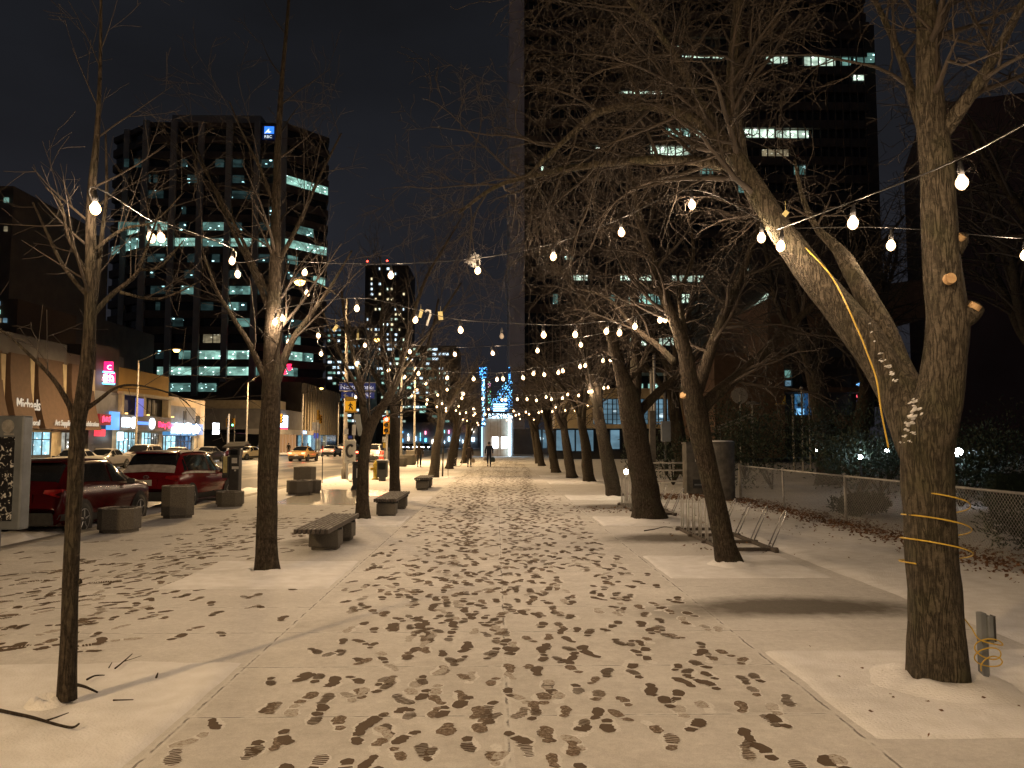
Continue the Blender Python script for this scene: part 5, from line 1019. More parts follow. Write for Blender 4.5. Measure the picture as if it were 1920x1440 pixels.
# info panel at the edge of view
t = thing('info_panel', 'tall grey information panel with a snow spattered dark screen', 'sign', (-8.05, 13.2, 0), None, R(-8))
M_['greym'] = pm('grey_metal', (.20, .22, .24), (.15, .165, .18), 4, .5, metal=.3)
mb = MB(); mb.box((-.15, 0, 1.30), (1.05, .22, 1.85)); mb.build('housing', M_['greym'], t, bevel=.03)
mb = MB(); mb.box((-.35, 0, .18), (.5, .2, .4)); mb.build('pedestal', M_['greym'], t, bevel=.02)
def spatter():
    m, tt, b = newmat('snowy_screen'); N = tt.nodes.new; L = tt.links.new; c = N("ShaderNodeTexCoord"); n = N("ShaderNodeTexNoise"); n.inputs["Scale"].default_value = 13; n.inputs["Detail"].default_value = 3; n.inputs["Roughness"].default_value = .55; n.inputs["Distortion"].default_value = 1.2; L(c.outputs["Object"], n.inputs["Vector"])
    r = N("ShaderNodeValToRGB"); r.color_ramp.elements[0].position = .58; r.color_ramp.elements[0].color = (.01, .01, .012, 1); r.color_ramp.elements[1].position = .62; r.color_ramp.elements[1].color = (.6, .6, .58, 1); L(n.outputs[0], r.inputs[0]); L(r.outputs[0], b.inputs["Base Color"]); b.inputs["Roughness"].default_value = .4; return m
mb = MB(); mb.box((-.17, -.118, 1.2), (.80, .02, 1.36)); mb.build('screen', spatter(), t)
for x in (-.30, .10): mb = MB(); mb.lathe([(.11, -.004), (.11, .004)], (x, -.117, 2.05), 20, ax='y'); mb.build('round_emblem', M_['fence'], t)
mb = MB(); mb.box((.12, -.116, 1.92), (.18, .008, .03)); mb.build('caption_strip', M_['fence'], t)
# hydrant
g = G(704, 899); t = thing('fire_hydrant', 'yellow fire hydrant near the kerb', 'hydrant', (g.x, g.y, 0)); ym = pm('hydrant_yellow', (.5, .36, .03), (.4, .28, .02), 5, .5)
mb = MB(); mb.lathe([(.17, 0), (.17, .05), (.11, .07), (.11, .62), (.14, .64), (.14, .68), (.12, .74), (.07, .84), (.03, .88), (.03, .92), (.001, .93)], sides=16); mb.build('barrel', ym, t, smooth=True)
for s in (-1, 1): mb = MB(); mb.lathe([(.06, 0), (.06, .1), (.075, .1), (.075, .15), (.02, .16)], (s * .09, 0, .5), 10, ax='x', M=Matrix.Scale(s, 3, Vector((1, 0, 0)))); mb.build('outlet_cap', ym, t, smooth=True)
mb = MB(); mb.lathe([(.07, 0), (.07, -.12), (.09, -.12), (.09, -.17), (.02, -.18)], (0, -.08, .42), 12, ax='y'); mb.build('pumper_cap', ym, t, smooth=True)
# white board on two legs
g = G(656, 903); t = thing('sandwich_board', 'white board sign with a dark C on two footed posts', 'sign', (g.x, g.y, 0)); wm = pm('white_board', (.62, .62, .60), (.5, .5, .48), 3, .5)
mb = MB(); mb.box((0, 0, 1.35), (.5, .06, 1.05)); mb.build('board', wm, t, bevel=.02)
for x in (-.14, .14): mb = MB(); mb.box((x, .02, .45), (.09, .05, .8)); mb.prism([(x - .17, -.2), (x + .17, -.2), (x + .17, .22), (x - .17, .22)], 0, .09, .4); mb.build('leg', wm, t)
mb = MB(); mb.tube([(.16 * math.cos(a_), -.04, 1.38 + .26 * math.sin(a_)) for a_ in [R(q) for q in range(45, 320, 18)]], .055, 8); mb.build('letter', M_['black'], t); mb = MB(); mb.box((-.08, -.034, .93), (.12, .01, .03)); mb.build('small_print', M_['black'], t)
# posts and bins
g = G(604, 906); t = thing('marker_post', 'thin dark marker post with a red top on the kerb', 'post', (g.x, g.y, 0)); mb = MB(); mb.cyl((0, 0, 0), (0, 0, 1.45), .022, sides=8); mb.build('pole', M_['black'], t); mb = MB(); mb.cyl((0, 0, 1.45), (0, 0, 1.62), .03, sides=8); mb.build('red_cap', pm('red_reflector', (.5, .03, .04), None, 4, .4), t)
g = G(668, 918); t = thing('litter_bin', 'slim black bin behind the forked tree', 'bin', (g.x, g.y, 0)); mb = MB(); mb.box((0, 0, .48), (.24, .3, .9)); mb.prism([(-.19, -.22), (.19, -.22), (.19, .22), (-.19, .22)], 0, .16, .7); mb.build('body', M_['black'], t, bevel=.02); mb = MB(); mb.box((0, 0, 1.0), (.27, .33, .14)); mb.build('hood', M_['black'], t, bevel=.03); mb = MB(); mb.box((.07, -.156, .62), (.09, .01, .35)); mb.build('poster', M_['tagw'], t)
# newspaper box
g = G(756, 893); t = thing('newspaper_box', 'black newspaper box behind the second bench', 'newspaper box', (-5.2, 36.5, 0)); mb = MB(); mb.box((0, 0, .55), (.45, .42, .75)); mb.box((0, 0, .1), (.3, .3, .2)); mb.build('cabinet', M_['black'], t, bevel=.02); mb = MB(); mb.box((0, -.215, .68), (.34, .01, .3)); mb.build('window', M_['glass'], t); mb = MB(); mb.box((0, 0, .95), (.5, .46, .05)); mb.build('snow_cap', M_['snow'], t)
# name signs and signals on the second near lamp post
t = thing('street_name_signs', 'blue street name boards reading North York on the lamp post', 'street sign', (-7.3, 38.3, 4.2))
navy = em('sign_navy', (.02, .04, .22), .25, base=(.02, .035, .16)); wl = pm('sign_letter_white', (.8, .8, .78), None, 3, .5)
def board(px0, px1, py0, py1, Yb, name, m, par, th=.04): a = P(px0, py1, Yb); b = P(px1, py0, Yb); mb = MB(); mb.mm(a.x, b.x, Yb, Yb + th, a.z, b.z); return mb.build(name, m, par, world=True)
board(636, 704, 718, 732, 37.9, 'name_board', navy, t); board(636, 704, 716.8, 718, 37.88, 'white_edge', wl, t); board(636, 704, 732, 733.2, 37.88, 'white_edge', wl, t); board(640, 702, 735, 747, 37.9, 'lower_board', navy, t)
wglow = em('sign_letters_added_glow', (.85, .85, 1), .45, base=(.6, .6, .6)); text("North York", .33, wglow, t, TM(P(638, 729.6, 37.88)), depth=.006, sx=.94); text("Blvd", .2, wglow, t, TM(P(687, 730, 37.88)), depth=.006); text("L", .27, wglow, t, TM(P(659, 745, 37.88)), depth=.006); strokes(t, lambda u, v: P(664 + u * 32, 745 - v * 8, 37.87), 7, wglow, .014, 6)  # letters given a faint emission, standing in for street light they would reflect
mb = MB(); mb.slab([P(643, 741, 37.86), P(649, 737, 37.86), P(648, 740, 37.86), P(654, 743, 37.86), P(647, 744.5, 37.86)], (0, 1, 0), .01); mb.build('arrow', wl, t, world=True)
amber = pm('signal_yellow', (.62, .33, .02), (.55, .3, .02), 3, .5)
t = thing('pedestrian_sign', 'square yellow pedestrian crossing sign on the lamp post', 'sign', P(657, 760, 37.8)); board(647, 667, 752, 770, 37.8, 'plate', em('sign_yellow_glow', (1, .45, .02), .5, base=(.6, .3, .02)), t); board(647, 667, 744, 751.5, 37.8, 'housing', M_['cord'], t, .3); board(646, 668, 770, 773, 37.75, 'lower_lip', amber, t, .3)  # yellow plate has a weak emission of its own
mb = MB(); q = lambda a, b: P(a, b, 37.77)
for seg in ([(657.5, 754), (657.6, 755)], [(657.3, 756), (657, 761)], [(657, 761), (654.5, 768)], [(657, 761), (660, 765), (661, 768)], [(657.3, 757), (653.5, 761)], [(657.3, 757), (661, 760.5)]): mb.tube([q(*s) for s in seg], .028, 5)
mb.build('walking_figure', M_['black'], t, world=True)
def plain_sign(px0, px1, py0, py1, Yb, label, m, txt=None, post=True, cat='sign', txm=None, ts=.2):
    a = P(px0, py1, Yb); b = P(px1, py0, Yb); t = thing('street_sign', label, cat, ((a.x + b.x) / 2, Yb, 0)); board(px0, px1, py0, py1, Yb, 'plate', m, t)
    if post: mb = MB(); mb.cyl((0, .06, 0), (0, .06, b.z), .035, sides=6); mb.build('post', M_['fence'], t)
    if txt: text(txt, ts, txm or M_['black'], t, TM(P(px0 + 1, py1 - 1.5, Yb - .02)), depth=.004)
    return t
plain_sign(645, 653, 804, 814, 37.7, 'small white round symbol sign left of the name sign post', wl, post=False); plain_sign(660, 667, 796, 816, 37.7, 'tall narrow white parking sign right of the name sign post', wl, post=False); plain_sign(653, 660, 817, 822, 37.7, 'tiny blue plate low on the name sign post', navy, post=False)
plain_sign(585, 600, 792, 807, 118, 'pale square sign on a far post at the crossing', wl); plain_sign(588, 597, 812, 822, 117, 'blue square sign on a far post at the crossing', em('blue_plate', (.05, .08, .5), .6), post=False)
plain_sign(717, 724, 819, 829, 60, 'white keep right sign beyond the forked tree', wl, 'P'); plain_sign(718, 725, 830, 840, 59.8, 'yellow and black striped hazard plate', M_['cord'], post=False)
t = thing('road_banner', 'dark slanting banner strung beside the lamp post', 'banner', P(680, 800, 45)); mb = MB(); mb.slab([P(664, 776, 45), P(700, 778, 45), P(690, 812, 45), P(672, 818, 45), P(668, 800, 45)], (0, 1, 0), .05); mb.build('cloth', pm('banner_grey', (.05, .06, .075), None, 3, .8), t, world=True)
def signal(px, py, Yb, label, on, lampc, s=1.0, yaw=0.0, glow=30, pole=None, hood=amber):
    c = P(px, py, Yb); t = thing('traffic_light', label, 'traffic light', (c.x, c.y, 0), 'traffic signals at the crossing', yaw)
    z = c.z; mb = MB(); mb.box((0, 0, z), (.34 * s, .2, 1.0 * s)); mb.build('housing', hood, t, bevel=.02)
    for k in range(3):
        zz = z + (.31 - .31 * k) * s; mb = MB(); mb.lathe([(.13 * s, -.1), (.13 * s, -.22), (.125 * s, -.22), (.12 * s, -.1)], (0, 0, zz), 14, ax='y'); mb.build('visor', hood, t)
        mb = MB(); mb.lathe([(.001, -.24), (.08 * s, -.21), (.115 * s, -.12), (.115 * s, -.1)], (0, 0, zz), 14, ax='y'); mb.build('lens', em('signal_%s_%d' % (label[:6], px), lampc, glow) if k == on else M_['glass'], t)
    mb = MB(); mb.cyl((.0, .2, -.13), (0, .2, z + .8 * s), .07, sides=8); mb.tube([(0, .2, z + .3), (0, .1, z + .3)], .03, 5); mb.build('pole', M_['fence'], t); return t
signal(725, 797, 46, 'signal glowing red between the two bare trees', 0, (1, .012, .008), 1.05, glow=90)
signal(427, 792, 118, 'yellow cased signal before the cream building, left of the pair', -1, (0, 1, .5), 1.3, .5); signal(438, 792, 118.5, 'green signal of the pair before the cream building', 2, (.1, 1, .6), 1.3, -.5, glow=14)
signal(527, 785, 100, 'yellow cased signal peeping out beside the straight dark tree', -1, (0, 1, 0), 1.2, 1.2); signal(596, 778, 116, 'tall yellow cased signal below the third far lamp', -1, (0, 1, 0), 1.5, 1.4); signal(601, 786, 117, 'yellow cased signal lower beside the tall one', -1, (0, 1, 0), 1.3, 1.2)
for (px, top, Yb, lab) in ((428, 776, 100, 'pale blue lit pole in front of the tower lobby'), (664, 756, 120, 'plain lamp pole beyond the name sign'), (745, 800, 80, 'short grey pole past the red signal')):
    t = thing('steel_pole', lab, 'pole', (P(px, 830, Yb).x, Yb, 0), 'plain poles by the crossing'); mb = MB(); mb.cyl((0, 0, -.1), (0, 0, P(px, top, Yb).z), .12, .09, 8); mb.build('shaft', M_['fin'], t); mb = MB(); mb.lathe([(.2, -.13), (.2, .3), (.12, .35)], sides=8); mb.build('base', M_['fin'], t)
# ------------------------------------------------------------------ park side furniture
def cable_tube(pts, r, mat, name, label, cat, sides=8, parent=None):
    sp, _ = spline([Vector(p) for p in pts], [r] * len(pts), 6); mb = MB(); mb.tube(sp, r, sides); o = mb.build(name, mat, parent, smooth=True)
    if parent is None: tag(o, label, cat)
    return o
# yellow extension cord: down the limb, round the trunk, off to the power post
Y = 5.96; cx, cy = P(1752, 1000, Y).x, Y; pts = [P(1500, 455, Y + .55), P(1560, 520, Y + .35), P(1609, 620, Y - .02), P(1625, 660, Y - .14), P(1643, 710, Y - .22), P(1652, 770, Y - .28), P(1666, 840, Y - .30)]
cable_tube(pts, .0065, M_['cord'], 'extension_cord', 'yellow cord running down the leaning limb of the thick tree', 'cord')
pts = []; n = 64
for i in range(n + 1):
    t_ = i / n; a = math.pi * (1.15 + 6.0 * t_); z = 1.8 + (828 - (930 + 130 * t_ + 12 * math.sin(a * 1.0 + .6))) / F * Y
    py = 828 - (z - 1.8) * F / Y; cxx = P(1748 - 0 * t_, py, Y).x; rr = (.222 + .022 * t_) * (1 + .02 * math.sin(3 * a)); pts.append(Vector((cxx + rr * math.cos(a), Y - .055 + rr * 1.04 * math.sin(a), z)))
cable_tube(pts, .0055, M_['cord'], 'extension_cord', 'yellow cord wound three times round the thick trunk', 'cord')
g = G(1850, 1281); pp = g.copy()
pts = [P(1808, 1160, Y - .05), P(1822, 1178, Y - .06), P(1838, 1200, Y - .1)] + [Vector((pp.x - .02 + .09 * math.cos(a * 1.3) * (1 + .25 * math.sin(a)), pp.y - .09 + .02 * math.sin(a), .30 + .055 * math.sin(a * 1.3) - .012 * a)) for a in [k * .6 for k in range(22)]]
cable_tube(pts, .0048, M_['cord'], 'extension_cord', 'coil of yellow cord looped on the power post', 'cord')
t = thing('power_post', 'short grey outlet post standing in snow by the thick tree', 'outlet post', (pp.x, pp.y, 0))
mb = MB(); mb.box((-.02, 0, .26), (.045, .07, .52)); mb.build('post', M_['greym'], t, bevel=.006); mb = MB(); mb.box((.02, -.01, .40), (.05, .09, .20)); mb.build('outlet_box', M_['greym'], t, bevel=.012)
mb = MB(); mb.box((.048, -.03, .41), (.012, .06, .19)); mb.build('cover_flap', M_['black'], t, bevel=.004); mb = MB(); mb.cyl((.018, .01, 0), (.018, .01, .32), .014, sides=10); mb.build('conduit', M_['steel'], t, smooth=True); mb = MB(); mb.box((0, 0, .015), (.13, .11, .03)); mb.build('base_plate', M_['black'], t)
cable_tube([(pp.x + .1, pp.y + .55, .012), (pp.x + .5, pp.y + .55, .012), (pp.x + 1.2, pp.y + .5, .012)], .007, M_['cord'], 'extension_cord', 'yellow cord lying on the snow right of the power post', 'cord')
# chain link fence
t = thing('chain_link_fence', 'low chain link fence with grey pipe rails beside the park', 'fence', (7.62, 24.6, 0)); FX = 7.62; FHt = 1.05; ys = [24.6, 20.9, 17.2, 13.9, 10.6, 7.3, 4.0]
ff = random.Random(5)
for i, y in enumerate(ys):
    mb = MB(); mb.cyl((FX, y, -.02), (FX + ff.gauss(0, .012), y, FHt + .03), .032 if i else .045, sides=10); mb.lathe([(.036, 0), (.03, .03), (.004, .045)], (FX, y, FHt + .03), 10); mb.build('post', M_['fence'], t, smooth=True, world=True)
for i in range(len(ys) - 1):
    y0, y1 = ys[i], ys[i + 1]; mb = MB(); mb.cyl((FX, y0, FHt), (FX, y1, FHt), .022, sides=8); mb.build('top_rail', M_['fence'], t, smooth=True, world=True)
    mb = MB(); p = .075; H = FHt - .05; L = y0 - y1; k = -int(H / p) - 1
    while k * p < L:
        for s in (1, -1):
            a0 = k * p; a1 = a0 + H          # wire from z=.04 to z=H+.04
            t0 = max(0, -a0) / H; t1 = min(1, (L - a0) / H)
            if t1 <= t0: continue
            def pt(q): u = a0 + H * q; return (FX + s * .004, (y0 - u) if s > 0 else (y1 + u), .04 + H * q)
            mb.tube([pt(t0), pt(t1)], .0034, 3, cap=False)
        k += 1
    mb.build('wire_mesh', M_['fence'], t, world=True)
# dead leaves drifted along the fence and around the bins
lf = random.Random(31); mb = MB()
def leaf(x, y, z, s):
    a = lf.random() * 6.28; n = Vector((lf.gauss(0, .5), lf.gauss(0, .5), 1)).normalized(); u = Vector((math.cos(a), math.sin(a), 0)); u = (u - n * u.dot(n)).normalized(); v = n.cross(u); c = Vector((x, y, z + s * .3)); q = .35
    mb.add([c - u * s, c + v * s * .5 - n * s * q * .2, c + u * s * .35 + v * s * .42 + n * s * q * .5, c + u * s, c + u * s * .3 - v * s * .4 + n * s * q, c - v * s * .5], [(0, 1, 2, 3, 4, 5)])
for i in range(3600): y = lf.uniform(4.5, 24.5); d = abs(lf.gauss(0, .42)); leaf(FX - .02 - d * (1 if lf.random() < .75 else -1), y, .02 + lf.random() * .07 * math.exp(-d * 2), lf.uniform(.025, .05))
for i in range(900): leaf(lf.uniform(4.4, 7.4), 25.6 + lf.gauss(0, .7), .02, lf.uniform(.03, .06))
for i in range(160): leaf(lf.uniform(3.2, 6.5), lf.uniform(12, 22), .02, lf.uniform(.02, .04))
for i in range(110): leaf(2.9 + lf.gauss(0, .5), lf.uniform(19.8, 21.6), .03, lf.uniform(.02, .045))
for i in range(26): x_ = lf.uniform(2.4, 4.6); leaf(x_, lf.uniform(4.6, 6.9), .04, .018)
tag(mb.build('fallen_leaves', M_['leaf']), 'brown fallen leaves drifted along the fence foot', kind='stuff')
# bicycle racks
def rack(y0, n, x, label):
    t = thing('bicycle_rack', label, 'bicycle rack', (x, y0, 0), 'galvanised bicycle racks beside the walk'); st = .46
    for s, xx in ((0, 0), (1, .8)):
        mb = MB(); mb.box((xx, n * st / 2, .03), (.07, n * st + .3, .06)); mb.build('ground_rail', M_['wood'], t, bevel=.006)
    for k in range(4): mb = MB(); mb.box((.4, k * n * st / 3.2 + .1, .03), (1.0, .08, .05)); mb.build('cross_board', M_['wood'], t)
    for k in range(n):
        y = k * st + .12; mb = MB(); r_ = .085; arc = [(0, y + r_ + r_ * math.cos(a), .70 + r_ * math.sin(a)) for a in [math.pi * q / 8 for q in range(9)]]
        mb.tube([(0, y + 2 * r_, .03)] + arc + [(0, y, .03)], .011, 8); mb.build('hoop', M_['rack'], t, smooth=True)
        mb = MB(); mb.tube([(.12, y + .02, .03), (.12, y + .02, .22), (.12, y + .06, .26), (.12, y + .10, .22), (.12, y + .10, .03)], .009, 6); mb.build('wheel_guide', M_['rack'], t, smooth=True)
        if k % 2: continue
        mb = MB(); pr = [(.8, y + 2 * r_, .03)] + [(.8 + z * .45, y + r_ + r_ * math.cos(a), z) for a in [math.pi * q / 6 for q in range(7)] for z in [.56 + r_ * math.sin(a)]] + [(.8, y, .03)]; mb.tube(pr, .011, 8); mb.build('slanted_hoop', M_['steel'], t, smooth=True)
    return t
rack(13.0, 7, 3.75, 'near bicycle rack of upright and slanted hoops behind the leaning tree'); rack(19.4, 7, 3.55, 'far bicycle rack behind the broad trunked tree')
# concrete pillars / bins
t = thing('concrete_pillar', 'round capped concrete pillar right of the leaning tree', 'pillar', G(1362, 939) + Vector((0, .35, 0)))
mb = MB(); mb.lathe([(.37, 0), (.37, .58), (.36, .59), (.37, .60), (.37, 1.18), (.36, 1.19), (.37, 1.2), (.37, 1.74)], sides=28); mb.build('shaft', M_['conc2'], t, smooth=False, bevel=0); mb = MB(); mb.lathe([(.40, 1.74), (.40, 1.79), (.37, 1.80)], sides=28); mb.build('cap', M_['conc2'], t); mb = MB(); mb.lathe([(.36, 1.80), (.30, 1.83), (.001, 1.84)], sides=20); mb.build('snow_cap', M_['snow'], t, smooth=True)
t = thing('concrete_bin', 'square concrete litter bin with a dark slot behind the leaning tree', 'litter bin', G(1306, 927) + Vector((0, .3, 0)))
mb = MB(); mb.mm(-.33, .33, -.3, .3, 0, 1.72); mb.build('body', M_['conc2'], t, bevel=.02); mb = MB(); mb.box((.06, -.305, .36), (.36, .02, .30)); mb.build('slot', M_['black'], t); mb = MB(); mb.box((.06, -.31, .33), (.26, .03, .05)); mb.build('flap', M_['greym'], t); mb = MB(); mb.mm(-.35, .35, -.32, .32, 1.72, 1.78); mb.build('cap', M_['conc2'], t)
mb = MB(); mb.box((.08, -.31, 1.36), (.22, .015, .48)); pl = mb.build('notice', M_['tagw'], t); mb = MB(); ring = [(.08 + .07 * math.cos(a), -.325, 1.40 + .07 * math.sin(a)) for a in [k * math.pi / 9 for k in range(19)]]; mb.tube(ring, .008, 5); mb.tube([(.03, -.325, 1.45), (.13, -.325, 1.35)], .008, 5); mb.build('prohibition_ring', pm('ring_red', (.5, .03, .03), None, 3, .5), t)
# service post with box and gate
g = G(1222, 915); t = thing('service_post', 'square timber post carrying a grey meter box', 'post', (g.x + .05, g.y, 0)); mb = MB(); mb.box((0, 0, 1.5), (.22, .22, 3.0)); mb.build('post', M_['conc2'], t, bevel=.01); mb = MB(); mb.box((.52, -.05, 2.2), (.36, .2, .80)); mb.build('meter_box', M_['greym'], t, bevel=.02); mb = MB(); mb.cyl((.1, 0, 2.6), (.1, 0, 5.2), .05, sides=8); mb.box((.22, 0, 2.55), (.3, .05, .05)); mb.build('conduit', M_['fence'], t, smooth=False)
t = thing('pipe_gate', 'low grey pipe gate between the service post and the concrete bin', 'gate', (6.3, 29.0, 0)); mb = MB()
for z in (.35, .75, 1.02): mb.cyl((-.6, 0, z), (1.75, 0, z), .03, sides=8)
mb.build('rails', M_['fence'], t, smooth=True)
for x in (-.6, 1.75): mb = MB(); mb.cyl((x, 0, 0), (x, 0, 1.2), .04, sides=8); mb.build('post', M_['fence'], t, smooth=True)
# small path lamp behind the broad trunked tree
t = thing('path_lamp', 'small glowing lamp on a short post by the far bicycle rack', 'lamp', (4.0, 24.3, 0)); mb = MB(); mb.cyl((0, 0, 0), (0, 0, .8), .03, sides=8); mb.build('post', M_['fence'], t); mb = MB(); mb.lathe([(.002, .80), (.05, .82), (.065, .88), (.05, .94), (.002, .96)], sides=12); mb.build('globe', em('path_lamp_glow', (1, .92, .6), 60), t, smooth=True)
# park globe lamps
gl = em('globe_white', (.72, .85, 1), 90); gl2 = em('globe_white_big', (.72, .85, 1), 150)
for (px, py, Yg, r_, lab, m) in ((1797, 848, 22, .12, 'brightest white globe lamp in the park right of the thick tree', gl2), (1613, 857, 24, .07, 'white globe lamp low in front of the evergreen bushes', gl), (1663, 846, 27, .08, 'white globe lamp among the bushes left of the thick tree', gl), (1531, 845, 32, .05, 'smallest white globe lamp among the bushes', gl)):
    c = P(px, py, Yg); t = thing('park_lamp', lab, 'lamp', (c.x, c.y, 0), 'white globe lamps in the park'); mb = MB(); mb.cyl((0, 0, -.01), (0, 0, c.z - r_), .04, sides=8); mb.lathe([(.06, c.z - r_ - .03), (.05, c.z - r_ + .02)], sides=10); mb.build('post', M_['black'], t); mb = MB(); mb.lathe([(.004, c.z - r_), (r_ * .7, c.z - r_ * .7), (r_, c.z), (r_ * .7, c.z + r_ * .7), (.004, c.z + r_)], sides=14); mb.build('globe', m, t, smooth=True)
# evergreen bushes
ever = pm('evergreen', (.035, .055, .028), (.012, .022, .012), 6, .75)
def bush(x, y, rx, ry, h, seed, label, n=2600):
    r = random.Random(seed); t = thing('evergreen_bush', label, 'bush', (x, y, 0), 'evergreen bushes behind the fence'); mb = MB(); lob = [(r.uniform(-.6, .6) * rx, r.uniform(-.5, .5) * ry, r.uniform(.35, .8) * h, r.uniform(.3, .55)) for _ in range(9)]
    for i in range(n):
        lx, ly, lz, lr = r.choice(lob); d = rvec(r).normalized() * (r.random() ** .4); c = Vector((lx + d.x * rx * lr, ly + d.y * ry * lr, max(.08, lz + d.z * h * lr * .75))); up = (d + Vector((0, 0, .5)) + rvec(r) * .5).normalized(); s = r.uniform(.05, .12); sd = up.orthogonal().normalized(); q = up.cross(sd) * math.sin(i) + sd * math.cos(i); mb.add([c - q * s * .28, c + up * s * .6 + q * s * .25, c + up * s * 1.5, c + up * s * .6 - q * s * .3], [(0, 1, 2, 3)])
    mb.build('foliage', ever, t); mb = MB()
    for k in range(5): a = r.random() * 6.28; mb.tube([(0, 0, 0), (math.cos(a) * rx * .25, math.sin(a) * ry * .25, h * .35), (math.cos(a) * rx * .4, math.sin(a) * ry * .4, h * .65)], [.04, .03, .01], 5)
    mb.build('stems', M_['bark'], t); return t
for i, (x, y, rx, ry, h, lab) in enumerate([(7.4, 33, 2.2, 1.8, 2.6, 'dark bush behind the pipe gate'), (10.5, 30, 2.6, 2.0, 3.0, 'tall dark bush right of the round pillar'), (11.4, 25, 2.2, 1.8, 1.9, 'low bush behind the first fence panel'), (13.2, 27, 2.5, 2.0, 2.4, 'bush beside the lowest globe lamp'), (14.5, 31, 3.0, 2.2, 3.2, 'high dark bush under the library wing'), (16.5, 27.5, 2.4, 2.0, 2.5, 'bush left of the thick trunk with a globe lamp in it'), (13.0, 22.0, 1.8, 1.5, 1.6, 'spreading low bush close behind the fence'), (19.5, 32, 3.2, 2.4, 3.5, 'high dark bush behind the thick tree'), (12, 38, 3.2, 2.2, 3.8, 'broad evergreen before the stair railing'), (9.0, 19.5, .7, 1.0, .5, 'low scrubby bush just behind the fence'), (8.7, 12.5, .8, 2.2, .7, 'straggly ground bush behind the near fence panels'), (8.6, 8.6, .7, 1.6, .7, 'straggly bush at the fence by the edge of view')]): bush(x, y, rx, ry, h, 70 + i, lab, 3400 if y > 15 else 1500)
t = thing('park_hedge', 'clipped dark hedge running across the park right of the thick tree', 'hedge', (17, 21, 0)); mb = MB(); r = random.Random(8)
for i in range(7000): c = Vector((r.uniform(-4, 7), r.uniform(-.5, .5), r.uniform(.05, 1.05))); u = rvec(r).normalized(); v = u.orthogonal().normalized(); s = r.uniform(.05, .1); mb.add([c - v * s * .3, c + u * s * .6, c + u * s * 1.3 + v * s * .1, c + v * s * .4], [(0, 1, 2, 3)])
mb.build('foliage', ever, t); mb = MB(); mb.box((1.5, 0, .5), (10.6, .6, .9)); mb.build('core', ever, t)
# flagpoles / banner poles before the library
for (px, top, bot, lab) in ((1504, 730, 790, 'thin park pole left of the pair before the library'), (1487, 745, 790, 'thin park pole beside a yellow banner'), (1518, 728, 788, 'thin park pole right of the pair before the library'), (1388, 742, 795, 'thin pole with a round disc before the cream hall'), (1411, 758, 787, 'short pole with a flat hood by the stair railing'), (1222, 700, 800, 'tall grey pole before the gridded windows'), (1248, 705, 800, 'tall black pole before the gridded windows')):
    Yb = 48.0 if px > 1300 else 44.0; x = P(px, 780, Yb).x; t = thing('park_pole', lab, 'pole', (x, Yb, 0), 'thin poles before the civic buildings'); mb = MB(); mb.cyl((0, 0, -.05), (0, 0, P(px, top, Yb).z), .07 if px > 1300 else .11, .05 if px > 1300 else .09, 6); mb.build('shaft', M_['fence'] if px != 1248 else M_['black'], t); zt = P(px, top, Yb).z
    mb = MB()
    if px == 1388: mb.lathe([(.5, -.03), (.5, .03)], (0, 0, zt), 18, ax='y')
    elif px == 1411: mb.lathe([(.5, 0), (.3, .14), (.05, .2)], (0, 0, zt), 10)
    else: mb.lathe([(.02, 0), (.1, .05), (.12, .12), (.02, .22)], (0, 0, zt), 8)
    mb.build('finial', M_['fence'], t)
t = thing('yellow_banner', 'small yellow banner hanging by the library poles', 'banner', P(1472, 760, 48)); mb = MB(); mb.slab([P(1467, 756, 48), P(1473, 741, 48), P(1473, 756, 48)], (0, 1, 0), .04); mb.cyl(P(1455, 757, 48), P(1475, 757, 48), .03, sides=5); mb.build('cloth', M_['cord'], t, world=True)
# stair railing
t = thing('stair_railing', 'pale sloping handrail climbing from the bushes to the cream hall', 'railing', P(1350, 800, 55)); mb = MB(); mb.tube([P(1345, 800, 55), P(1411, 775, 55)], .06, 6); mb.tube([P(1345, 806, 55), P(1411, 781, 55)], .05, 6); mb.build('handrail', M_['fin'], t, world=True)
for px in (1350, 1370, 1390, 1408): a = P(px, 800 - (px - 1345) * .379, 55); mb = MB(); mb.cyl(a, a - Vector((0, 0, 1.0)), .04, sides=5); mb.build('baluster', M_['fin'], t, world=True)
# fallen sticks
for i, (pts, r0, lab) in enumerate([([(-60, 1318), (10, 1334), (60, 1345), (105, 1358), (135, 1364), (148, 1357)], .014, 'long curved fallen branch at the edge of the snow'), ([(216, 1253), (232, 1240), (248, 1226)], .007, 'forked twig in the snow right of the thin young tree'), ([(142, 1284), (160, 1288), (182, 1298)], .014, 'dark curled bark strip at the foot of the thin young tree'), ([(212, 1313), (250, 1312)], .006, 'short straight twig on the snow'), ([(163, 1274), (178, 1267), (196, 1266)], .008, 'bent twig above the bark strip'), ([(204, 1252), (210, 1242)], .005, 'tiny upright twig stuck in the snow'), ([(293, 1270), (296, 1262)], .009, 'small dark twig near the print trail'), ([(1208, 995), (1228, 992), (1245, 988), (1262, 990)], .012, 'thin fallen branch between the two bicycle racks')]):
    sp, _ = spline([G(a, b_, .055) for a, b_ in pts], [1] * len(pts), 4); n = len(sp); mb = MB(); mb.tube(sp, [r0 * (1 - .6 * k / n) for k in range(n)], 7, rough=.2)
    if i < 2: c = sp[n // 2]; mb.tube([c, c + Vector((.05, .03, .01)), c + Vector((.1, .09, .02))], [r0 * .5, r0 * .4, r0 * .2], 5)
    tag(mb.build('fallen_branch', M_['bark'], smooth=True), lab, 'branch', 'fallen sticks on the snow')

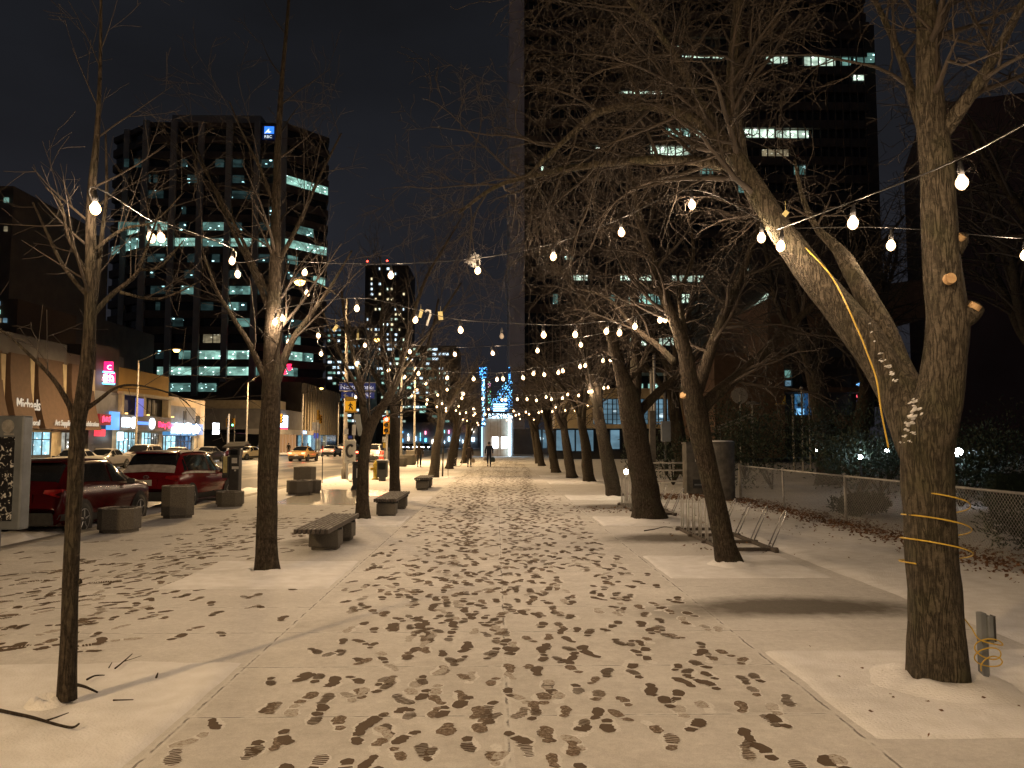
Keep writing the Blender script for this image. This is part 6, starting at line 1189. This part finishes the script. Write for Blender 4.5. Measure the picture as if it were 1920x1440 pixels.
# ------------------------------------------------------------------ cars
def car(name, label, paint, L, W, H, loc, rz, snow=0.0, tail=None, head=None, group=None, kind='suv', plate=None, detail=True, cat='car', badge=False):
    t = thing(name, label, cat, loc, group, rz); h = H
    if kind == 'suv':
        S = [(-.5, .50, .60, .62, .86, .78), (-.49, .42, .78, .80, .93, .80), (-.475, .40, .98, 1.0, .965, .80), (-.455, .40, 1.02, 1.10, .98, .78), (-.42, .36, 1.04, h * .80, .99, .74), (-.375, .34, 1.05, h - .10, 1, .72), (-.30, .32, 1.05, h - .01, 1, .72), (-.1, .30, 1.02, h, 1, .73), (.05, .30, .99, h - .03, 1, .73), (.13, .30, 1.0, h - .14, 1, .72), (.27, .30, 1.0, 1.12, .995, .78), (.33, .32, .99, 1.06, .99, .82), (.44, .34, .93, .99, .965, .80), (.485, .36, .82, .86, .90, .74), (.5, .44, .58, .60, .78, .66)]
    else:
        S = [(-.5, .50, .58, .60, .84, .76), (-.49, .42, .76, .78, .92, .78), (-.47, .38, .90, .93, .96, .8), (-.40, .34, .93, .99, .98, .78), (-.34, .30, .94, 1.04, .99, .74), (-.20, .28, .95, h - .08, 1, .68), (-.08, .27, .94, h, 1, .68), (.04, .27, .93, h - .02, 1, .69), (.10, .27, .92, h - .12, 1, .69), (.23, .28, .90, .97, .995, .74), (.32, .30, .87, .92, .98, .78), (.44, .32, .80, .84, .95, .76), (.485, .34, .68, .72, .87, .7), (.5, .42, .54, .56, .77, .64)]
    n = len(S)
    def cr_(v, t_):
        i = min(len(v) - 2, max(0, int(t_))); f = t_ - i; a = v[max(0, i - 1)]; b = v[i]; c = v[i + 1]; d = v[min(len(v) - 1, i + 2)]
        m0 = (c - a) * .5; m1 = (d - b) * .5
        if (b - a) * (c - b) <= 0: m0 = 0
        if (d - c) * (c - b) <= 0: m1 = 0
        return (2 * f ** 3 - 3 * f * f + 1) * b + (f ** 3 - 2 * f * f + f) * m0 + (-2 * f ** 3 + 3 * f * f) * c + (f ** 3 - f * f) * m1
    cols = list(zip(*S))
    def sec(u):
        y, zb, zs, zr, wf, rf = [cr_(c, u) for c in cols]; w_ = W / 2 * wf; return y * L, [(0, zb - .1), (w_ * .86, zb - .1), (w_ * .97, zb + .04), (w_, zb + (zs - zb) * .45), (w_ * .985, zs - .06), (w_ * .955, zs), (w_ * rf + (w_ * .955 - w_ * rf) * .04, zr - .06 * min(1, (zr - zs) / .3 + .05)), (w_ * rf * .9, zr), (0, zr + .02 * w_)]
    K = 9
    def pt(u, k, s=1, off=0.0):
        y, p = sec(u); i = min(K - 2, int(k)); f = k - i; x = p[i][0] + (p[i + 1][0] - p[i][0]) * f; z = p[i][1] + (p[i + 1][1] - p[i][1]) * f; v = Vector((s * x, y, z))
        if off: c = Vector((0, y * .97, .75)); v = v + (v - c).normalized() * off
        return v
    NU = 44 if detail else 26; mb = MB(); row = []
    for i in range(NU + 1):
        u = (n - 1) * i / NU
        r1 = [pt(u, k) for k in (0, 1, 2, 3, 4, 5, 6, 6.5, 7, 8)]; r2 = [pt(u, k, -1) for k in (7, 6.5, 6, 5, 4, 3, 2, 1)]; row.append(r1 + r2)
    m_ = len(row[0]); mb.add([v for q in row for v in q], [(i * m_ + k, i * m_ + (k + 1) % m_, (i + 1) * m_ + (k + 1) % m_, (i + 1) * m_ + k) for i in range(NU) for k in range(m_)] + [tuple(range(m_)), tuple(range(NU * m_, NU * m_ + m_))[::-1]])
    mb.build('body', paint, t, smooth=True)
    def patch(nm, m, u0, u1, k0, k1, off, sd=(1,), nu=6, nk=4, par=t, fn=None):
        mb = MB()
        for s in sd:
            vs = []
            for i in range(nu + 1):
                for j in range(nk + 1):
                    uu = u0 + (u1 - u0) * i / nu; kk = k0 + (k1 - k0) * j / nk
                    if fn: uu, kk = fn(i / nu, j / nk)
                    vs.append(pt(uu, kk, s, off))
            mb.add(vs, [(i * (nk + 1) + j, i * (nk + 1) + j + 1, (i + 1) * (nk + 1) + j + 1, (i + 1) * (nk + 1) + j) for i in range(nu) for j in range(nk)])
        return mb.build(nm, m, par, smooth=True)
    def span(nm, m, u0, u1, k0, off, nu=6, nk=10, kin=8):       # full width across the roof line
        mb = MB(); vs = []
        for i in range(nu + 1):
            uu = u0 + (u1 - u0) * i / nu
            for j in range(nk + 1):
                a = -1 + 2 * j / nk; k = kin - (kin - k0) * abs(a); vs.append(pt(uu, k, 1 if a >= 0 else -1, off))
        mb.add(vs, [(i * (nk + 1) + j, i * (nk + 1) + j + 1, (i + 1) * (nk + 1) + j + 1, (i + 1) * (nk + 1) + j) for i in range(nu) for j in range(nk)]); return mb.build(nm, m, t, smooth=True)
    gl_ = M_['glass']
    if kind == 'suv': rw_, ws_, a0, a1, mid = (3.25, 5.2), (8.6, 10.0), 5.6, 9.2, 7.6
    else: rw_, ws_, a0, a1, mid = (4.0, 5.3), (7.7, 9.0), 5.0, 8.2, 6.7
    span('rear_window', gl_, rw_[0], rw_[1], 6.15, .012); span('windscreen', gl_, ws_[0], ws_[1], 6.15, .012)
    for s in (1, -1):
        patch('side_window', gl_, a0, mid - .07, 5.12, 5.92, .008, (s,)); 
        patch('side_window', gl_, mid + .07, a1, 5.12, 5.92, .008, (s,), fn=lambda i, j, s=s: (mid + .07 + (a1 - mid + .45 - .55 * j) * i, 5.12 + .8 * j))
        if kind == 'suv': patch('quarter_window', gl_, a0 - .95, a0 - .14, 5.15, 5.8, .008, (s,), fn=lambda i, j: (a0 - .95 + .5 * j * (1 - i) + .81 * i, 5.15 + .65 * j))
    tr = .345 if kind == 'suv' else .32
    for yy in (-.31 * L, .315 * L):
        for s in (1, -1):
            c = Vector((s * (W / 2 - .10), yy, tr)); mb = MB(); mb.lathe([(tr + .075, -.02), (tr + .075, .108), (tr + .01, .112)], c, 24, ax='x', M=Matrix.Scale(s, 3, Vector((1, 0, 0)))); mb.build('wheel_arch', M_['rubber'], t)
            wh = MB(); wh.lathe([(.2, -.12), (tr - .02, -.12), (tr, -.09), (tr, .095), (tr - .02, .12), (tr * .66, .125)], c, 28, ax='x', M=Matrix.Scale(s, 3, Vector((1, 0, 0)))); wo_ = wh.build('wheel', M_['rubber'], t, smooth=True)
            rm = MB(); Ms = Matrix.Scale(s, 3, Vector((1, 0, 0))); rm.lathe([(tr * .66, .10), (tr * .66, .13), (tr * .61, .13), (tr * .58, .07)], c, 24, ax='x', M=Ms); rm.lathe([(.07, .05), (.07, .118), (.01, .125)], c, 12, ax='x', M=Ms)
            for q in range(5): a = q * 1.2566 + .3; d = Vector((0, math.cos(a), math.sin(a))); rm.tube([c + Vector((s * .11, 0, 0)) + d * .05, c + Vector((s * .112, 0, 0)) + d * tr * .62], [.028, .02], 6)
            rm.build('rim', M_['steel'], wo_, smooth=False)
    patch('side_cladding', M_['rubber'], .8, n - 2.2, 1.6, 2.35, .01, (1, -1), 10, 2)
    span('rear_bumper', M_['rubber'], .35, 1.0, 1.2, .02, 3, 12, 2.6) if False else None
    mb = MB(); mb.box((0, -.5 * L + .02, .42), (W * .80, .10, .26)); mb.build('rear_bumper', M_['rubber'], t, bevel=.04); mb = MB(); mb.box((0, .5 * L - .05, .42), (W * .7, .10, .22)); mb.build('front_bumper', M_['rubber'], t, bevel=.04)
    tl = tail or pm('tail_lens_' + str(len(bpy.data.materials)), (.3, .01, .012), (.2, .01, .01), 10, .2); hl = head or M_['steel']
    for s in (1, -1):
        mb = MB(); y0 = -.5 * L
        if kind == 'suv': vs = [(s * W * .455, y0 + .10, 1.0), (s * W * .30, y0 + .035, .99), (s * W * .28, y0 + .035, .92), (s * W * .44, y0 + .05, .84), (s * W * .475, y0 + .16, .87), (s * W * .478, y0 + .22, .98)]
        else: vs = [(s * W * .45, y0 + .08, .86), (s * W * .26, y0 + .03, .86), (s * W * .27, y0 + .03, .76), (s * W * .44, y0 + .04, .70), (s * W * .47, y0 + .14, .74), (s * W * .47, y0 + .2, .84)]
        mb.slab([Vector(v) + Vector((s * .006, -.03, 0)) for v in vs], (0, 1, 0), .06); mb.build('tail_light', tl, t)
        mb = MB(); y1 = .5 * L; mb.slab([(s * W * .42, y1 - .17, .80), (s * W * .22, y1 - .06, .74), (s * W * .24, y1 - .05, .66), (s * W * .43, y1 - .13, .68)], (0, 1, 0), .06); mb.build('headlight', hl, t)
        mb = MB(); mb.box((s * (W / 2 + .06), .165 * L, 1.03 if kind == 'suv' else .96), (.17, .10, .12)); mb.build('wing_mirror', M_['black'], t, bevel=.03)
        for yy in (-.02 * L, .0): pass
        for yy in (-.09, .10): mb = MB(); mb.box((s * (W / 2 + .003), yy * L, .90), (.02, .15, .025)); mb.build('door_handle', paint, t, bevel=.005)
    if plate:
        mb = MB(); mb.box((0, -.5 * L - .022, .80 if kind == 'suv' else .62), (.34, .02, .16)); pl_ = mb.build('number_plate', pm('plate_' + str(len(bpy.data.materials)), plate, tuple(x * .8 for x in plate), 6, .5), t); mb = MB(); mb.box((0, -.5 * L + .01, .80 if kind == 'suv' else .62), (.62, .05, .24)); mb.build('plate_recess', paint, t, bevel=.02)
    if badge: mb = MB(); ring = [(.075 * math.cos(a), -.5 * L - .005, .955 + .045 * math.sin(a)) for a in [k * math.pi / 8 for k in range(17)]]; mb.tube(ring, .007, 5); mb.tube([(-.035, -.5 * L - .005, .93), (-.03, -.5 * L - .008, .98)], .006, 4); mb.tube([(.035, -.5 * L - .005, .93), (.03, -.5 * L - .008, .98)], .006, 4); mb.tube([(-.04, -.5 * L - .008, .955), (.04, -.5 * L - .008, .955)], .006, 4); mb.build('badge', M_['steel'], t)
    if kind == 'suv' and detail: mb = MB(); mb.slab([(-W * .33, -.40 * L - .10, h - .05), (W * .33, -.40 * L - .10, h - .05), (W * .34, -.34 * L, h - .01), (-W * .34, -.34 * L, h - .01)], (0, 0, 1), .03); mb.build('roof_spoiler', paint, t, bevel=.01); mb = MB(); mb.tube([(-.1, -.41 * L, 1.10), (.28, -.405 * L, 1.14)], .012, 5); mb.build('rear_wiper', M_['black'], t)
    if snow:
        sm = pm('car_snow_' + str(len(bpy.data.materials)), (.6, .58, .56), (.38, .36, .34), 7, .8, .3, 30)
        span('snow_on_roof', sm, rw_[1] + .25, ws_[0] - .25, 6.5, .03, 8, 12); 
        if snow > .6: span('snow_on_tailgate', sm, 2.6, 3.75, 6.4, .026, 5, 12); patch('snow_on_flank', sm, 3.6, 8.4, 4.72, 5.08, .012, (1,), 14, 2)
        if snow > .3: span('snow_on_bonnet', sm, ws_[1] + .25, n - 3.1, 6.6, .02, 6, 10)
    return t
yc = 15.6
car('parked_car', 'dark red hatchback parked behind the thin young tree', M_['redpaint'], 4.25, 1.80, 1.56, (-9.35, 17.75, -.13), R(1.0), snow=0, plate=(.55, .46, .33), badge=True, group='cars parked at the near kerb')
car('parked_car', 'bright red hatchback with snow on roof and tailgate', M_['redpaint2'], 4.5, 1.84, 1.64, (-9.55, 24.3, -.13), R(-2), snow=1, plate=(.5, .52, .48), badge=True, group='cars parked at the near kerb')
def paintm(nm, c, rough=.35): return pm(nm, c, tuple(x * .85 for x in c), 2, rough, coat=.5)
silver = paintm('silver_paint', (.34, .32, .30)); white_ = paintm('white_car_paint', (.62, .60, .57)); grey_ = paintm('grey_car_paint', (.10, .095, .09)); dark_ = paintm('dark_car_paint', (.02, .02, .022)); cream_ = paintm('cream_car_paint', (.62, .52, .32))
redlit = em('tail_lit', (1, .06, .03), 30); headlit = em('head_lit', (.85, .9, 1), 45)
farc = [(50, 'sedan', white_, 'white car parked at the far kerb, mostly behind the info panel', 52.5), (128, 'sedan', silver, 'snow topped sedan parked behind the dark red hatchback', 56.5), (200, 'suv', silver, 'silver people carrier parked before the neon signed building', 62.5), (262, 'sedan', grey_, 'grey sedan parked before the ochre building', 69.0), (318, 'sedan', dark_, 'black sedan parked between the lamp post and the red hatchback roof', 76.5), (366, 'suv', paintm('maroon_paint', (.12, .015, .015)), 'maroon car parked before the cream building', 86), (407, 'suv', white_, 'white car parked last in the far kerb row', 95)]
for (px, k, m, lab, yy) in farc:
    x = max(-27.9, min(-27.2, P(px, 860, yy).x)); x = -27.6
    car('parked_car', lab, m, 4.6, 1.8, 1.68 if k == 'suv' else 1.42, (x, yy, -.13), R(180), snow=.5, kind=k, detail=False, group='cars parked at the far kerb')
def at_px(px, py): g = G(px, py, -.13); return (g.x, g.y, -.13)
car('moving_car', 'cream sedan with a lit headlight emerging past the pay station', cream_, 4.5, 1.8, 1.42, at_px(463, 862), R(165), kind='sedan', head=headlit, detail=False, group='cars driving on the road')
car('moving_car', 'pale yellow sedan driving away with lit tail lights', paintm('taxi_paint', (.62, .40, .16)), 4.6, 1.85, 1.45, (-19.3, 80.0, -.13), R(-4), kind='sedan', tail=redlit, detail=True, plate=(.7, .7, .7), group='cars driving on the road')
car('moving_car', 'white sedan ahead of the pale yellow sedan', white_, 4.5, 1.8, 1.42, (-21.5, 104, -.13), R(-2), kind='sedan', tail=redlit, detail=False, group='cars driving on the road')
car('moving_car', 'dark car beside the white board sign with red tail lights', dark_, 4.5, 1.8, 1.45, (-15.6, 88, -.13), R(0), kind='sedan', tail=redlit, detail=False, group='cars driving on the road')
car('moving_car', 'white tall car between the two trees with glaring red tail lights', white_, 4.6, 1.85, 1.7, (-11.6, 76, -.13), R(0), kind='suv', tail=em('tail_glare', (1, .2, .15), 60), detail=False, group='cars driving on the road', plate=(.8, .85, 1))
for i, (px, yy, m, lab) in enumerate(((664, 150, dark_, 'far car queuing on the road, first of three'), (640, 160, white_, 'far white car queuing beyond the pale yellow sedan'), (700, 150, grey_, 'far grey car queuing left of the hazard plate'))): car('moving_car', lab, m, 4.5, 1.8, 1.45, (P(px, 840, yy).x, yy, -.13), 0 if i else R(180), kind='sedan', detail=False, tail=redlit, head=headlit, group='cars driving on the road')
# headlights queueing far up the street
for i, (px, yy) in enumerate(((752, 175), (762, 182), (772, 176), (788, 188), (800, 180))): car('moving_car', ['oncoming car nearest the planters', 'oncoming car second from the planters', 'oncoming car behind the walking hooded person', 'oncoming car seen right of the hooded person', 'oncoming car beside the fifth street side trunk'][i], (dark_, white_, silver, dark_, grey_)[i], 4.5, 1.8, 1.5, (P(px, 840, yy).x, yy, -.13), R(180), kind='sedan', detail=False, head=headlit, group='oncoming cars far up the street')
t = thing('traffic_barrel', 'orange red traffic barrel beside the road', 'barrel', G(715, 868)); mb = MB(); mb.lathe([(.3, 0), (.3, .06), (.24, .08), (.22, .5), (.2, 1.0), (.1, 1.02)], sides=14); mb.build('drum', pm('barrel_red', (.6, .08, .05), None, 4, .5), t, smooth=True); mb = MB(); mb.lathe([(.225, .55), (.217, .7)], sides=14); mb.build('white_band', M_['tagw'], t)

# ------------------------------------------------------------------ people
def skin(name, V, E, Rr, mat, parent, sub=1):
    me = bpy.data.meshes.new(name); me.from_pydata(V, E, []); me.materials.append(mat); o = bpy.data.objects.new(name, me); col.objects.link(o); o.parent = parent
    s = o.modifiers.new('skin', 'SKIN'); s.use_smooth_shade = True
    if not me.skin_vertices: 
        bpy.context.view_layer.objects.active = o
    for i, v in enumerate(me.skin_vertices[0].data): v.radius = Rr[i] if isinstance(Rr[i], tuple) else (Rr[i], Rr[i]); v.use_root = (i == 0)
    o.modifiers.new('sub', 'SUBSURF').levels = sub; o.modifiers['sub'].render_levels = sub; return o
def person(label, loc, rz, H=1.75, stride=.2, coat=(.02, .02, .025), trousers=(.015, .018, .03), long=False, hood=False, bags=(), lean=0.02, hair=(.03, .02, .015)):
    t = thing('person', label, 'person', loc, 'people out walking', rz); s = H / 1.75; skm = pm('skin_tone' + str(len(bpy.data.materials)), (.32, .2, .14), None, 4, .6)
    V = []; E = []; Q = []
    def add(p, r_, par=None): V.append(tuple(c * s for c in p)); Q.append((r_[0] * s, r_[1] * s) if isinstance(r_, tuple) else r_ * s); i = len(V) - 1; (E.append((par, i)) if par is not None else None); return i
    pe = add((0, 0, .93), (.15, .10)); sp1 = add((0, lean * .5, 1.12), (.135, .095), pe); ch = add((0, lean, 1.32), (.16, .105), sp1); ne = add((0, lean + .01, 1.47), .055, ch); hd = add((0, lean + .02, 1.58), (.070, .085), ne); tp = add((0, lean + .02, 1.70), (.055, .065), hd)
    hips = {}
    for sd, ph in ((1, 1), (-1, -1)):
        st = stride * ph; hip = add((sd * .09, 0, .86), .088, pe); kn = add((sd * .095, st * .45 + .03, .48), .058, hip); an = add((sd * .09, st - .02 * (1 - ph), .09 + (.05 if ph < 0 else 0)), .038, kn); ft_ = add((sd * .10, st + .14, .035 + (.02 if ph < 0 else 0)), (.042, .03), an)
        sh = add((sd * .19, lean, 1.40), .058, ch); el = add((sd * .245, lean - st * .35, 1.12), .043, sh); wr = add((sd * .25, lean - st * .55 + .04, .88), .028, el); pa = add((sd * .25, lean - st * .55 + .05, .80), (.018, .036), wr)
        for f in range(4): k1 = add((sd * .25 , lean - st * .55 + .02 + f * .02, .745), .0095, pa); add((sd * .238, lean - st * .55 + .02 + f * .02, .705 + .006 * abs(f - 1.4)), .008, k1)
        th = add((sd * .238, lean - st * .55 + .09, .80), .010, pa); add((sd * .228, lean - st * .55 + .10, .765), .009, th); hips[sd] = Vector(V[pa])
    skin('body', V, E, Q, skm, t)
    for sd in (1, -1): mb = MB(); mb.lathe([(.001, -.012), (.014, -.006), (.016, .006), (.001, .012)], (sd * .075 * s, (lean + .02) * s, 1.60 * s), 8, ax='x'); mb.build('ear', skm, t, smooth=True)
    mb = MB(); mb.lathe([(.001, 0), (.012, .01), (.006, .03), (.001, .035)], (0, (lean + .105) * s, 1.585 * s), 8); mb.build('nose', skm, t, smooth=True)
    for sd in (1, -1): mb = MB(); mb.lathe([(.001, -.006), (.008, 0), (.001, .006)], (sd * .03 * s, (lean + .098) * s, 1.615 * s), 8); mb.build('eye', M_['black'], t)
    mb = MB(); mb.box((0, (lean + .10) * s, 1.55 * s), (.045, .01, .008)); mb.build('mouth', M_['black'], t)
    cm = pm('coat' + str(len(bpy.data.materials)), coat, tuple(c * .7 for c in coat), 8, .85); tm = pm('trousers' + str(len(bpy.data.materials)), trousers, None, 8, .85)
    # trousers, coat, hair/hood follow the body
    V2, E2, Q2 = [], [], []
    def add2(p, r_, par=None): V2.append(tuple(c * s for c in p)); Q2.append((r_[0] * s, r_[1] * s) if isinstance(r_, tuple) else r_ * s); i = len(V2) - 1; (E2.append((par, i)) if par is not None else None); return i
    a = add2((0, 0, .98), (.155, .115))
    for sd, ph in ((1, 1), (-1, -1)): st = stride * ph; b_ = add2((sd * .09, 0, .86), .10, a); c_ = add2((sd * .095, st * .45 + .03, .48), .073, b_); add2((sd * .09, st - .01, .11 + (.05 if ph < 0 else 0)), .06, c_)
    skin('trousers', V2, E2, Q2, tm, t); V2, E2, Q2 = [], [], []
    low = .62 if long else .86; c0 = add2((0, lean, 1.30), (.195, .14)); c1 = add2((0, lean * .6, 1.10), (.17, .13), c0); c2 = add2((0, 0, .95), (.185, .15), c1); c3 = add2((0, 0, low), (.2 if long else .18, .17 if long else .14), c2); c4 = add2((0, lean, 1.43), (.13, .09), c0)
    for sd, ph in ((1, 1), (-1, -1)): st = stride * ph; q = add2((sd * .20, lean, 1.38), .075, c0); e_ = add2((sd * .26, lean - st * .35, 1.12), .062, q); add2((sd * .255, lean - st * .55 + .03, .90), .05, e_)
    skin('coat', V2, E2, Q2, cm, t)
    for sd, ph in ((1, 1), (-1, -1)): st = stride * ph; mb = MB(); mb.box((sd * .10 * s, (st + .06) * s, (.04 + (.03 if ph < 0 else 0)) * s), (.10 * s, .28 * s, .09 * s)); mb.build('shoe', M_['black'], t, bevel=.03)
    hr = pm('hair' + str(len(bpy.data.materials)), coat if hood else hair, None, 20, .8); rr = .118 if hood else .100
    mb = MB(); prof = [(.001, rr * 1.25), (rr * .6, rr * 1.12), (rr * .95, rr * .6), (rr, 0), (rr * .92, -rr * .6), (rr * .7, -rr * (1.1 if hood else .8)), (.03, -rr * 1.2 if hood else -rr * .85)]; mb.lathe([(a_, b_) for a_, b_ in prof], (0, (lean - .02) * s, 1.62 * s), 14); mb.build('hood' if hood else 'hair', hr, t, smooth=True)
    for (sd, w_, h_, c_, nm) in bags:
        hp = hips[sd]; o = thing(nm, label.split(' ')[0] and {'shopping_bag': 'full shopping bag carried in the %s hand of the %s' % ('right' if sd > 0 else 'left', 'man walking away' if H > 1.78 else 'person in the long coat')}[nm], 'bag', (0, 0, 0), 'bags carried by the walkers')
        Mw = Matrix.Translation(loc) @ Matrix.Rotation(rz, 4, 'Z'); wp_ = Mw @ (hp + Vector((0, 0, -.08))); o.location = wp_; o.rotation_euler = (0, 0, rz)
        bmm = pm('bag' + str(len(bpy.data.materials)), c_, tuple(x * .7 for x in c_), 8, .6, .3, 20); mb = MB(); oc = octagon(w_ / 2, .1, .04); lv = [(.15, -.06), (.8, -.10), (1.05, -h_ * .5), (1.0, -h_ * .85), (.8, -h_)]; vs = [(p[0] * k, p[1] * k, z) for k, z in lv for p in oc]
        mb.add(vs, [(i * 8 + k, i * 8 + (k + 1) % 8, (i + 1) * 8 + (k + 1) % 8, (i + 1) * 8 + k) for i in range(len(lv) - 1) for k in range(8)] + [tuple(range(8)), tuple(range(8 * (len(lv) - 1), 8 * len(lv)))[::-1]]); mb.build('body', bmm, o, smooth=True); mb = MB(); mb.tube([(-.05, 0, -.08), (-.03, 0, .0), (0, 0, .02), (.03, 0, 0), (.05, 0, -.08)], .008, 5); mb.build('handle', bmm, o)
    return t
def gp(px, py): g = G(px, py); return (g.x, g.y, 0)
person('man in a dark jacket walking away towards the lit gateway with two bags', gp(917, 875), R(3), 1.82, .10, (.012, .016, .03), (.012, .014, .025), bags=((1, .34, .42, (.03, .05, .045), 'shopping_bag'), (-1, .28, .32, (.25, .22, .18), 'shopping_bag')))
person('person in a long dark coat walking left of the man, one pale bag', gp(880, 876), R(-5), 1.66, .12, (.022, .013, .011), (.015, .012, .012), long=True, hood=True, bags=((1, .3, .36, (.2, .16, .12), 'shopping_bag'),))
person('hooded person in a brown jacket walking near the kerb lamp post', gp(786, 876), R(4), 1.72, .05, (.035, .022, .012), (.012, .012, .014), hood=True)
for (px, py, rz, lab) in ((567, 856, 70, 'person striding on the far side of the road, first of the pair'), (577, 855, 70, 'person striding on the far side of the road, second of the pair'), (541, 850, 20, 'lone person standing by the dark podium doors')):
    person(lab, (P(px, py, 98 if px != 541 else 118).x, 98 if px != 541 else 118, -.1), R(rz), 1.72, .32 if px != 541 else .05, (.03, .025, .022), (.02, .02, .025))
# bicycle wheel and sapling by the street side trees
t = thing('spoked_cycle', 'bare bicycle wheel leaning against a street side trunk', 'bicycle', (-2.75, 57.6, .33)); mb = MB(); ring = [(.32 * math.cos(a), 0, .32 * math.sin(a)) for a in [k * math.pi / 14 for k in range(29)]]; mb.tube(ring, .022, 6); mb.build('tyre', M_['fence'], t, smooth=True); mb = MB()
for k in range(12): a = k * math.pi / 6; mb.tube([(0, 0, 0), (.31 * math.cos(a), 0, .31 * math.sin(a))], .004, 3)
mb.build('spokes', M_['steel'], t)
t = thing('staked_sapling', 'thin staked sapling beside the tree at the third bench', 'sapling', (-2.75, 41.0, 0)); mb = MB(); mb.tube([(0, 0, 0), (.02, 0, 1.2), (0, .02, 2.6), (.03, 0, 3.6)], [.045, .035, .025, .008], 8); mb.build('trunk', M_['bark'], t, smooth=True); mb = MB(); mb.cyl((.28, 0, 0), (.28, 0, 1.5), .02, sides=6); mb.build('stake', M_['wood'], t); mb = MB(); r = random.Random(4)
for k in range(12): grow(mb, Vector((0, 0, 1.6 + k * .16)), Vector((r.gauss(0, .6), r.gauss(0, .6), .8)).normalized(), .8, .01, 1, FAR, r)
mb.build('crown', M_['twig'], t)
